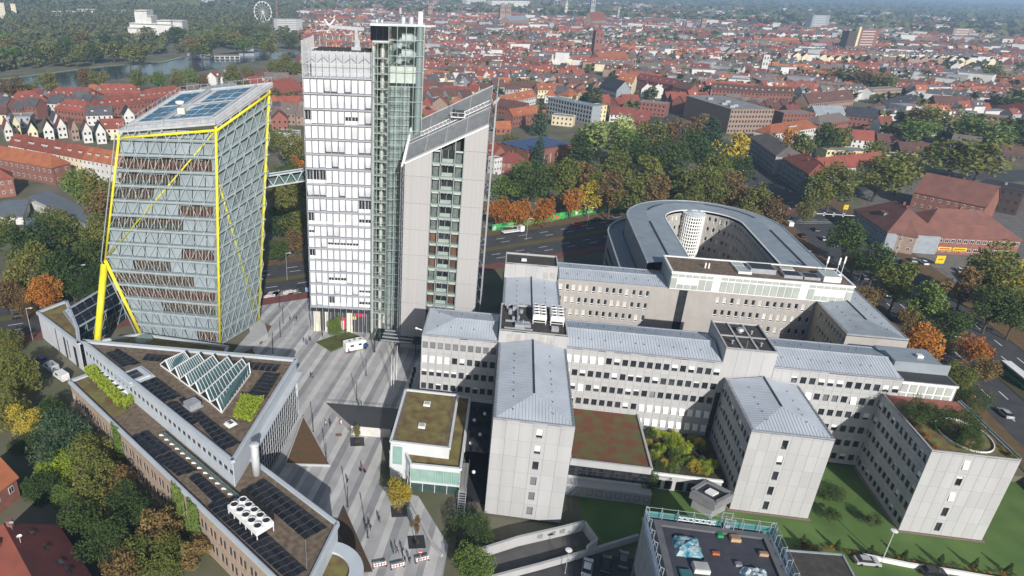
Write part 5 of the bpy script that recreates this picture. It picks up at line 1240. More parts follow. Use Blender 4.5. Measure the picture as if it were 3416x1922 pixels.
def crownmesh(kind,seed,n,leaf):
    """unit tree: height 1, returns crown mesh; crowns differ by kind"""
    rng=np.random.default_rng(seed); C=[];R=[]
    if kind=='conifer':
        for k in range(46):
            z=.1+.88*k/46; r=.27*(1-z)**.8+.01; a=k*2.4; rr=r*rng.uniform(.45,.95); C.append((rr*np.cos(a),rr*np.sin(a),z-.05*rng.random())); R.append(.05+.1*(1-z))
    elif kind=='column':
        for k in range(30):
            z=.12+.85*rng.random(); r=.13*np.sin(np.pi*min(1,(z*.9+.08)))**.7; a=rng.uniform(0,6.28); C.append((r*np.cos(a)*.7,r*np.sin(a)*.7,z)); R.append(.07)
    elif kind=='cone':
        for k in range(40):
            z=.03+.94*rng.random(); r=.2*(1-z); a=rng.uniform(0,6.28); C.append((r*np.cos(a),r*np.sin(a),z)); R.append(.05+.03*(1-z))
    elif kind=='bush':
        for k in range(26):
            d=rng.normal(size=3); d/=np.linalg.norm(d); d[2]=abs(d[2]); q=d*rng.uniform(.3,.42)*np.array([1.1,1.1,1.5]); C.append((q[0],q[1],q[2]+.12)); R.append(.16)
    else:
        nc={'broad':30,'tall':26,'sparse':24,'round':30}[kind]; rad={'broad':.40,'tall':.27,'sparse':.3,'round':.36}[kind]; zc={'broad':.6,'tall':.6,'sparse':.6,'round':.56}[kind]; hz={'broad':.36,'tall':.4,'sparse':.38,'round':.42}[kind]
        wob=rng.uniform(.6,1.2,size=7)
        for k in range(nc):
            d=rng.normal(size=3); d/=np.linalg.norm(d); az=(np.arctan2(d[1],d[0])+np.pi)/6.2832*6; w=wob[int(az)]*(1-(az%1))+wob[int(az)+1]*(az%1)
            f=rng.uniform(.45,.95); C.append((d[0]*rad*f*w,d[1]*rad*f*w,zc+d[2]*hz*f*(1 if d[2]>0 else .75))); R.append(rng.uniform(.06,.165)*(1.15 if kind!='sparse' else .85))
    C=np.array(C);R=np.array(R); pk=R**2/np.sum(R**2); idx=rng.choice(len(C),size=n,p=pk); g=rng.normal(size=(n,3)); g/=np.linalg.norm(g,axis=1)[:,None]
    pts=C[idx]+g*(R[idx]*rng.uniform(.35,1.08,size=n)**.5)[:,None]; pts[:,2]=np.maximum(pts[:,2],.03)
    ct=rng.uniform(0,1,size=len(C)); tone=np.clip(.7*ct[idx]+.3*rng.random(n),0,1)
    v=leafcloud('x',pts,leaf,rng); return quadmesh('crown',v,tone),C
def trunkmesh(kind,C,seed,mat):
    rng=random.Random(seed); b=MB(); h={'conifer':.95,'column':.8,'cone':.6,'bush':.2}.get(kind,.55)
    b.tube((0,0,-.02),(.01,.01,h*.6),.022,7,.016); b.tube((.01,.01,h*.6),(0,.0,h),.016,6,.006)
    if kind not in('conifer','column','cone'):
        for c in list(C)[::3]: z0=rng.uniform(.22,.5)*min(1,c[2]/.6); b.tube((0.005,0.005,z0),tuple(c),.009,4,.002,cap=False)
    return b.mesh('trunk',mat)
TM={}
def treemesh(kind,lod,var):
    k=(kind,lod,var)
    if k not in TM:
        n,lf={'hi':(6000,.024),'mid':(2600,.036),'lo':(900,.058)}[lod]
        if kind in('conifer','cone','bush','column'): lf*=.95
        if kind=='sparse': n=int(n*.6)
        me,C=crownmesh(kind,hash((kind,var))%9999 if False else sum(map(ord,kind))*7+var*13,n,lf); me.materials.append(PAL['olive'])
        TM[k]=(me,trunkmesh(kind,C,var,BARK))
    return TM[k]
def tree(loc,h,pal,kind,label,lod='mid',group=None,width=1.,name='tree',cat='tree',bark=None):
    var=RND.randrange(3); cm,tm=treemesh(kind,lod,var); t=thing(name,label,cat,loc,RND.uniform(0,6.28),group); t.scale=(h*width,h*width,h)
    c=put('crown',cm,t); c.material_slots[0].link='OBJECT'; c.material_slots[0].material=PAL[pal]; tk=put('trunk',tm,t)
    if bark: tk.material_slots[0].link='OBJECT'; tk.material_slots[0].material=bark
    return t
ADJ={'olive':'olive brown','dark':'dark green','green':'green','willow':'pale green','rust':'rusty orange','brown':'thin brown','yellow':'golden yellow','lime':'yellow green','conifer':'dark conifer'}
KW={'broad':.42,'tall':.3,'sparse':.32,'round':.39,'conifer':.26,'column':.15,'bush':.5,'cone':.2}; KZ={'conifer':.45,'column':.5,'bush':.5,'cone':.4}
def ptree(x,y,r,pal,where,kind=None,z0=0,group=None,lod=None,D=True,name=None,cat='tree',lab=None,hmax=24):
    """tree from its crown centre pixel and pixel radius (2576-wide view coords when D)"""
    s=1.3261 if D else 1; x*=s;y*=s;r*=s; kind=kind or RND.choice(['broad','broad','round','tall']); zc=6.
    for _ in range(4):
        c=P(x,y,z0+zc); R=r*(c-Vector((0,0,CAMH))).length/FPX; h=R/KW[kind]; h=min(h,hmax); zc=KZ.get(kind,.58)*h
    if not lod: dist=c.length; lod='hi' if dist<215 else ('mid' if dist<420 else 'lo')
    lb=lab or '%s%s tree %s'%({'broad':'wide ','tall':'slender ','sparse':'bare branched ','round':'round '}.get(kind,''),ADJ[pal],where)
    return tree((c.x,c.y,z0),h,pal,kind,lb,lod,group or 'trees '+where,max(.75,R/(KW[kind]*h)),name or ('conifer' if pal=='conifer' else ('bush' if kind=='bush' else 'tree')),cat)
for x,y,r,p,k in ((150,1100,72,'conifer','broad'),(160,1170,42,'lime','round'),(228,1150,60,'olive','broad'),(300,1215,42,'brown','sparse'),(240,1235,58,'olive','broad'),(330,1285,58,'dark','broad'),(400,1330,55,'brown','sparse'),(200,1305,50,'dark','round'),(270,1370,62,'dark','broad'),(350,1405,60,'olive','broad'),(430,1400,48,'olive','round'),(30,945,60,'olive','broad'),(18,1030,50,'olive','broad'),(62,1055,38,'yellow','round'),(120,1035,36,'dark','round'),(480,1395,40,'brown','sparse'),(8,865,38,'olive','broad'),(70,1120,30,'dark','round'),(100,1230,40,'dark','round'),(160,1250,30,'green','round'),(300,1440,50,'brown','sparse'),(440,1300,34,'olive','tall'),(20,1240,24,'dark','round')):
    ptree(x,y,r,p,'in the garden below the tan brick building',k,z0=-3)
for x,y,r,p,k in ((40,620,48,'dark','broad'),(110,600,52,'dark','broad'),(175,590,46,'olive','broad'),(230,480,48,'olive','broad'),(190,465,36,'green','round'),(258,520,40,'brown','sparse'),(150,680,55,'dark','broad'),(62,690,48,'olive','broad'),(220,645,46,'dark','broad'),(235,720,42,'dark','round'),(115,735,45,'rust','broad'),(20,745,40,'brown','broad'),(20,585,38,'olive','broad'),(252,590,36,'olive','tall'),(90,650,42,'olive','broad'),(287,690,22,'rust','round'),(180,720,34,'dark','round'),(60,760,30,'brown','round'),(128,545,30,'olive','round')):
    ptree(x,y,r,p,'in the wood behind the ring road',k)
for x,y,r,p,k in ((735,370,42,'olive','broad'),(748,418,24,'rust','round'),(718,500,46,'olive','broad'),(742,555,42,'olive','broad'),(720,440,36,'dark','round'),(742,610,32,'brown','round'),(700,560,38,'dark','broad'),(702,630,28,'dark','round'),(755,470,30,'dark','round'),(690,350,26,'olive','round')):
    ptree(x,y,r,p,'between the two tall towers',k)
for x,y,r,p in ((1262,528,34,'rust'),(1315,532,34,'rust'),(1372,528,32,'rust'),(1440,506,30,'rust'),(1482,492,36,'yellow'),(1524,494,30,'yellow')):
    ptree(x,y,r,p,'behind the painted green hoarding','round',group='autumn trees behind the hoarding')
for x,y,r,p,k in ((1335,455,56,'dark','round'),(1268,470,36,'green','round'),(1425,455,36,'olive','tall'),(1395,435,32,'olive','round'),(1500,345,58,'willow','broad'),(1562,330,50,'willow','broad'),(1455,390,46,'dark','conifer'),(1605,385,48,'dark','broad'),(1550,420,50,'olive','broad'),(1625,440,52,'olive','broad'),(1685,400,52,'dark','broad'),(1740,372,50,'dark','broad'),(1785,350,40,'conifer','conifer'),(1722,460,50,'olive','sparse'),(1652,490,46,'brown','sparse'),(1592,495,46,'olive','broad'),(1540,478,42,'brown','sparse'),(1802,430,48,'olive','broad'),(1852,375,40,'yellow','broad'),(1864,420,36,'dark','round'),(1782,480,48,'olive','broad'),(1845,478,42,'brown','sparse'),(1905,510,44,'olive','broad'),(1942,535,38,'brown','broad'),(1885,555,38,'olive','broad'),(1468,440,36,'brown','sparse'),(1498,460,34,'olive','round'),(1575,360,36,'green','round'),(1650,340,36,'olive','broad'),(1700,340,36,'brown','broad'),(1755,320,30,'brown','round'),(1620,330,26,'brown','round'),(1690,465,34,'dark','round'),(1735,500,34,'olive','round'),(1820,500,30,'brown','round'),(1355,395,24,'conifer','conifer'),(1300,400,22,'dark','round'),(1285,360,24,'olive','round'),(1360,300,22,'conifer','conifer'),(1480,250,22,'conifer','conifer'),(1500,262,20,'conifer','conifer'),(1320,430,28,'green','round')):
    ptree(x,y,r,p,'in the small park',k)
for x,y,r,p,k in ((2132,600,40,'dark','round'),(2205,660,40,'dark','round'),(2262,712,34,'olive','tall'),(2332,762,34,'green','tall'),(2395,812,32,'dark','round'),(2322,862,40,'rust','round'),(2452,875,30,'rust','round'),(2412,952,32,'olive','round'),(2192,748,26,'brown','round'),(2285,800,22,'brown','round'),(2500,690,60,'olive','broad'),(2560,720,45,'yellow','broad'),(2430,720,40,'brown','sparse'),(2500,770,40,'dark','round'),(2560,790,40,'dark','broad'),(2030,530,22,'olive','round'),(2150,660,24,'olive','round'),(2375,850,26,'dark','bush'),(2460,990,30,'dark','bush'),(2480,930,26,'brown','round')):
    ptree(x,y,r,p,'along the boulevard',k)
for x,y,r,p,k in ((2100,462,62,'olive','broad'),(2060,480,36,'olive','round'),(2215,440,62,'olive','broad'),(2270,425,46,'olive','broad'),(2400,395,66,'olive','broad'),(2470,400,58,'olive','broad'),(2340,305,46,'olive','broad'),(2300,325,34,'green','round'),(2430,320,38,'green','round'),(2490,330,40,'green','round'),(2550,330,40,'dark','broad'),(2010,370,34,'olive','broad'),(2200,385,26,'olive','round'),(2080,345,30,'dark','round'),(2110,350,26,'olive','round'),(2125,190,34,'olive','broad'),(2180,200,34,'brown','broad'),(2220,205,26,'olive','round'),(2500,185,30,'olive','broad'),(2560,250,40,'dark','broad'),(2310,290,26,'brown','round'),(1990,345,20,'rust','round')):
    ptree(x,y,r,p,'between the houses beyond the boulevard',k)
for x,y,r,p,k in ((215,195,24,'brown','broad'),(250,200,22,'olive','broad'),(345,200,26,'olive','broad'),(400,203,24,'green','broad'),(445,198,22,'olive','broad'),(475,196,22,'green','round'),(120,212,26,'olive','broad'),(20,228,32,'brown','broad'),(585,186,24,'olive','broad'),(620,182,18,'olive','round'),(720,160,28,'olive','broad'),(690,172,22,'olive','broad'),(70,226,20,'olive','round'),(510,202,16,'brown','round'),(745,172,20,'olive','round')):
    ptree(x,y,r,p,'on the near lake shore',k,lod='mid')
for i in range(46):
    x=RND.uniform(0,760); y=RND.uniform(92,150)-x*.03; 
    ptree(x,y,RND.uniform(16,26),RND.choice(['olive','olive','brown','green','dark','olive']),'in the wood on the far lake shore',None,lod='lo')
# shrubs, hedges, clipped cones, small trees
for x,y,r in ((2325,1022,34),(2420,1050,38),(2448,1100,24)):
    ptree(x,y,r,'dark','on the roof garden','bush',z0=17.7,lab='rounded dark shrub on the roof garden',name='bush',cat='shrub')
for i in range(16):
    p=UV(83.8+RND.choice([.8,13.6,RND.uniform(3,12)]),118.4+RND.uniform(.8,14),17.75); tree(p,RND.uniform(.9,1.5),RND.choice(['olive','brown','rust']),'bush','low autumn shrub planted on the roof garden','lo','low shrubs on the roof garden',1.,'shrub','shrub')
for i in range(52):
    u,v=34.9+RND.uniform(1.2,14.6),122+RND.uniform(.8,14.2); tree(UV(u,v,2.3),RND.uniform(1.6,3.0),RND.choice(['lime','olive','lime','green','dark','yellow']),'bush','leafy shrub on the planted terrace by the long wing','mid','shrubs on the terrace',1.,'shrub','shrub')
ptree(1182,1318,55,'dark','beside the pavilion stair','bush',z0=-1.6,lab='large round dark bush beside the pavilion stair',cat='shrub'); ptree(1632,1207,26,'dark','in the low court','round',z0=-1.6,lab='dark clipped tree in the low court before the terrace')
ptree(1195,1415,48,'green','by the lower plaza','round',z0=-2,lab='round green tree beside the striped barriers')
tree(P(1005+900/1.,1710) if False else P(1330,1705),7.5,'yellow','tall','yellow autumn tree in a square plaza pit','hi','young plaza trees',1.1)
tree(P(1385,1808),7.,'brown','sparse','nearly bare young tree in a square plaza pit','hi','young plaza trees',.5); tree(P(1190,1476),5.,'olive','sparse','slim young tree before the pale garage wall','mid','young plaza trees',.8); tree(P(1122,1135),7.5,'green','tall','young green tree on the grass wedge by the motorhome','hi','young plaza trees',1.)
for x,y,k in ((790,735,0),(775,690,1),):
    pass
zs_=zoomN(2500,1600,2.812)
for x,y in ((490,610),(815,660),(1120,710),(1440,755),(1780,795),(2100,835),(2420,880)):
    p=zs_(x,y,-1.6); tree(p,2.7,'dark','cone','clipped green cone in the lawn hedge','mid','clipped cones along the lawn',1.1,'topiary_cone','shrub')
for i in range(34):
    f=i/33; p=lerp(zs_(420,610,-1.6),zs_(2500,905,-1.6),f)+Vector((0,RND.uniform(-.5,.4),0)); tree(p,RND.uniform(.6,1.1),RND.choice(['brown','rust','olive','brown']),'bush','low brown hedge shrub between the clipped cones','lo','low hedge shrubs along the lawn',1.,'shrub','shrub')
for x,y,h,w_ in ((760,395,3.2,1.2),(1140,440,3.2,1.2),(750,150,3.6,1.6)):
    tree(zs_(x,y,-1.6),h,'dark','round' if w_<1.5 else 'bush','small round lawn tree between the two end walls','mid','small trees on the lawn',w_)
# ivy on the tan building and box hedges on its roof
def hedge(name,label,quad,h,pal,n,leaf,cat='hedge',z=ZB):
    O=quad[0].copy(); O.z=0; rng=np.random.default_rng(len(label)+n); s=rng.random((n,2)); q=np.array([tuple(bil(quad,a,c)-O) for a,c in s]); q[:,2]=z+rng.random(n)**.5*h
    edge=rng.random(n)<.45
    v=leafcloud('h',q,leaf,rng); me=quadmesh('foliage',v,rng.random(n)); me.materials.append(PAL[pal]); t=thing(name,label,cat,O); put('foliage',me,t)
    b=MB(); c=[bil(quad,a,d)-O for a,d in ((.12,.12),(.88,.12),(.88,.88),(.12,.88))]; b.prism([(p.x,p.y) for p in c],z,z+h*.8); part('inner_branches',b,M('hedge_core',(.03,.05,.012),.95),t); return t
zc2=lambda x,y,z=ZB:zoomN(250,1100,3.22)(x,y,z)
hedge('box_hedge','yellow green hedge along the white coolers on the tan building',[zc2(150,520),(zc2(240,480)),zc2(560,790),zc2(470,850)],1.9,'lime',5200,.3)
hedge('box_hedge','short hedge at the head of the white coolers',[zc2(110,470),zc2(300,425),zc2(300,465),zc2(130,520)],1.9,'lime',1600,.3)
hedge('box_hedge','short hedge at the foot of the white coolers',[zc2(520,830),zc2(640,730),zc2(660,770),zc2(540,880)],1.9,'lime',1600,.3)
zc3=lambda x,y:zoomN(250,1100,3.22)(x,y,ZR)
hedge('box_hedge','clipped lime hedge square on the triangular solar roof',[zc3(1700,960),zc3(1790,745),zc3(2030,770),zc3(1890,1010)],1.5,'lime',3600,.28,z=ZR)
b=MB(); q=[zc3(1760,890),zc3(1810,790),zc3(1950,800),zc3(1890,900)]
def ivy(label,x,y,w_,n):
    c=P(x,y,ZB); c.z=0; d=dL; O=c; rng=np.random.default_rng(n); s=rng.random((n,3)); q=np.array([tuple(d*((a-.5)*w_*(1-.35*zz))+nL*(.1+.55*o*(.4+.6*zz)*math.sin(math.pi*a))+Vector((0,0,-3+(ZB+3.6)*zz))) for a,o,zz in s]); v=leafcloud('i',q,.34,rng); me=quadmesh('foliage',v,rng.random(n)); me.materials.append(PAL['green']); t=thing('ivy',label,'climbing plant',O); put('foliage',me,t); b=MB(); b.bar(Vector((0,0,-3)),Vector((0,0,ZB*.9)),.15,.15); part('stem',b,BARK,t)
ivy('bright green climber beside the hedge end of the tan building',385,1425,5.,2600); ivy('tall climber in the middle notch of the tan brick wall',590,1625,5.5,3200); ivy('climber spilling down the tan wall below the cooler row',640,1680,5.,3000)
PAL['lime'],PAL['green']
# ================================================= houses and town
def tile(name,c,c2): return M(name,c,.85,c2,.25,rnd=.16,detail=6,bump=.1)
ROOFS={'red':tile('tile_red',(.27,.075,.048),(.2,.06,.042)),'orange':tile('tile_orange',(.36,.125,.055),(.27,.09,.045)),'brown':tile('tile_brown',(.13,.065,.05),(.095,.05,.042)),'hall':tile('tile_hall',(.2,.088,.068),(.15,.07,.058)),'maroon':tile('tile_maroon',(.22,.06,.05),(.16,.05,.045)),
 'grey':tile('tile_grey',(.1,.095,.1),(.07,.068,.075)),'slate':tile('slate_dark',(.04,.043,.055),(.03,.032,.042)),'flat':M('flat_roof_grey',(.27,.27,.27),.9,(.2,.2,.2),.2,rnd=.2),'zinc':ZN2,'taupe':tile('tile_taupe',(.16,.13,.115),(.12,.1,.09))}
def brk(name,c,c2): return M(name,c,.9,c2,.8,rnd=.1,detail=8)
WALLS={'white':M('render_white',(.62,.61,.58),.9,(.53,.52,.5),.2,rnd=.06),'cream':M('render_cream',(.68,.6,.42),.9,(.6,.53,.37),.2,rnd=.08),'brick':brk('brick_red',(.26,.11,.08),(.2,.085,.065)),'tanb':brk('brick_tan',(.33,.24,.19),(.27,.19,.15)),'dark':brk('brick_dark',(.09,.065,.06),(.07,.05,.048)),'grey':M('render_grey',(.36,.36,.37),.9,rnd=.1),'bluegrey':M('render_bluegrey',(.3,.33,.36),.9,rnd=.1),'yellow':M('render_yellow',(.7,.62,.36),.9)}
def hwin(w_,h_):
    def f():
        b=MB(); b.box(-w_/2,w_/2,-.05,.0,0,h_); b.cur=1; b.box(-w_/2+.1,-.05,-.07,-.05,.1,h_-.1); b.box(.05,w_/2-.1,-.07,-.05,.1,h_-.1); return b.mesh('window',[WHITE,GLASS])
    return cached(('hw',w_,h_),f)
DONE=[]
def dormer(par,x,y,z,w_,d,h,rm,wm):
    b=MB(); b.box(x-w_/2,x+w_/2,y,y+d,z,z+h); o=part('dormer',b,wm,par); b=MB(); b.box(x-w_/2-.15,x+w_/2+.15,y-.15,y+d,z+h,z+h+.18); part('dormer_roof',b,rm,o)
    n=max(1,int(w_/1.1)); 
    for k in range(n): put('window',hwin(.8,max(.6,h-.5)),o,(x-w_/2+w_*(k+.5)/n,y-.01,z+.25))
def house(p0,p1,ze,depth,roof,rise,wall,rm,label,z0=0,name='house',cat='house',group=None,lod=None,chim=1,dorm=0,rows=None,cols=None,win=(1.1,1.45),over=.4,ridge='x',dw=1.5,parapet=True,light=False):
    p0,p1=Vector((p0[0],p0[1],0)),Vector((p1[0],p1[1],0)); d=p1-p0; L=d.length; rz=math.atan2(d.y,d.x); t=thing(name,label,cat,(p0.x,p0.y,z0),rz,group); h=ze-z0
    WM,RM=WALLS[wall] if isinstance(wall,str) else wall,ROOFS[rm]; dist=p0.length; lod=lod or ('near' if dist<430 else 'far')
    c=p0+d*.5+Vector((-d.y,d.x,0)).normalized()*depth/2; DONE.append((c.x,c.y,max(L,depth)/2+2))
    b=MB(); b.box(0,L,0,depth,-.3,h)
    gx=[]
    if roof=='gable':
        if ridge=='x': b.add([(0,0,h),(0,depth,h),(0,depth/2,h+rise),(L,0,h),(L,depth,h),(L,depth/2,h+rise)],[(0,2,1),(3,4,5)])
        else: b.add([(0,0,h),(L,0,h),(L/2,0,h+rise),(0,depth,h),(L,depth,h),(L/2,depth,h+rise)],[(0,1,2),(3,5,4)])
    part('walls',b,WM,t); o=over; e=h-o*rise/(depth/2 if ridge=='x' else L/2)
    b=MB(); th=.22
    def slab(pts):
        b.poly(pts); 
        n=len(pts)
        for i in range(n): a,q=Vector(pts[i]),Vector(pts[(i+1)%n]); dn=Vector((0,0,-th)); b.quad(a+dn,q+dn,q,a)
    if roof=='gable':
        if ridge=='x': slab([(-o,-o,e+th),(L+o,-o,e+th),(L+o,depth/2,h+rise+th),(-o,depth/2,h+rise+th)]); slab([(L+o,depth+o,e+th),(-o,depth+o,e+th),(-o,depth/2,h+rise+th),(L+o,depth/2,h+rise+th)])
        else: slab([(-o,depth+o,e+th),(-o,-o,e+th),(L/2,-o,h+rise+th),(L/2,depth+o,h+rise+th)]); slab([(L+o,-o,e+th),(L+o,depth+o,e+th),(L/2,depth+o,h+rise+th),(L/2,-o,h+rise+th)])
    elif roof=='hip':
        k=min(depth/2,L/2-.1); A,B2,C,D2=(-o,-o,h+.05),(L+o,-o,h+.05),(L+o,depth+o,h+.05),(-o,depth+o,h+.05); R0,R1=(k,depth/2,h+rise),(L-k,depth/2,h+rise); slab([A,B2,R1,R0]); slab([C,D2,R0,R1]); slab([D2,A,R0]); slab([B2,C,R1])
    else:
        b.box(.3,L-.3,.3,depth-.3,h,h+.1)
    ro=part('roof',b,RM,t)
    if roof=='flat' and parapet: coping(t,[(0,0),(L,0),(L,depth),(0,depth)],h+.1,.4,.5,WM,True,'parapet')
    for k in range(chim):
        x=L*(k+.5)/max(1,chim)+RND.uniform(-1,1); z=h+(rise*.75 if roof!='flat' else .1); b=MB(); b.box(x-.4,x+.4,depth*.5,depth*.5+.8,z,z+rise*.25+1.1 if roof!='flat' else z+1.2); part('chimney',b,WALLS['brick'] if roof!='flat' else WALLS['grey'],ro)
    for k in range(dorm):
        x=L*(k+.5)/dorm; f=.35; dormer(ro,x,depth/2*f,h+rise*f-.2,dw,depth/2*(1-f)*.7,1.5,RM,WM if wall!='brick' else WALLS['grey'])
    rows=rows or max(1,int(h/3.0)); cols=cols or max(2,int(L/2.9)); sc=max(2,int(depth/4)); rh=h/rows
    if lod=='near':
        for r in range(rows):
            for k in range(cols): put('window',hwin(*win),t,(L*(k+.5)/cols,-.01,r*rh+(rh-win[1])*.55))
            for k in range(sc):
                if p0.x<0 or L>60: put('window',hwin(*win),t,(L+.01,depth*(k+.5)/sc,r*rh+(rh-win[1])*.55),math.pi/2)
                if p1.x>0: put('window',hwin(*win),t,(-.01,depth*(k+.5)/sc,r*rh+(rh-win[1])*.55),-math.pi/2)
        if roof=='gable' and ridge=='y':
            for k in range(2): put('window',hwin(.9,1.2),t,(L*(.36+.28*k),-.01,h+.4))
    elif not light:
        m=MB()
        for r in range(rows):
            for k in range(cols): x=L*(k+.5)/cols; z=r*rh+(rh-win[1])*.55; m.box(x-win[0]/2,x+win[0]/2,-.08,0,z,z+win[1])
        part('windows',m,GLASS,t,kind='stuff')
    return t
def ph(x0,y0,x1,y1,ze,depth,roof,rise,wall,rm,label,**k):
    a,c=P(x0,y0,ze),P(x1,y1,ze); return house(a,c,ze,depth,roof,rise,wall,rm,label,**k)
# left: barracks with red hipped roofs
BG='red roofed barracks blocks'
for x0,y0,x1,y1,dp_,dm,lb in ((148,323,322,326,16,7,'red hipped barracks block with seven dormers near the lake trees'),(322,313,476,311,16,6,'red hipped barracks block with six dormers beside the glazed stair'),(479,333,632,314,15,9,'red barracks block with nine dark dormers next to the white stair'),(335,359,482,345,13,6,'red barracks range with six dormers behind the gabled houses'),(180,362,290,376,13,6,'short red barracks range with a row of dark dormers'),(28,340,157,334,15,4,'red hipped barracks block with four dormers by the bare tree')):
    ph(x0,y0,x1,y1,8,dp_,'hip',6.5,'brick','red',lb,dorm=dm,group=BG,name='barracks_block',cat='building')
ph(625,323,672,318,11,8,'flat',0,'white','flat','white framed glazed stair block beside the red barracks',name='stair_block',cat='building',cols=5)
# long cream terrace
for i,(x0,y0,x1,y1,w_,r_,lb) in enumerate(((26,482,118,500,'white','red','white terrace end house with red roof and strip dormers'),(118,500,205,516,'white','red','white middle terrace house with red roof and strip dormers'),(205,516,275,530,'cream','red','cream terrace house with red gable dormer'),(275,530,330,540,'white','orange','white terrace house with orange roof beside the cream one'),(330,540,395,552,'white','orange','white end terrace house with orange roof beside the leaning tower'))):
    ph(x0,y0,x1,y1,9.5,11,'gable',5,w_,r_,lb,dorm=2,dw=4 if i<2 else 2.2,group='long terrace of white houses',name='terrace_house')
ph(-60,520,172,560,8.5,11,'hip',5,'brick','orange','long brick apartment block with white framed windows and orange hipped roof',chim=3,cols=13,win=(1.4,1.5),name='apartment_block',cat='building')
ph(-90,607,42,594,8.5,11,'hip',4.5,'brick','red','brick block end with white windows beside the grey kindergarten roofs',name='apartment_block',cat='building')
# gabled row
for i,(x,y,w_,r_,wd) in enumerate(((52,415,'cream','grey',26),(108,438,'cream','slate',32),(160,432,'white','brown',34),(205,422,'white','maroon',30),(248,430,'tanb','brown',24),(290,437,'white','brown',30),(335,440,'white','slate',32),(372,430,'cream','red',40),(26,430,'white','maroon',26),(190,405,'white','grey',26),(330,385,'white','grey',44),(60,392,'white','flat',40),(430,385,'white','slate',36))):
    lb='%s gabled house with %s roof in the row behind the cream terrace'%({'cream':'cream','white':'white','tanb':'tan brick'}[w_],r_); 
    if r_=='flat': ph(x-wd,y,x+wd,y-2,7,14,'flat',0,'grey','flat','modern grey flat roofed house behind the gabled row')
    elif wd>36: ph(x-wd,y,x+wd,y-2,7,11,'gable',5,w_,r_,lb.replace('gabled','wide'),dorm=2)
    else: ph(x-wd/2,y,x+wd/2,y-2,7.5,13,'gable',5.,w_,r_,lb,ridge='y',chim=0,group='gabled houses behind the terrace')
# kindergarten: three folded grey roofs
KG=thing('kindergarten','low kindergarten with three folded grey roofs among trees','building',P(94,656,4)*1)
O=KG.location.copy(); O.z=0; KG.location=O
for pts in (((94,656,5.5),(158,635,4.2),(351,722,3.6),(291,750,4.6)),((8,669,5),(98,665,4.5),(77,723,3.6),(-20,722,3.8)),((85,727,4.6),(182,720,4.6),(147,797,3.4),(76,775,3.4))):
    q=[P(x,y,z)-O for x,y,z in pts]; b=MB(); b.poly(list(reversed(q))); 
    for i in range(4): a,c=q[i],q[(i+1)%4]; b.quad(c,a,Vector((a.x,a.y,a.z-.35)),Vector((c.x,c.y,c.z-.35)))
    part('folded_roof',b,M('kg_roof',(.17,.19,.22),.7,(.14,.16,.19),.3),KG)
    b=MB(); cc=sum(q,Vector())/4; b.prism([((cc+(v-cc)*.94).x,(cc+(v-cc)*.94).y) for v in reversed(q)],0,3.2); part('walls',b,WALLS['white'],KG)
# right of the leaning tower
ph(918,441,985,446,9,9,'flat',0,'white','flat','white cube house beside the brick gable',chim=0); ph(905,398,960,398,8,11,'gable',5,'brick','maroon','brick gable house with white balcony beside the white cube',ridge='y'); ph(900,350,1010,345,7,10,'gable',5,'white','red','white row with large red roof behind the towers',chim=2)
ph(880,318,1012,300,6,26,'gable',9,'brick','red','very large red roofed hall between the two tall towers',chim=3,name='hall',cat='building'); ph(690,312,800,292,6,14,'gable',4,'white','zinc','grey roofed hall near the lake trees',chim=0,name='hall',cat='building'); ph(800,262,960,245,7,10,'gable',5,'white','brown','brown roofed white row near the lake trees',chim=3)
# behind the slanted tower
SCH=ph(1763,508,1914,484,11,26,'flat',0,'brick','red','brick school hall with blue solar panels on its red roof',name='school',cat='building',rows=1,cols=7,win=(.6,5),chim=0)
for i in range(3):
    for j in range(11):
        L_=(P(1763,508,11)-P(1914,484,11)).length; s0=.8+j*(L_-1.6)/11; b=MB(); g=.08; y0=2+i*7.6; b.add([(s0+g,y0,11.35),(s0+(L_-1.6)/11-g,y0,11.35),(s0+(L_-1.6)/11-g,y0+5.8,12.1),(s0+g,y0+5.8,12.1)],[(0,1,2,3)]); part('solar_panel',b,M('pv_blue',(.03,.05,.12),.2,(.05,.08,.17),.6,spec=.6),SCH)
ph(1652,540,1765,545,8,13,'hip',4,'brick','maroon','brick school wing with maroon hipped roof and white stair tower',name='school_wing',cat='building'); ph(1650,532,1676,528,11,5,'flat',0,'white','flat','white gridded stair tower on the school wing',name='stair_block',cat='building',chim=0,cols=3)
ph(1712,388,1822,372,8,9,'gable',4.5,'brick','orange','brick house with orange roof and white dormers by the conifers',dorm=2); ph(1655,428,1705,428,4.5,9,'gable',4,'brick','orange','small brick house with bright orange roof',chim=0); ph(1655,352,1745,368,7,10,'gable',5,'brick','brown','brick row with brown roof beside the orange house'); 
ph(1682,345,1790,320,7,10,'gable',5,'white','orange','white house row with orange roof and many dormers',dorm=4); ph(1700,290,1800,296,7,10,'gable',5,'cream','brown','brown roofed cream row with small chimneys',chim=4); ph(1795,300,1875,300,7.5,11,'gable',5,'cream','orange','cream house with orange roof and gabled dormers',dorm=3)
AP=ph(1829,325,1977,356,13,10,'flat',0,'bluegrey','zinc','long glazed apartment block with blue grey roof edge and yellow end wall',name='apartment_block',cat='building',rows=4,cols=16,win=(1.6,2.2)); ph(1978,356,2026,353,12.5,10,'flat',0,'yellow','flat','pale yellow end pavilion of the glazed apartment block',name='apartment_block',cat='building',chim=0); ph(1842,385,1912,392,7,9,'flat',0,'cream','flat','small cream villa in front of the glazed apartment block')
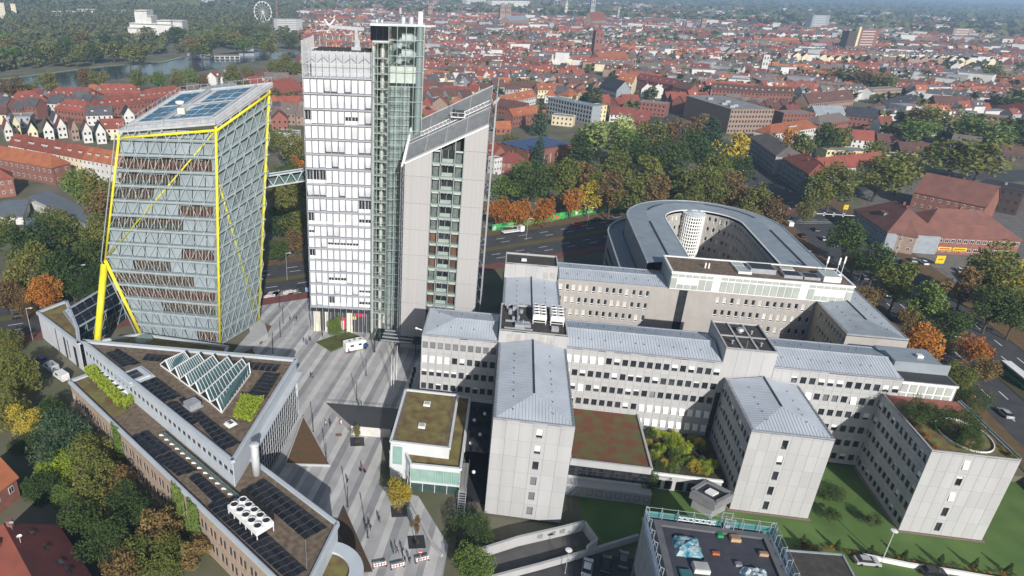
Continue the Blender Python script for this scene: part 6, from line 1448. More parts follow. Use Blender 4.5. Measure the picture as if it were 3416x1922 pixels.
ph(2130,340,2222,350,10,14,'flat',0,'brick','flat','square brick office with flat grey roof and parapet',name='office',cat='building',rows=3); ph(2035,380,2115,385,6,9,'gable',5,'white','maroon','white house with maroon roof and rounded gable'); ph(2110,400,2165,405,7,14,'gable',6,'brick','maroon','brick gable house with maroon roof and glass conservatory',ridge='x',dorm=1)
DB=ph(2440,366,2584,366,17,62,'flat',0,'tanb','flat','huge tan brick office block with a dark shaded flank on the avenue',name='office_block',cat='building',rows=5,cols=14,win=(1.2,1.6),chim=0)
for x,y in ((4,8),(9,12),(5,20),(14,30),(8,44)): b=MB(); b.box(x,x+4,y,y+3,17.1,18.6); part('roof_unit',b,STEEL,DB)
ph(2376,297,2532,309,14,13,'gable',4.5,'brick','brown','long brick building with brown mansard and dark dormers',name='office_block',cat='building',dorm=9,rows=4,win=(1.1,1.7)); ph(2534,309,2648,312,14,13,'gable',4.5,'brick','brown','brick corner building with brown mansard and five dormers',name='office_block',cat='building',dorm=5,rows=4,win=(1.1,1.7))
ph(2000,285,2058,300,15,14,'gable',7,'bluegrey','slate','tall dark slate gabled house beside the orange gable',ridge='x',rows=4); ph(2060,270,2112,275,13,13,'gable',7,'cream','orange','tall cream corner house with steep orange roof',rows=4,dorm=2); ph(2120,262,2250,285,11,12,'gable',5,'brick','maroon','brick street row with maroon roof and many dormers',dorm=6,rows=3,chim=3); ph(2245,290,2300,300,11,12,'gable',5,'brick','brown','brick corner house with brown roof at the end of the avenue',rows=3)
# right side
ph(2500,455,2590,520,11,16,'hip',4,'grey','taupe','grey rendered corner block with taupe roof beside the boulevard',name='apartment_block',cat='building',rows=4,chim=3); ph(2612,527,2700,582,11,15,'hip',5,'bluegrey','red','shaded apartment block with bright red roof beside the boulevard',name='apartment_block',cat='building',rows=4,chim=4); ph(2722,572,2965,545,10,13,'gable',5,'white','red','long red roofed apartment range behind the street trees',name='apartment_block',cat='building',chim=4); ph(2572,448,2728,425,8,12,'hip',5,'white','orange','white house with bright red hipped roof and glazed dormer',dorm=1,dw=9,group=None)
ph(2760,502,2900,508,7,13,'flat',0,'yellow','flat','cream courtyard building with two rows of windows',name='apartment_block',cat='building',chim=0,cols=10); ph(2890,512,3080,530,6,11,'flat',0,'cream','taupe','long low cream range with taupe flat roof',name='apartment_block',cat='building',chim=0)
ph(2735,415,2835,400,8,12,'hip',5,'brick','taupe','brick villa with taupe hipped roof and white gutter'); ph(2820,385,2925,395,8,14,'gable',6,'brick','slate','brick house with dark slate roof behind the villa'); ph(2960,360,3060,335,8,12,'gable',5,'brick','slate','dark roofed brick row with orange gable',dorm=3)
for x0,y0,x1,y1,lb in ((2930,470,3060,480,'dark brown roofed range behind the cream courtyard building'),(3005,500,3160,510,'dark brown roofed range between the street trees'),(3120,455,3330,490,'long dark brown roofed range beyond the trees'),(3310,510,3480,520,'dark brown roofed range near the post hall')): ph(x0,y0,x1,y1,5,13,'gable',4,'dark','brown',lb,name='apartment_block',cat='building')
ph(2616,378,2720,378,11,12,'flat',0,'brick','flat','brick apartment house with pale roof terrace',rows=3,chim=0); ph(2722,380,2820,380,10,12,'gable',5,'white','zinc','white balcony house with grey zinc roof'); ph(2700,345,2850,330,11,13,'gable',7,'tanb','brown','brown mansard house with two white arched gables',rows=3,dorm=2,dw=4); ph(2910,300,3010,295,10,12,'flat',0,'tanb','flat','tan flat roofed block with white balconies',rows=3,chim=0); ph(3180,370,3260,378,9,11,'flat',0,'grey','flat','grey flat roofed block with white balconies',rows=3,chim=0); ph(3265,385,3380,395,8,12,'flat',0,'brick','flat','brick flat roofed block with white window bands',rows=3,chim=0); ph(3120,340,3240,345,7,12,'gable',5,'brick','brown','brown roofed row near the white gable houses',chim=2); ph(3290,350,3416,375,7,12,'gable',6,'white','red','white houses with red hipped roof at the edge of town',chim=1)
# post hall with hipped maroon roofs
PH='brick post hall range with maroon roof'
FW=ph(3068,785,3408,802,7.5,22,'hip',8.5,'brick','hall','brick hall with maroon hipped roof, yellow signs and white window band',name='post_hall',cat='building',rows=2,cols=16,win=(1.6,1.5)); dormer(FW,22,5,9.5,12,5,2,ROOFS['hall'],WHITE)
for x,w_,z,h_ in ((5,3,2.,1.3),(8.8,5,1.7,1.4),(14.5,5.2,1.7,1.4),(3.2,1.6,4.4,.9)): b=MB(); b.box(x,x+w_,-.12,-.06,z,z+h_); sg=part('yellow_sign',b,M('sign_yellow',(.8,.55,.02),.5),FW); b=MB(); b.box(x+.5,x+w_-.5,-.14,-.12,z+.4,z+h_-.5); part('sign_stripe',b,M('sign_red',(.6,.03,.02),.5),sg)
ph(2960,775,3060,792,7.5,24,'hip',8,'tanb','hall','brick hall corner wing with maroon roof and pale entrance gable',name='post_hall',cat='building'); ph(2850,700,2962,775,8,20,'hip',8,'bluegrey','hall','post hall side range with maroon roof and round dormer along the boulevard',name='post_hall',cat='building',dorm=1,dw=4)
ph(3050,640,3290,690,8,20,'gable',8,'brick','hall','rear post hall with maroon roof and ivy red gable wall',name='post_hall',cat='building'); b=MB(); ph(3260,610,3420,640,12,14,'flat',0,'dark','slate','dark office with white window bands behind the post hall',name='office',cat='building',rows=3); ph(3330,960,3500,1010,5,20,'gable',5,'dark','red','dark shed with large red roof beside the boulevard',name='shed',cat='building',chim=0)
# bottom left brick house and red roof
ph(-40,1660,52,1592,5,9,'gable',4.5,'brick','orange','brick house with orange tiles and white windows in the garden',z0=-3)
a=[P(x,y,z) for x,y,z in ((-60,1700,9),(10,1745,9.2),(190,1960,9.2),(-100,1980,9))]
H=thing('red_roof_house','house with red roof, one slope painted sunlit, skylights and satellite dishes in the garden','house',(a[1].x,a[1].y,-3)); O=Vector((a[1].x,a[1].y,-3))
ra,rb=P(10,1745,9.5)-O,P(105,1922,9.5)-O; rb=ra+(rb-ra)*1.3; dd=(rb-ra).normalized(); nn=Vector((dd.y,-dd.x,0)); nn=nn if nn.x>0 else -nn
dn=Vector((0,0,-5.5)); b=MB(); b.quad(ra,rb,rb+nn*8.2*-1+dn,ra-nn*8.2+dn); part('painted_sunlit_slope',b,ROOFS['red'],H); b=MB(); b.quad(rb,ra,ra+nn*8.2+dn,rb+nn*8.2+dn); sl_=part('roof_slope',b,ROOFS['maroon'],H)  # brighter red one side, maroon the other: sunlight put into the tile colour
b=MB(); b.prism([((ra-nn*7.6).x,(ra-nn*7.6).y),((rb-nn*7.6).x,(rb-nn*7.6).y),((rb+nn*7.6).x,(rb+nn*7.6).y),((ra+nn*7.6).x,(ra+nn*7.6).y)],0,ra.z-5.4); b.poly([ra-nn*7.6+dn,ra+nn*7.6+dn,ra+Vector((0,0,-.2))]); part('walls',b,WALLS['brick'],H)
for s,t_ in ((.12,.35),(.34,.45),(.56,.55),(.68,.6)): q=lerp(ra,rb,s)+(nn*8.2+dn)*t_; b=MB(); e=dd*1.2; f=(nn*8.2+dn)*.1; u_=Vector((.1,.05,.12)); b.quad(q+u_,q+e+u_,q+e+f+u_,q+f+u_); part('skylight',b,GLASS,sl_)
for s,t_ in ((.2,-.25),(.05,.1)): q=lerp(ra,rb,s)+nn*8.2*t_+dn*abs(t_); b=MB(); b.box(q.x-.4,q.x+.4,q.y-.4,q.y+.4,q.z-.5,q.z+1.4); part('chimney',b,WALLS['brick'],H)
for s,t_ in ((.1,.1),(.3,.12)): q=lerp(ra,rb,s)+(nn*8.2+dn)*t_; b=MB(); b.tube(q,q+Vector((0,0,1.2)),.04,5); b.lathe([(0,0),(.3,.06),(.45,.2)],10,q+Vector((0,0,1.2))); part('satellite_dish',b,WHITE if s>.2 else STEEL,H)
# ---- landmarks far away
def tower(x,yb,w_,h,cap,caph,wm,cm,label,name='church_tower',cat='tower',n=4,z0=0,legs=False):
    p=P(x,yb,0); t=thing(name,label,cat,(p.x,p.y,0),RND.uniform(-.2,.2)); b=MB()
    b.prism([(w_*.707*math.cos(math.pi/4+i*2*math.pi/n),w_*.707*math.sin(math.pi/4+i*2*math.pi/n)) for i in range(n)],0,h); part('shaft',b,WALLS[wm],t)
    b=MB(); q=[(w_*.75*math.cos(math.pi/4+i*2*math.pi/n),w_*.75*math.sin(math.pi/4+i*2*math.pi/n),h) for i in range(n)]; b.add(q+[(0,0,h+caph)],[(i,(i+1)%n,n) for i in range(n)]+[tuple(range(n-1,-1,-1))]); part('spire',b,ROOFS.get(cm) or MATS[cm],t)
    m=MB()
    for r in range(2):
        for k in (-1,1): m.box(k*w_*.22-w_*.09,k*w_*.22+w_*.09,-w_*.52,-w_*.5,h*(.55+.25*r),h*(.55+.25*r)+h*.12)
    part('belfry_openings',m,DARK,t,kind='stuff'); return t
M('copper_green',(.2,.42,.34),.6)
tower(1672,78,13,44,'',6,'tanb','flat','left of the twin cathedral towers, pale stone'); tower(1692,78,13,44,'',6,'tanb','flat','right of the twin cathedral towers, pale stone')
ph(1700,70,1765,66,16,24,'gable',9,'tanb','zinc','cathedral nave with pale green roof beside the twin towers',name='cathedral_nave',cat='church',chim=0,light=True)
tower(1886,58,8,40,'',16,'cream','copper_green','slim cream church tower with green copper cap'); tower(1970,70,13,60,'',45,'grey','slate','dark pointed gothic church spire'); ph(1975,68,2022,66,18,22,'gable',18,'tanb','red','tall red roofed church nave beside the dark spire',name='church_nave',cat='church',chim=0,light=True)
tower(2058,75,6,28,'',18,'grey','copper_green','small green spire among the old town roofs'); tower(2340,110,10,32,'',1,'tanb','flat','tan square church tower beside two domes'); tower(1434,62,12,40,'',10,'tanb','grey','stone church tower behind the lift shaft'); tower(1335,60,6,26,'',8,'white','red','small white tower with red cap beside the stone tower')
tower(1986,190,12,36,'',2.2,'brick','orange','brick church tower with flat orange roof and open belfry'); ph(2005,200,2100,192,9,20,'gable',7,'brick','orange','orange roofed church hall beside the brick belfry',name='church_hall',cat='church',chim=0)
tower(2540,258,7,26,'',1,'white','flat','slender white modern church tower with folded top',name='modern_tower'); ph(2420,205,2560,215,8,26,'flat',0,'tanb','slate','dark roofed modern church hall beside the white tower',name='church_hall',cat='church',chim=0)
ph(2848,170,2920,172,34,16,'flat',0,'brick','flat','tall red brick block with white balcony bands',name='high_rise',cat='building',rows=9,cols=5,win=(5,1.1),chim=0) if False else None
def highrise(x0,x1,yb,h,dp_,wm,label,rows,band='white',lw=None):
    a,c=P(x0,yb,0),P(x1,yb,0); t=house(a,c,h,dp_,'flat',0,wm,'flat',label,name='high_rise',cat='building',rows=1,cols=2,chim=1,light=True); L=(c-a).length
    for r in range(rows): b=MB(); b.box(L*.12,L*.78,-.5,0,h*(r+.4)/rows,h*(r+.7)/rows); part('balcony_band',b,WALLS[band],t)
    return t
HR=highrise(2852,2915,172,36,16,'brick','red brick high rise with white balcony bands and pale stair tower',8); L_=(P(2915,172)-P(2852,172)).length; b=MB(); b.box(-5,0,-1,6,0,41); part('stair_tower',b,WALLS['yellow'],HR); b=MB(); b.box(-22,-6,2,16,0,34); part('dark_wing',b,WALLS['dark'],HR)
highrise(2700,2758,102,38,18,'bluegrey','pale teal high rise with white floor bands',9); highrise(3170,3235,135,26,20,'tanb','grey office slab with white floor bands at the far right of town',5); highrise(915,1010,110,24,18,'grey','stepped white hotel block with balcony bands near the ferris wheel',6); highrise(2,22,62,30,14,'cream','cream slab at the edge of the lake wood',6); highrise(42,58,56,26,14,'cream','short cream slab beside the other at the lake wood',5)
# stepped white building by the lake
LB=thing('lake_office','stepped bright white office terraces above the lake trees','building',P(430,128)); O=P(430,128); sc_=(P(615,128)-P(430,128)).length/200.
for x0,x1,z0,z1,y in ((0,105,0,9,0),(5,95,9,15,4),(25,72,15,34,8),(72,86,15,26,8),(95,165,0,15,2),(108,160,15,20,6),(168,204,0,20,4)):
    b=MB(); b.box(x0*sc_,x1*sc_,y,y+30,z0+8,z1+8) if z0 else b.box(x0*sc_,x1*sc_,y,y+30,0,z1+8); part('terrace_block',b,WALLS['white'],LB); b=MB(); b.box(x0*sc_,x1*sc_,y-.2,y,z1+6,z1+7.); part('window_band',b,DARK,LB)
for x0,x1,y,h,lb in ((178,255,52,9,'long white factory hall beyond the lake wood'),(262,330,48,11,'white factory hall beside the long one beyond the lake wood'),(345,425,46,8,'low white hall with grey roof beyond the lake wood'),(608,642,14,14,'white institute block on the wooded horizon'),(650,770,12,11,'long pale slab on the wooded horizon'),(1556,1620,22,26,'white hospital block left of the cathedral towers'),(1640,1765,30,30,'wide pale hospital slab behind the cathedral')):
    a,c=P(x0,y,0),P(x1,y,0); house(a,c,h,30,'flat',0,'white','flat',lb,name='distant_hall',cat='building',rows=2,cols=8,win=(6,1.4),chim=0)
# boathouses on the quay
for x0,x1,y,h,lb in ((625,700,186,9,'grey glazed boathouse on the lake quay'),(798,848,186,8,'grey box pavilion on the lake quay'),(700,800,197,3,'long white low terrace on the lake quay')):
    a,c=P(x0,y,0),P(x1,y,0); house(a,c,h,16,'flat',0,'bluegrey' if h>4 else 'white','flat',lb,name='boathouse',cat='building',rows=1,cols=6,win=(5,2.5),chim=0)
# ferris wheel
p=P(879,80); FWH=thing('ferris_wheel','large white ferris wheel beyond the lake','ferris wheel',p,-.3); b=MB(); R_=21
for i in range(32):
    a0,a1=i*math.pi/16,(i+1)*math.pi/16; b.bar((R_*math.cos(a0),0,25+R_*math.sin(a0)),(R_*math.cos(a1),0,25+R_*math.sin(a1)),.9,.9)
    if i%2==0: b.bar((0,0,25),(R_*math.cos(a0),0,25+R_*math.sin(a0)),.35,.35)
part('wheel',b,WHITE,FWH); b=MB(); b.bar((-10,0,0),(0,0,25),1,1); b.bar((10,0,0),(0,0,25),1,1); part('stand',b,WHITE,FWH)
for i in range(16): a0=i*math.pi/8; put('gondola',cached('gond',lambda:MB().box(-1,1,-1,1,-2.4,0).mesh('gondola',WHITE)),FWH,(R_*math.cos(a0),0,25+R_*math.sin(a0)))
tower(926,78,4,45,'',2,'brick','flat','tall thin brick chimney beside the ferris wheel',name='chimney_stack',cat='chimney'); 
# ---- procedural town rows: the nearest 300 are houses of their own, the rest one mass
HR2=random.Random(21); cand=[]
def okpos(x,y):
    d=math.hypot(x,y)
    if y<300 or d>4300: return False
    for px_,py_ in ((x,y),):
        f=-x*0
    # inside view
    q=Vector((x,y,-CAMH)); b_=q.y*sp+q.z*cp; c_=q.y*cp-q.z*sp; u=FPX*q.x/c_; v=-FPX*b_/c_; X=CX+cr*u-sr*v; Y_=CY+sr*u+cr*v
    if X<-80 or X>3500 or Y_>720: return False
    if X<1000 and Y_<260: return 'wood' if Y_<(268-X*.12 if X<900 else 165)-18 and HR2.random()<.93 else False
    if X<720 and Y_<330: return False
    if 1600<X<2520 and Y_>395: return False
    if X>2480 and Y_>520: return False
    if X<1040 and Y_>420: return False
    for c in BLV[20:]:
        if abs(x-c[0])<19 and abs(y-c[1])<30: return False
    for a,c,r in DONE:
        if (x-a)**2+(y-c)**2<(r+5)**2: return False
    return (X,Y_)
y=300.
while y<4200:
    ang=-.12+.35*math.sin(y*.013)+.12*math.sin(y*.05); xx=-1.05*y
    dx,dy=math.cos(ang),math.sin(ang); run=0; style=None
    while xx<1.35*y:
        if run<=0: run=HR2.randint(3,9); style=(HR2.choice(['red','orange','brown','grey','maroon','taupe','grey','brown','taupe','red','grey']),HR2.choice(['white','brick','brick','cream','brick','tanb','grey','white'])); xx+=HR2.uniform(3,16); oy=HR2.uniform(-5,5); la=ang+HR2.choice([0,0,0,.5,-.5,1.2])
        L=HR2.uniform(8,15); px_,py_=xx,y+oy+(xx)*math.sin(ang)*.35
        o=okpos(px_,py_)
        if o and o!='wood': cand.append((math.hypot(px_,py_),px_,py_,L,la,style,HR2.random()))
        xx+=L+.3; run-=1
    y+=26 if y<700 else (30 if y<1200 else (42 if y<2200 else 120))
cand.sort()
NG='houses in the town rows'
for i,(d,x,y,L,a,st,rv) in enumerate(cand[:230]):
    rm=st[0] if rv<.8 else HR2.choice(['red','grey','orange','brown']); wm=st[1] if rv<.85 else HR2.choice(['white','cream','brick']); ze=HR2.uniform(6,9.5); dp_=HR2.uniform(9,12)
    if rv>.93: kind,ri,rm='flat',0,'flat'
    else: kind,ri=('gable',HR2.uniform(4,6)) if rv<.82 else ('hip',HR2.uniform(4,5.5))
    house((x,y),(x+L*math.cos(a),y+L*math.sin(a)),ze,dp_,kind,ri,wm,rm,'%s walled town house with %s %s roof in a dense row'%({'tanb':'tan brick','brick':'brick'}.get(wm,wm),rm if rm!='flat' else 'grey',kind),group=NG,lod='far',dorm=1 if kind=='gable' and rv<.35 and d<520 else 0,dw=2.,chim=1)
mats=list(ROOFS.keys()); ML=[ROOFS[k] for k in mats]+[WALLS[k] for k in ('white','brick','cream','tanb','grey')]; b=MB(); wk={'white':0,'brick':1,'cream':2,'tanb':3,'grey':4}
for d,x,y,L,a,st,rv in cand[230:]:
    rm=st[0] if rv<.8 else HR2.choice(['red','grey','orange','brown']); wm=st[1] if rv<.8 else 'white'; ze=HR2.uniform(6,10); ri=HR2.uniform(3.5,5.5); dp_=HR2.uniform(9,12)
    if rv>.92: L*=HR2.uniform(1.2,3.2); ze=HR2.uniform(6,16); dp_=HR2.uniform(12,22); rm='flat'; ri=.1; wm='white' if HR2.random()<.7 else 'grey'
    if rm not in mats: rm='red'
    ex,ey=Vector((math.cos(a),math.sin(a),0)),Vector((-math.sin(a),math.cos(a),0)); p=Vector((x,y,0)); c=[p,p+ex*L,p+ex*L+ey*dp_,p+ey*dp_]; h=Vector((0,0,ze)); r0,r1=p+ey*dp_/2+Vector((0,0,ze+ri)),p+ex*L+ey*dp_/2+Vector((0,0,ze+ri))
    b.cur=len(mats)+wk.get(wm,0); b.quad(c[0],c[1],c[1]+h,c[0]+h); b.add([c[1],c[2],c[2]+h,r1,c[1]+h],[(0,1,2,3,4)]); b.add([c[3],c[0],c[0]+h,r0,c[3]+h],[(0,1,2,3,4)])
    b.cur=mats.index(rm); b.quad(c[0]+h,c[1]+h,r1,r0); b.quad(c[2]+h,c[3]+h,r0,r1)
    if d<1500 and ri>1:
        for k in range(HR2.choice((0,1,1,2))):
            q=p+ex*(L*HR2.uniform(.15,.7))+ey*(dp_*.16)+Vector((0,0,ze+ri*.3)); b.cur=len(mats)+(0 if HR2.random()<.7 else 4); b.box(q.x,q.x+1.7,q.y,q.y+2,q.z,q.z+1.5)
        q=r0+ex*(L*HR2.random()); b.cur=len(mats)+1; b.box(q.x-.4,q.x+.4,q.y-.4,q.y+.4,q.z-.6,q.z+1.1)
put('distant_town',b.mesh('distant_town',ML),None,kind='stuff',label='mass of red and grey town roofs reaching to the horizon',category='town')
# distant trees: one mass of leaf clumps between the houses, in the lake wood and on the horizon
rng=np.random.default_rng(5); pts=[];tone=[];sz=[]
def clump(x,y,h,r,n):
    d=rng.normal(size=(n,3)); d/=np.linalg.norm(d,axis=1)[:,None]; f=rng.uniform(.6,1,size=(n,1)); q=d*f*np.array([r,r,h*.42])+np.array([x,y,h*.58]); q[:,2]=np.maximum(q[:,2],.5); pts.append(q); t=rng.random(); tone.append(np.clip(t*.6+.4*rng.random(n),0,1)); sz.append(np.full(n,r*.42))
n0=0
while n0<4200:   # between houses
    d=300+2100*rng.random()**1.0; a=rng.uniform(-.72,.92); x,y=d*math.sin(a),d*math.cos(a); o=okpos(x,y)
    if o is False and d<900: n0+=.2; continue
    if o=='wood' or o: clump(x,y,rng.uniform(7,13),rng.uniform(4,7),34 if d<900 else 16); n0+=1
for k in range(900):  # promenade tree belt round the old town
    X=rng.uniform(1560,3416); Y0=128+26*math.sin(X*.004)+rng.uniform(-26,26)-(20 if X>2400 else 0); q=P(X,Y0,0)
    if rng.random()<.75-(.35 if X>2700 else 0): clump(q.x,q.y,rng.uniform(9,15),rng.uniform(5,8),20)
n0=0
while n0<1500:   # lake wood (left)
    d=rng.uniform(690,2300); a=rng.uniform(-.66,-.05); x,y=d*math.sin(a),d*math.cos(a)
    q=Vector((x,y,-CAMH)); b_=q.y*sp+q.z*cp; c_=q.y*cp-q.z*sp; u=FPX*q.x/c_; v=-FPX*b_/c_; X=CX+cr*u-sr*v; Y_=CY+sr*u+cr*v
    sh=max(0,(268-X*.12)) if X<900 else 165
    if X>1050 or Y_>sh-22 or (X>560 and Y_>160): n0+=.05; continue
    clump(x,y,rng.uniform(9,16),rng.uniform(5,8.5),30 if d<1200 else 16); n0+=1
for k in range(5200):  # horizon woods
    d=2300+9000*rng.random()**1.4; a=rng.uniform(-.78,.98); x,y=d*math.sin(a),d*math.cos(a); clump(x,y,rng.uniform(12,20),rng.uniform(14,34)*(.6+d/6000),9)
pts=np.concatenate(pts);tone=np.concatenate(tone);sz=np.concatenate(sz)
n=len(pts); nr=rng.normal(size=(n,3)); nr[:,2]=np.abs(nr[:,2])+.5; nr/=np.linalg.norm(nr,axis=1)[:,None]; a=np.cross(nr,rng.normal(size=(n,3))); a/=np.linalg.norm(a,axis=1)[:,None]; bb=np.cross(nr,a); s=sz[:,None]
v=np.empty((n,4,3)); v[:,0]=pts-a*s;v[:,1]=pts-bb*s;v[:,2]=pts+a*s;v[:,3]=pts+bb*s
me=quadmesh('distant_woods',v.reshape(-1,3),tone); me.materials.append(leafmat('leaf_distant',(.085,.1,.04),(.13,.135,.052),(.2,.165,.07),.1)); put('distant_woods',me,None,kind='stuff',label='distant woods and tree belts around the town',category='woods')
# ================================================= street things
# --- scaffolded flat roof at the front
SB=thing('scaffolded_building','flat dark roofed building under renovation wrapped in blue netted scaffolding','building',UV(29.6,64),TH); W,D_=18.4,30.6
b=MB(); b.box(0,W,0,D_,G0,13.4); part('walls',b,M('site_wall',(.22,.22,.22),.9),SB)
b=MB(); b.box(1.,W-1,.5,D_-1,13.4,13.5); part('roof',b,M('new_bitumen',(.06,.06,.075),.6,(.045,.045,.055),.5),SB)
b=MB()
for x0,x1,y0,y1 in ((0,W,D_-1.1,D_),(0,1.1,0,D_-1.1),(W-1.1,W,0,D_-1.1)): b.box(x0,x1,y0,y1,13.4,13.9)
part('parapet',b,M('parapet_felt',(.13,.13,.14),.8),SB)
SCF=M('scaffold_tube',(.5,.55,.58),.45,metal=.5); NET=glassmat('blue_net',(.45,.6,.8),.9,2.6)
sc=thing('scaffold','blue netted tube scaffold around the renovated flat roof','scaffold',UV(29.6,64),TH)
for side,(x0,y0,x1,y1,n) in enumerate(((-1.2,0,-1.2,D_+1.,12),(-1.2,D_+1.1,W+1.2,D_+1.1,8),(W+1.2,D_+1,W+1.2,0,12))):
    for k in range(n+1):
        x,y=x0+(x1-x0)*k/n,y0+(y1-y0)*k/n; b=MB(); b.bar((x,y,G0),(x,y,15.6),.09,.09); b.bar((x*.94+.5 if side!=1 else x,y if side!=1 else y-.9,G0),(x*.94+.5 if side!=1 else x,y if side!=1 else y-.9,15.2),.09,.09)
        b.bar((x,y,15.4),(x*.94+.5 if side!=1 else x,y if side!=1 else y-.9,15.2),.09,.09); part('standard',b,SCF,sc)
    for z in (9.4,11.4,13.4,14.4,15.4): b=MB(); b.bar((x0,y0,z),(x1,y1,z),.07,.07); part('ledger',b,SCF,sc)
    b=MB(); dx,dy=(0.,0.); b.bar((x0*.97,y0-.4*(side==1),13.),(x1*.97,y1-.4*(side==1),13.),.8,.06); part('deck',b,M('deck_alu',(.4,.42,.44),.5),sc)
    b=MB(); b.quad((x0,y0,2),(x1,y1,2),(x1,y1,14.6),(x0,y0,14.6)); part('netting',b,NET if side!=1 else M('teal_net',(.05,.2,.2),.7),sc)
b=MB(); 
for k in range(6):
    b.bar((4+k,D_+.2,14.2),(5+k,D_+.2,14.9) ,.06,.06); b.bar((5+k,D_+.2,14.2),(4+k,D_+.2,14.9),.06,.06)
b.bar((4,D_+.2,14.2),(10,D_+.2,14.2),.08,.08); b.bar((4,D_+.2,14.9),(10,D_+.2,14.9),.08,.08); part('lattice_beam',b,WHITE,sc)
HO=thing('material_hoist','galvanised hoist cage at the edge of the renovated roof','hoist',UV(29.6+11.2,64+D_-.2,13.5),TH); b=MB()
for x in (0,1.6):
    for y in (0,1.6): b.bar((x,y,0),(x,y,2.6),.1,.1)
for z in (0.1,1.3,2.5):
    for a,c in (((0,0),(1.6,0)),((1.6,0),(1.6,1.6)),((1.6,1.6),(0,1.6)),((0,1.6),(0,0))): b.bar((*a,z),(*c,z),.08,.08)
part('cage',b,STEEL,HO); b=MB(); b.box(.4,1.2,.4,1.2,.1,1.1); part('motor',b,STEEL,HO)
def pile(label,u,v,sx,sy,h,cols,name='tarp_heap',cat='building material'):
    t=thing(name,label,cat,UV(29.6+u,64+v,13.5),TH); rng=random.Random(int(u*10)); n=9
    for k,cm in enumerate(cols):
        b=MB(); g=[]
        for i in range(n):
            for j in range(n):
                x=(i/(n-1)-.5)*sx; y=(j/(n-1)-.5)*sy; e=1-max(abs(i/(n-1)-.5),abs(j/(n-1)-.5))*2; g.append((x+rng.uniform(-.12,.12),y+rng.uniform(-.12,.12),h*(e**.45)*rng.uniform(.55,1)-(.25*k)))
        b.add(g,[(i*n+j,(i+1)*n+j,(i+1)*n+j+1,i*n+j+1) for i in range(n-1) for j in range(n-1)]); part('tarpaulin' if k==0 else 'sheeting',b,cm,t)
TQ=M('tarp_teal',(.03,.2,.28),.5,(.3,.4,.42),1.2,lo=.45,hi=.6); TW_=M('tarp_white',(.6,.62,.6),.5,(.12,.3,.4),1.4,lo=.4,hi=.55)
pile('teal tarpaulin heap over insulation packs on the dark roof',4.5,25.5,4.2,4.6,1.3,[TQ,TW_]); pile('white and blue sheeting heap on the dark roof',13.6,20.2,4.,5.6,1.3,[TW_,TQ])
for u,v,w_,d_,h,c,lb in ((4.4,20,2.4,1.8,.9,(.7,.7,.68),'white insulation stack on the dark roof'),(9.,16.2,3.4,2.6,.25,(.04,.13,.16),'dark teal roof window lying flat on the roof'),(5.6,15.6,2.6,1.6,.9,(.35,.5,.48),'pale green pack beside the roof window'),(11.9,28,1.6,1.2,.7,(.5,.34,.2),'timber pallet near the hoist'),(10.,28.6,.9,.9,.5,(.03,.35,.12),'green sheet bundle near the hoist'),(14.8,13.6,2.,1.4,.8,(.75,.75,.75),'white skylight curb on the dark roof'),(8.2,24.5,1.1,.6,.4,(.6,.15,.05),'orange tool box on the dark roof'),(2.2,17.6,1.8,2.6,.5,(.08,.25,.3),'folded teal sheet by the left parapet'),(11.2,22.6,1.,.8,.5,(.3,.3,.32),'grey roofing roll stack beside the sheeting'),(15.6,25.6,1.4,.7,.6,(.45,.32,.2),'plank stack by the right parapet')):
    t=thing('roof_material',lb,'building material',UV(29.6+u,64+v,13.5),TH+.05); b=MB(); b.box(0,w_,0,d_,0,h*.8); part('stack',b,M('mat_%d'%int(u*100+v),c,.6),t); b=MB(); b.box(.1,w_-.1,.1,d_-.1,h*.8,h); part('top_layer',b,M('mat2_%d'%int(u*100+v),tuple(x*.6 for x in c),.5),t)
# --- cars
TYRE=M('tyre',(.02,.02,.02),.9); CARG=M('car_glass',(.015,.018,.022),.05)
PAINTS={k:M('car_%s'%k,c,.25,c,1,spec=.6) for k,c in dict(black=(.012,.012,.014),white=(.75,.75,.74),silver=(.42,.43,.45),red=(.45,.015,.02),blue=(.03,.06,.16),grey=(.12,.125,.13),green=(.03,.3,.12)).items()}
def carmesh(van=False):
    def f():
        b=MB(); L=4.4 if not van else 5.2; w_=.88 if not van else .98
        pr=[(-L/2,.35),(-L/2,.75),(-L/2+.1,.92),(-L*.28,1.0),(L*.3,1.0),(L*.46,.85),(L/2,.62),(L/2,.35)] if not van else [(-L/2,.35),(-L/2,1.9),(-L/2+.15,2.1),(L*.2,2.1),(L*.34,1.25),(L*.47,1.0),(L/2,.7),(L/2,.35)]
        n=len(pr); vs=[(x,-w_,z) for x,z in pr]+[(x,w_,z) for x,z in pr]; fs=[tuple(range(n-1,-1,-1)),tuple(range(n,2*n))]+[(i,(i+1)%n,n+(i+1)%n,n+i) for i in range(n)]; b.add(vs,fs)
        if not van: # roof panel
            b.add([(-L*.30,-w_*.72,1.44),(L*.08,-w_*.74,1.44),(L*.08,w_*.74,1.44),(-L*.30,w_*.72,1.44)],[(0,1,2,3)])
        return b.mesh('body',PAINTS['black'])
    return cached(('car',van),f)
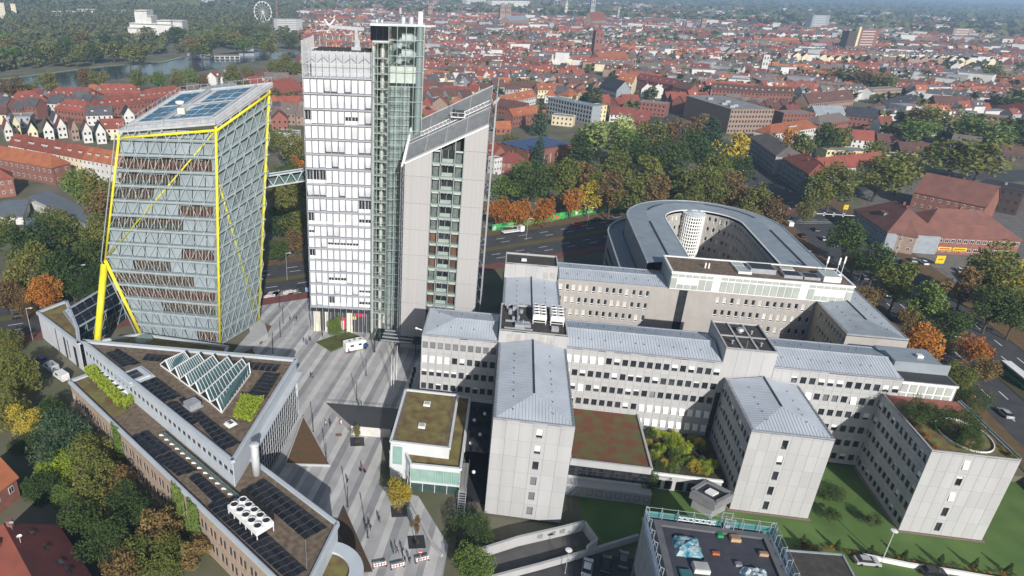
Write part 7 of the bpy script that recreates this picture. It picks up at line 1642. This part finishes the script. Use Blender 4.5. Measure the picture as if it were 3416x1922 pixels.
def cabmesh(van=False):
    def f():
        b=MB(); L=4.4 if not van else 5.2; w_=.88 if not van else .985
        if not van: lo=[(-L*.42,-w_*.96,.98),(L*.26,-w_*.96,.98),(L*.26,w_*.96,.98),(-L*.42,w_*.96,.98)]; hi=[(-L*.31,-w_*.73,1.43),(L*.09,-w_*.75,1.43),(L*.09,w_*.75,1.43),(-L*.31,w_*.73,1.43)]; b.add(lo+hi,[(0,1,5,4),(1,2,6,5),(2,3,7,6),(3,0,4,7)])
        else: b.box(-L*.1,L*.18,-w_,w_,1.25,1.85); b.quad((L*.21,-.85,2.0),(L*.345,-.85,1.3),(L*.345,.85,1.3),(L*.21,.85,2.0))
        return b.mesh('windows',CARG)
    return cached(('cab',van),f)
def wheelm(): return cached('whl',lambda:MB().tube((0,-.11,0),(0,.11,0),.32,12).mesh('wheel',TYRE))
def car(loc,rz,paint,label,van=False,group=None,name=None):
    t=thing(name or ('van' if van else 'car'),label,'van' if van else 'car',loc,rz,group); o=put('body',carmesh(van),t); o.material_slots[0].link='OBJECT'; o.material_slots[0].material=PAINTS[paint]; put('windows',cabmesh(van),t); L=4.4 if not van else 5.2
    for x in (-L*.31,L*.31):
        for y in (-.8,.8): put('wheel',wheelm(),t,(x,y,.32))
    for y in (-.6,.6): put('headlight',cached('hl',lambda:MB().box(0,.06,-.16,.16,-.07,.07).mesh('headlight',WHITE)),t,(L/2-.02 if van else L*.475,y,.72 if van else .75)); put('tail_light',cached('tl',lambda:MB().box(-.04,0,-.14,.14,-.08,.08).mesh('tail_light',PAINTS['red'])),t,(-L/2,y,.75))
def pcar(x,y,ang,paint,label,z=0,van=False,group=None): p=P(x,y,z); car((p.x,p.y,z),ang,paint,label,van,group)
ra_=math.atan2(45,100); ba=math.atan2(75,12)
pcar(1925,752,ra_+math.pi,'red','red car on the ring road before the painted hoarding'); pcar(1990,737,ra_+math.pi,'black','black car on the ring road behind the red one'); pcar(2055,728,ra_+math.pi,'grey','dark grey car on the ring road near the horseshoe'); pcar(70,1062,ra_,'black','black car on the ring road before the wood',z=0.02)
for x,y,pt,lb in ((2610,1130,'black','dark car in the near boulevard lane beside the tan cross wing'),(2975,1065,'black','black car under the boulevard trees'),(3135,1210,'grey','dark car parked beside the rust tree'),(3225,1315,'red','red car on the boulevard beside the roof garden'),(3350,1385,'silver','silver car on the boulevard behind the red one'),(2825,870,'red','red car beside the boulevard hedge'),(2675,790,'black','black car waiting at the crossing'),(2745,800,'silver','silver car at the crossing beside the black one'),(2480,570,'white','white car coming down the avenue'),(2720,1380 if False else 770,'grey','grey car at the crossing behind the silver one'),(3080,880,'white','white car parked by the yellow sign')):
    pcar(x,y,ba if pt!='red' else ba+math.pi,pt,lb,z=.02)
for k,(x,y,pt) in enumerate(((2560,640,'silver'),(2600,690,'black'),(2700,850,'white'),(2880,930,'grey'),(2955,985,'silver'),(3060,1150,'white'),(3180,1120,'blue'),(3300,1180,'black'),(2780,820,'blue'),(2520,600,'black'))): pcar(x,y,ba if k%2 else ba+math.pi,pt,'%s car driving on the tree lined boulevard'%{'blue':'dark blue','grey':'dark grey'}.get(pt,pt),z=.02,group='cars on the boulevard')
for k,(x,y,pt) in enumerate(((3010,878,'black'),(3045,872,'silver'),(3200,905,'white'),(3260,912,'red'),(3320,920,'grey'))): pcar(x,y,1.2,pt,'%s car parked in the post hall forecourt'%{'grey':'dark grey'}.get(pt,pt),z=.04,group='cars in the forecourt')
pcar(2632,752,ba,'white','white van at the head of the crossing',z=.02,van=True)
for x,y,pt,lb in ((1958,1900,'white','white car parked behind the long low wall'),(2020,1890,'black','black car parked between the white car and the dark estate'),(2078,1875,'grey','dark grey car parked next to the scaffolding'),(2890,1880,'silver','silver estate car parked beside the flat garage'),(3110,1915,'black','black car parked below the lawn hedge')): pcar(x,y,math.pi/2+TH-.2 if x<2500 else TH+.05,pt,lb,z=-1.64)
pcar(205,1262,math.atan2(20,-26),'white','white van parked at the pale corner building',van=True); pcar(172,1232,math.atan2(20,-26),'silver','silver van parked behind the white van',van=True); pcar(140,1205,math.atan2(20,-26),'blue','dark blue car parked before the vans')
# truck behind the slanted tower, bus on the boulevard
p=P(1710,778); t=thing('flatbed_truck','white crane truck parked at the painted hoarding','truck',p,ra_); b=MB(); b.box(-5,3,-1.2,1.2,.9,1.2); part('bed',b,WHITE,t); b=MB(); b.box(3.1,5,-1.2,1.2,.6,2.9); part('cab',b,WHITE,t); b=MB(); b.box(4.2,5.02,-1.1,1.1,1.7,2.6); part('windscreen',b,CARG,t); b=MB(); b.bar((2,0,1.2),(2,0,3),.4,.4); b.bar((2,0,3),(-4,0,3.4),.35,.4); part('crane_arm',b,STEEL,t)
for x in (-3.6,-2.4,3.8):
    for y in (-1,1): put('wheel',wheelm(),t,(x,y,.5),0,1.5)
p=P(3395,1255,1.5); t=thing('city_bus','green and white city bus on the boulevard','bus',(p.x,p.y,.02),ba); b=MB(); b.box(-6,6,-1.25,1.25,.35,2.75); part('body',b,PAINTS['green'],t); b=MB(); b.box(-5.9,5.9,-1.2,1.2,2.75,3.); part('roof',b,WHITE,t); b=MB(); b.box(-5.6,6.02,-1.27,1.27,1.4,2.4); part('windows',b,CARG,t)
for x in (-3.6,3.8):
    for y in (-1.15,1.15): put('wheel',wheelm(),t,(x,y,.48),0,1.5)
# --- motorhome on the plaza
p=P(1185,1166); RV=thing('motorhome','white motorhome with alcove cab parked on the plaza','motorhome',p,math.atan2(8.,6.)-.45)
b=MB(); L=6.6; pr=[(-3.3,.5),(-3.3,2.95),(-3.1,3.1),(2.3,3.1),(3.0,2.75),(3.05,2.3),(2.0,1.95),(1.9,.5)]; n=len(pr); b.add([(x,-1.12,z) for x,z in pr]+[(x,1.12,z) for x,z in pr],[tuple(range(n-1,-1,-1)),tuple(range(n,2*n))]+[(i,(i+1)%n,n+(i+1)%n,n+i) for i in range(n)]); part('body',b,WHITE,RV)
b=MB(); b.box(1.9,3.7,-.98,.98,.45,1.25); b.add([(1.9,-.95,1.25),(2.9,-.95,1.25),(2.35,-.85,2.0),(1.9,-.85,2.),(1.9,.95,1.25),(2.9,.95,1.25),(2.35,.85,2.0),(1.9,.85,2.)],[(0,1,2,3),(7,6,5,4),(1,5,6,2),(2,6,7,3)]); part('cab',b,PAINTS['blue'],RV)
for x,y,z,w_,h_ in ((-1.9,-1.14,1.7,1.1,.6),(.6,-1.14,1.7,.9,.6)): b=MB(); b.box(x,x+w_,y,y+.02,z,z+h_); part('window',b,CARG,RV)
for x,y,w_ in ((-2.,-.3,.6),(-.4,.1,.7),(1.2,-.2,.7)): b=MB(); b.box(x,x+w_,y,y+.6,3.1,3.2); part('roof_hatch',b,M('hatch',(.1,.1,.11),.3),RV)
for x in (-2.,2.7):
    for y in (-.95,.95): put('wheel',wheelm(),RV,(x,y,.34),0,1.1)
for x,y in ((1158,1180),(1180,1172)):
    p=P(x,y); t=thing('folding_chair','red folding chair beside the motorhome','chair',p,RND.uniform(-1,1),'folding chairs at the motorhome'); b=MB(); b.box(-.25,.25,-.25,.25,.42,.47); part('seat',b,PAINTS['red'],t); b=MB(); b.box(-.25,.25,.22,.27,.47,1.); part('backrest',b,PAINTS['red'],t)
    for a in (-.22,.22):
        for c in (-.22,.22): put('leg',cached('chl',lambda:MB().tube((0,0,0),(0,0,.44),.02,5).mesh('leg',DARK)),t,(a,c,0))
# --- people: one skinned body per pose, baked to a mesh
def body(pose):
    s=pose; V=[(0,0,.95),(0,.0,1.15),(0,.02,1.38),(0,.02,1.52),(0,.03,1.62),(0,.03,1.74)]; E=[(0,1),(1,2),(2,3),(3,4),(4,5)]; R=[.15,.13,.15,.055,.1,.085]
    for sx in (-1,1):
        k=len(V); sw=sx*s
        V+=[(sx*.17,.02,1.43),(sx*.23,-.12*sw,1.16),(sx*.23,.02-.3*sw*.6+.1,.95),(sx*.22,.05-.3*sw*.6+.12,.86)]; E+=[(2,k),(k,k+1),(k+1,k+2),(k+2,k+3)]; R+=[.07,.05,.04,.035]
        k=len(V); V+=[(sx*.1,0,.88),(sx*.1,.2*sw+.03,.5),(sx*.1,.28*sw-(.05 if sw<0 else 0),.09),(sx*.1,.28*sw+.16,.05)]; E+=[(0,k),(k,k+1),(k+1,k+2),(k+2,k+3)]; R+=[.095,.065,.045,.04]
    me=bpy.data.meshes.new('body_cage'); me.from_pydata(V,E,[]); o=bpy.data.objects.new('tmp',me); COL.objects.link(o); m=o.modifiers.new('s','SKIN'); m.use_smooth_shade=True
    for i,v in enumerate(me.skin_vertices[0].data): v.radius=(R[i],R[i]*(.75 if i in(0,1,2) else 1)); v.use_root=(i==0)
    q=o.modifiers.new('ss','SUBSURF'); q.levels=1; q.render_levels=1
    dg_=bpy.context.evaluated_depsgraph_get(); dg_.update(); out=bpy.data.meshes.new_from_object(o.evaluated_get(dg_)); bpy.data.objects.remove(o); out.name='body'; out.materials.clear()
    for mt in (CLOTHJ,CLOTHT,SKIN_,HAIR): out.materials.append(mt)
    for p in out.polygons:
        c=p.center; p.material_index=(3 if (c.z>1.64 and c.y<.06 or c.z>1.7) else 2) if c.z>1.53 else ((2 if c.z<.9 and abs(c.x)>.17 else 0) if (c.z>.97 or abs(c.x)>.18) else (3 if c.z<.08 else 1)); p.use_smooth=True
    return out
CLOTHJ=M('jacket',(.03,.03,.035),.9); CLOTHT=M('trousers',(.03,.035,.05),.9); SKIN_=M('skin',(.5,.3,.22),.6); HAIR=M('hair',(.05,.03,.02),.8)
BODY=[body(x) for x in (0.15,1.,-.8)]
JK={'black':(.02,.02,.024),'red':(.6,.08,.03),'blue':(.05,.12,.4),'grey':(.2,.2,.21),'white':(.7,.7,.68),'brown':(.2,.1,.05),'green':(.04,.15,.07)}
def person(x,y,jk,label,pose=0,rz=None,N=True,z=0):
    p=P(x,y,z); t=put('person',BODY[pose],None,p,RND.uniform(0,6.28) if rz is None else rz,label=label,category='person',group='people on the plaza'); sl=t.material_slots[0]; sl.link='OBJECT'; sl.material=M('jacket_'+jk,JK[jk],.9); return t
za=zoomN(850,900,3.22); zb2=zoomN(900,1300,2.33)
def pp(f,x,y,*a,**k):
    q=f(x,y); person(*(0,0),*a,**k).location=q
for x,y,j,ps,lb in ((378,550,'brown',0,'person in a brown jacket standing on the dotted arc'),(415,550,'blue',1,'person in blue walking between two others on the dotted arc'),(448,550,'black',1,'person in black beside the dotted arc'),(525,780,'black',0,'person in black at the edge of the group by the tower'),(548,800,'grey',1,'person in grey bending in the group by the tower'),(565,805,'blue',0,'person with blue bag in the group by the tower'),(600,775,'black',1,'person in a black coat leaving the group by the tower'),(585,760,'grey',0,'person in grey behind the group by the tower'),(730,730,'black',0,'person in a long black coat at the tower entrance'),(600,1160,'black',1,'person in black walking in a pair across the bands'),(625,1172,'grey',1,'person in grey walking in a pair across the bands'),(1010,900,'black',0,'person in black standing by the folding chairs')): pp(za,x,y,j,lb,ps)
for x,y,j,ps,lb in ((435,285,'white',1,'person in a white shirt walking beside the garage slope'),(470,285,'black',1,'person in black walking beside the white shirted one'),(690,130,'green',0,'person in green leaning on the garage railing'),(712,130,'red',0,'person in a red top leaning on the garage railing'),(603,735,'black',0,'person in black beside a lamp pole'),(745,1085,'black',1,'person in black walking beside a companion'),(782,1095,'black',2,'person with a bag walking beside a companion'),(850,1030,'black',2,'lone person in black with red scarf walking ahead'),(960,1275,'green',0,'person in green in the trio by the barriers'),(988,1270,'black',2,'person with pale hood in the trio by the barriers'),(1032,1275,'black',1,'person in black in the trio by the barriers'),(1048,1345,'black',1,'person in a black coat passing the barriers'),(1085,1345,'black',2,'person in a black suit passing the barriers')): pp(zb2,x,y,j,lb,ps)
q=zb2(722,640); CYC=thing('bicycle','bicycle ridden across the plaza','bicycle',q,1.2); 
for y_ in (-.5,.5): b=MB(); b.tube((-.03,y_,.34),(.03,y_,.34),.34,14); part('wheel',b,TYRE,CYC)
b=MB(); b.bar((0,-.5,.34),(0,0,.8),.05,.05); b.bar((0,.5,.34),(0,.35,.95),.05,.05); b.bar((0,0,.8),(0,.38,.85),.05,.05); b.bar((-.25,.35,1.),(.25,.35,1.),.04,.04); part('frame',b,PAINTS['blue'],CYC)
person(0,0,'red','cyclist in a red jacket riding across the plaza',2,1.2).location=q+Vector((0,-.1,.25))
# --- plaza lamp poles
def pole(p,h,label,group,r=.08,head='none',cat='lamp post',name='lamp_post',mat=None):
    t=thing(name,label,cat,p,RND.uniform(0,6.28) if head=='none' else 0,group); b=MB(); b.tube((0,0,0),(0,0,h),r,8,r*.8); part('pole',b,mat or DARK,t); b=MB(); b.tube((0,0,0),(0,0,.12),r*2,8); part('base',b,mat or DARK,t)
    if head=='disc': b=MB(); b.lathe([(0,h),(.6,h+.05),(.62,h+.12),(0,h+.22)],16); part('lamp_head',b,WHITE,t)
    elif head=='arm': b=MB(); b.bar((0,0,h),(1.2,0,h+.25),.1,.08); b.box(1,1.8,-.18,.18,h+.16,h+.3); part('lamp_head',b,WHITE,t)
    else: b=MB(); b.tube((0,0,h-.9),(0,0,h),r*1.25,8); part('light_tube',b,M('tube_light',(.25,.26,.27),.3),t)
for k,(f,x,y) in enumerate(((za,265,400),(za,305,575),(za,275,720),(za,195,900),(za,1290,880),(za,1195,1135),(za,1095,1395),(zb2,338,325),(zb2,440,565),(zb2,605,910),(zb2,762,1150))): pole(f(x,y),6.2,'slim dark light pole on the banded plaza','slim plaza light poles',.1)
for x,y in ((1465,1285),(1490,1315),(1522,1180)):
    t=thing('flagpole','white flagpole beside the steel pergola','flagpole',za(x,y),0,'white flagpoles on the plaza'); b=MB(); b.tube((0,0,0),(0,0,10),.09,8,.05); part('pole',b,WHITE,t); b=MB(); b.lathe([(0,10),(.1,10.05),(0,10.2)],8); part('finial',b,WHITE,t)
# --- pergola canopy
PG=thing('pergola','steel and glass slatted pergola canopy beside the left wing','canopy',za(1270,890),TH); 
for k in range(4):
    b=MB(); b.box(2.2,11,k*2.-.15,k*2.+.35,4.2,4.38); part('slat_beam',b,STEEL,PG)
for k in range(6): b=MB(); b.box(k*3.2-.1,k*3.2+.1,-.5,7,3.9,4.15); part('cross_beam',b,STEEL,PG)
b=MB(); b.box(0,17,-.4,6.9,4.15,4.2); part('glass_roof',b,glassmat('canopy_glass',(.45,.5,.5)),PG)
for x in (.3,6,12,16): b=MB(); b.tube((x,0,0),(x,0,4.1),.1,8); part('post',b,DARK,PG); b=MB(); b.tube((x,6.5,0),(x,6.5,4.1),.1,8); part('post',b,DARK,PG)
for k,(x,y) in enumerate(((1715,1100),(1700,1150),(1685,1215),(1670,1270))):
    t=thing('planter','dark cylindrical planter along the left wing','planter',za(x,y),0,'planters along the left wing'); b=MB(); b.lathe([(.35,0),(.42,.9),(.36,.92),(.34,.8),(0,.78)],12); part('pot',b,DARK,t); b=MB(); b.lathe([(.0,.8),(.4,.95),(.35,1.4),(0,1.6)],7); part('box_shrub',b,M('shrub_leaf',(.03,.06,.02),.95),t)
# --- barriers and sign
def barrier(f,x0,y0,x1,y1,label):
    a,c=f(x0,y0),f(x1,y1); d=c-a; L=d.length; t=thing('site_barrier',label,'barrier',a,math.atan2(d.y,d.x),'red and white site barriers'); 
    for z in (.15,.62): b=MB(); b.box(0,L,-.03,.03,z,z+.3); part('board',b,WHITE,t)
    n=int(L/.45)
    for k in range(n): b=MB(); b.box(k*L/n,k*L/n+.16,-.04,.04,.17,.9); part('stripe',b,M('barrier_red',(.5,.03,.03),.6) if k%2==0 else DARK,t)
    for x in (.1,L-.1): b=MB(); b.box(x-.15,x+.15,-.3,.3,0,.1); part('foot',b,DARK,t)
barrier(zb2,800,1385,905,1365,'striped site barrier next to the dark planted bed'); barrier(zb2,940,1395,1045,1370,'striped site barrier between the two others at the plaza end'); barrier(zb2,1130,1345,1235,1320,'striped site barrier beside the no entry sign'); barrier(za,85,310,220,290,'white barrier near the leaning tower foot'); barrier(za,300,268,445,240,'white advertising barrier at the ring road edge'); barrier(zb2,545,265,628,270,'pale barrier at the foot of the garage slope')
t=thing('no_entry_sign','red round no entry sign on a post at the plaza end','sign',zb2(1167,1350)); b=MB(); b.tube((0,0,0),(0,0,3.1),.05,6); part('post',b,STEEL,t); b=MB(); b.tube((0,-.06,2.75),(0,-.02,2.75),.42,18); part('disc',b,PAINTS['red'],t); b=MB(); b.box(-.3,.3,-.09,-.06,2.68,2.82); part('white_bar',b,WHITE,t)
for x,y in ((1005,945),(1140,1185),(680,390)):
    q=zb2(x,y) if x!=680 else zb2(680,405); t=thing('tree_grate','dark square tree pit in the plaza paving','tree grate',q+Vector((0,0,.008)),.1,'tree pits in the plaza'); b=MB(); b.box(-1.6,1.6,-1.6,1.6,0,.05); part('grate',b,DARK,t); b=MB(); b.box(-.5,.5,-.5,.5,.05,.09); part('soil',b,BARK,t)
for f,x,y in ((zb2,535,352),(za,1180,770),(za,65,0)):
    if x==65: continue
    t=thing('drain_cover','rusty rectangular cover set in the plaza','drain cover',f(x,y)+Vector((0,0,.008)),.1,'rusty covers in the plaza'); b=MB(); b.box(-.7,.7,-.5,.5,0,.03); part('frame',b,M('rust_frame',(.2,.09,.05),.9),t); b=MB(); b.box(-.6,.6,-.4,.4,.03,.05); part('plate',b,M('rust_plate',(.28,.13,.07),.9),t)
# --- bus shelter with blue image and white banner at the north edge
t=thing('bus_shelter','dark glass bus shelter with a blue poster at the ring road','bus shelter',za(470,240),-.1); b=MB(); b.box(0,5,0,.1,0,2.6); part('back_glass',b,M('shelter_dark',(.03,.04,.04),.2),t); b=MB(); b.box(-.1,5.1,-1.4,.2,2.6,2.75); part('roof',b,DARK,t); b=MB(); b.box(2.4,4.8,-.05,0,.3,2.3); part('poster',b,M('poster_blue',(.04,.16,.5),.5,(.3,.5,.8),.9,lo=.5,hi=.6),t)
for x in (0,5): b=MB(); b.tube((x,-1.3,0),(x,-1.3,2.6),.05,6); part('post',b,DARK,t)
# --- painted green hoarding along the ring road
hp=[P(1640,772),P(1800,745),P(1960,712),P(2116,692),P(2330,668),P(2430,660)]; O=hp[0]; t=thing('painted_hoarding','long bright green hoarding painted with flowers along the ring road','hoarding',O)
cols=[(.06,.42,.06),(.12,.55,.08),(.03,.35,.12),(.2,.6,.1)]; k=0
for i in range(len(hp)-1):
    a,c=hp[i]-O,hp[i+1]-O; n=max(1,round((c-a).length/3.))
    for j in range(n):
        p,q=lerp(a,c,j/n),lerp(a,c,(j+.985)/n); b=MB(); b.bar(p+Vector((0,0,1.5)),q+Vector((0,0,1.5)),.08,3.); o=part('board',b,M('hoard_%d'%(k%4),cols[k%4],.7,(.02,.2,.08),.6),t); k+=1
        if k%4==1:
            d=(q-p).normalized(); nn=Vector((d.y,-d.x,0)); m_=(p+q)/2+Vector((0,0,1.3))+nn*.06; b=MB(); r=.95; b.poly([m_+d*r*math.cos(w)+Vector((0,0,r*math.sin(w))) for w in [i2*math.pi/5 for i2 in range(10)]]); part('painted_flower',b,M('flower_%d'%(k%5),[(.7,.15,.03),(.5,.4,.7),(.75,.75,.7),(.7,.1,.1),(.8,.4,.03)][k%5],.7),o)
# --- street lamps, masts, signals, sign boards
for x,y,h in ((2105,1455 if False else 715,9),(1958,760,9),(1755,780 if False else 800,9),(2215,690,9),(2340,660,9)): pole(P(x,y),9,'tall street lamp on the ring road verge','ring road street lamps',.1,'arm',mat=STEEL)
for x,y,h in ((110,1135,10),(285,1120 if False else 990,11),(958,935,10)): pole(P(x,y),h,'tall street lamp beside the leaning tower','ring road street lamps near the tower',.1,'arm',mat=STEEL)
for x,y,h in ((2590,760,9),(2855,965,10),(3270,960,9),(2980,870,11),(3150,1000,8),(3235,1090,8)): pole(P(x,y),h,'pale mast beside the boulevard','pale masts along the boulevard',.16,'none',mat=M('pale_mast',(.5,.52,.48),.6))
pole(zs_(1240,770,-1.6),7.5,'disc headed lamp between lawn and parking','disc lamps',.1,'disc',mat=M('pale_mast',(0,0,0))); pole(P(1885,1912,-1.6),5.5,'disc headed lamp on the ramp','disc lamps',.08,'disc',mat=STEEL)
p0,p1=P(2716,712,6.5),P(2855,720,6.5); t=thing('signal_gantry','white signal gantry with four light boxes across the boulevard','traffic signal',(p1.x,p1.y,0)); d=p0-p1; b=MB(); b.bar((0,0,6.5),(d.x,d.y,6.5),.2,.2); part('arm',b,WHITE,t); b=MB(); b.tube((0,0,0),(0,0,6.7),.15,8); part('mast',b,STEEL,t)
for k in range(4): q=d*(.3+.23*k) if k<3 else d; b=MB(); b.box(q.x-.35,q.x+.35,q.y-.15,q.y+.15,5.7,7.2); s_=part('signal_head',b,WHITE,t); b=MB(); b.box(q.x-.22,q.x+.22,q.y-.18,q.y-.15,5.85,7.05); part('lenses',b,DARK,s_)
for x,y,w_,h_,lb in ((2815,715,2.2,2.2,'orange road sign board behind the signal gantry'),(3130,885,3.4,3.2,'square yellow advertising board before the post hall')):
    t=thing('sign_board',lb,'sign',P(x,y)); b=MB(); b.box(-w_/2,w_/2,-.1,0,2.4 if w_<3 else .8,(2.4 if w_<3 else .8)+h_); part('board',b,MATS['sign_yellow'],t); b=MB(); b.box(-w_*.3,w_*.3,-.12,-.1,3.4 if w_<3 else 2.3,3.7 if w_<3 else 2.7); part('print',b,MATS['sign_red'],t)
    for sx in (-.6,.6): b=MB(); b.tube((sx,0,0),(sx,0,2.5),.07,6); part('post',b,STEEL,t)
# ================================================= air
HZ=bpy.data.materials.new('haze_air'); HZ.use_nodes=True; n=HZ.node_tree.nodes; n.remove(n['Principled BSDF']); v=n.new('ShaderNodeVolumePrincipled'); v.inputs['Color'].default_value=(.5,.72,1,1); v.inputs['Density'].default_value=HAZE if 'HAZE' in globals() else .00018; v.inputs['Anisotropy'].default_value=.0; HZ.node_tree.links.new(v.outputs[0],n['Material Output'].inputs['Volume'])
b=MB(); b.box(-21000,21000,-9000,21000,-3,116); put('haze',b.mesh('haze',HZ),None,kind='stuff')
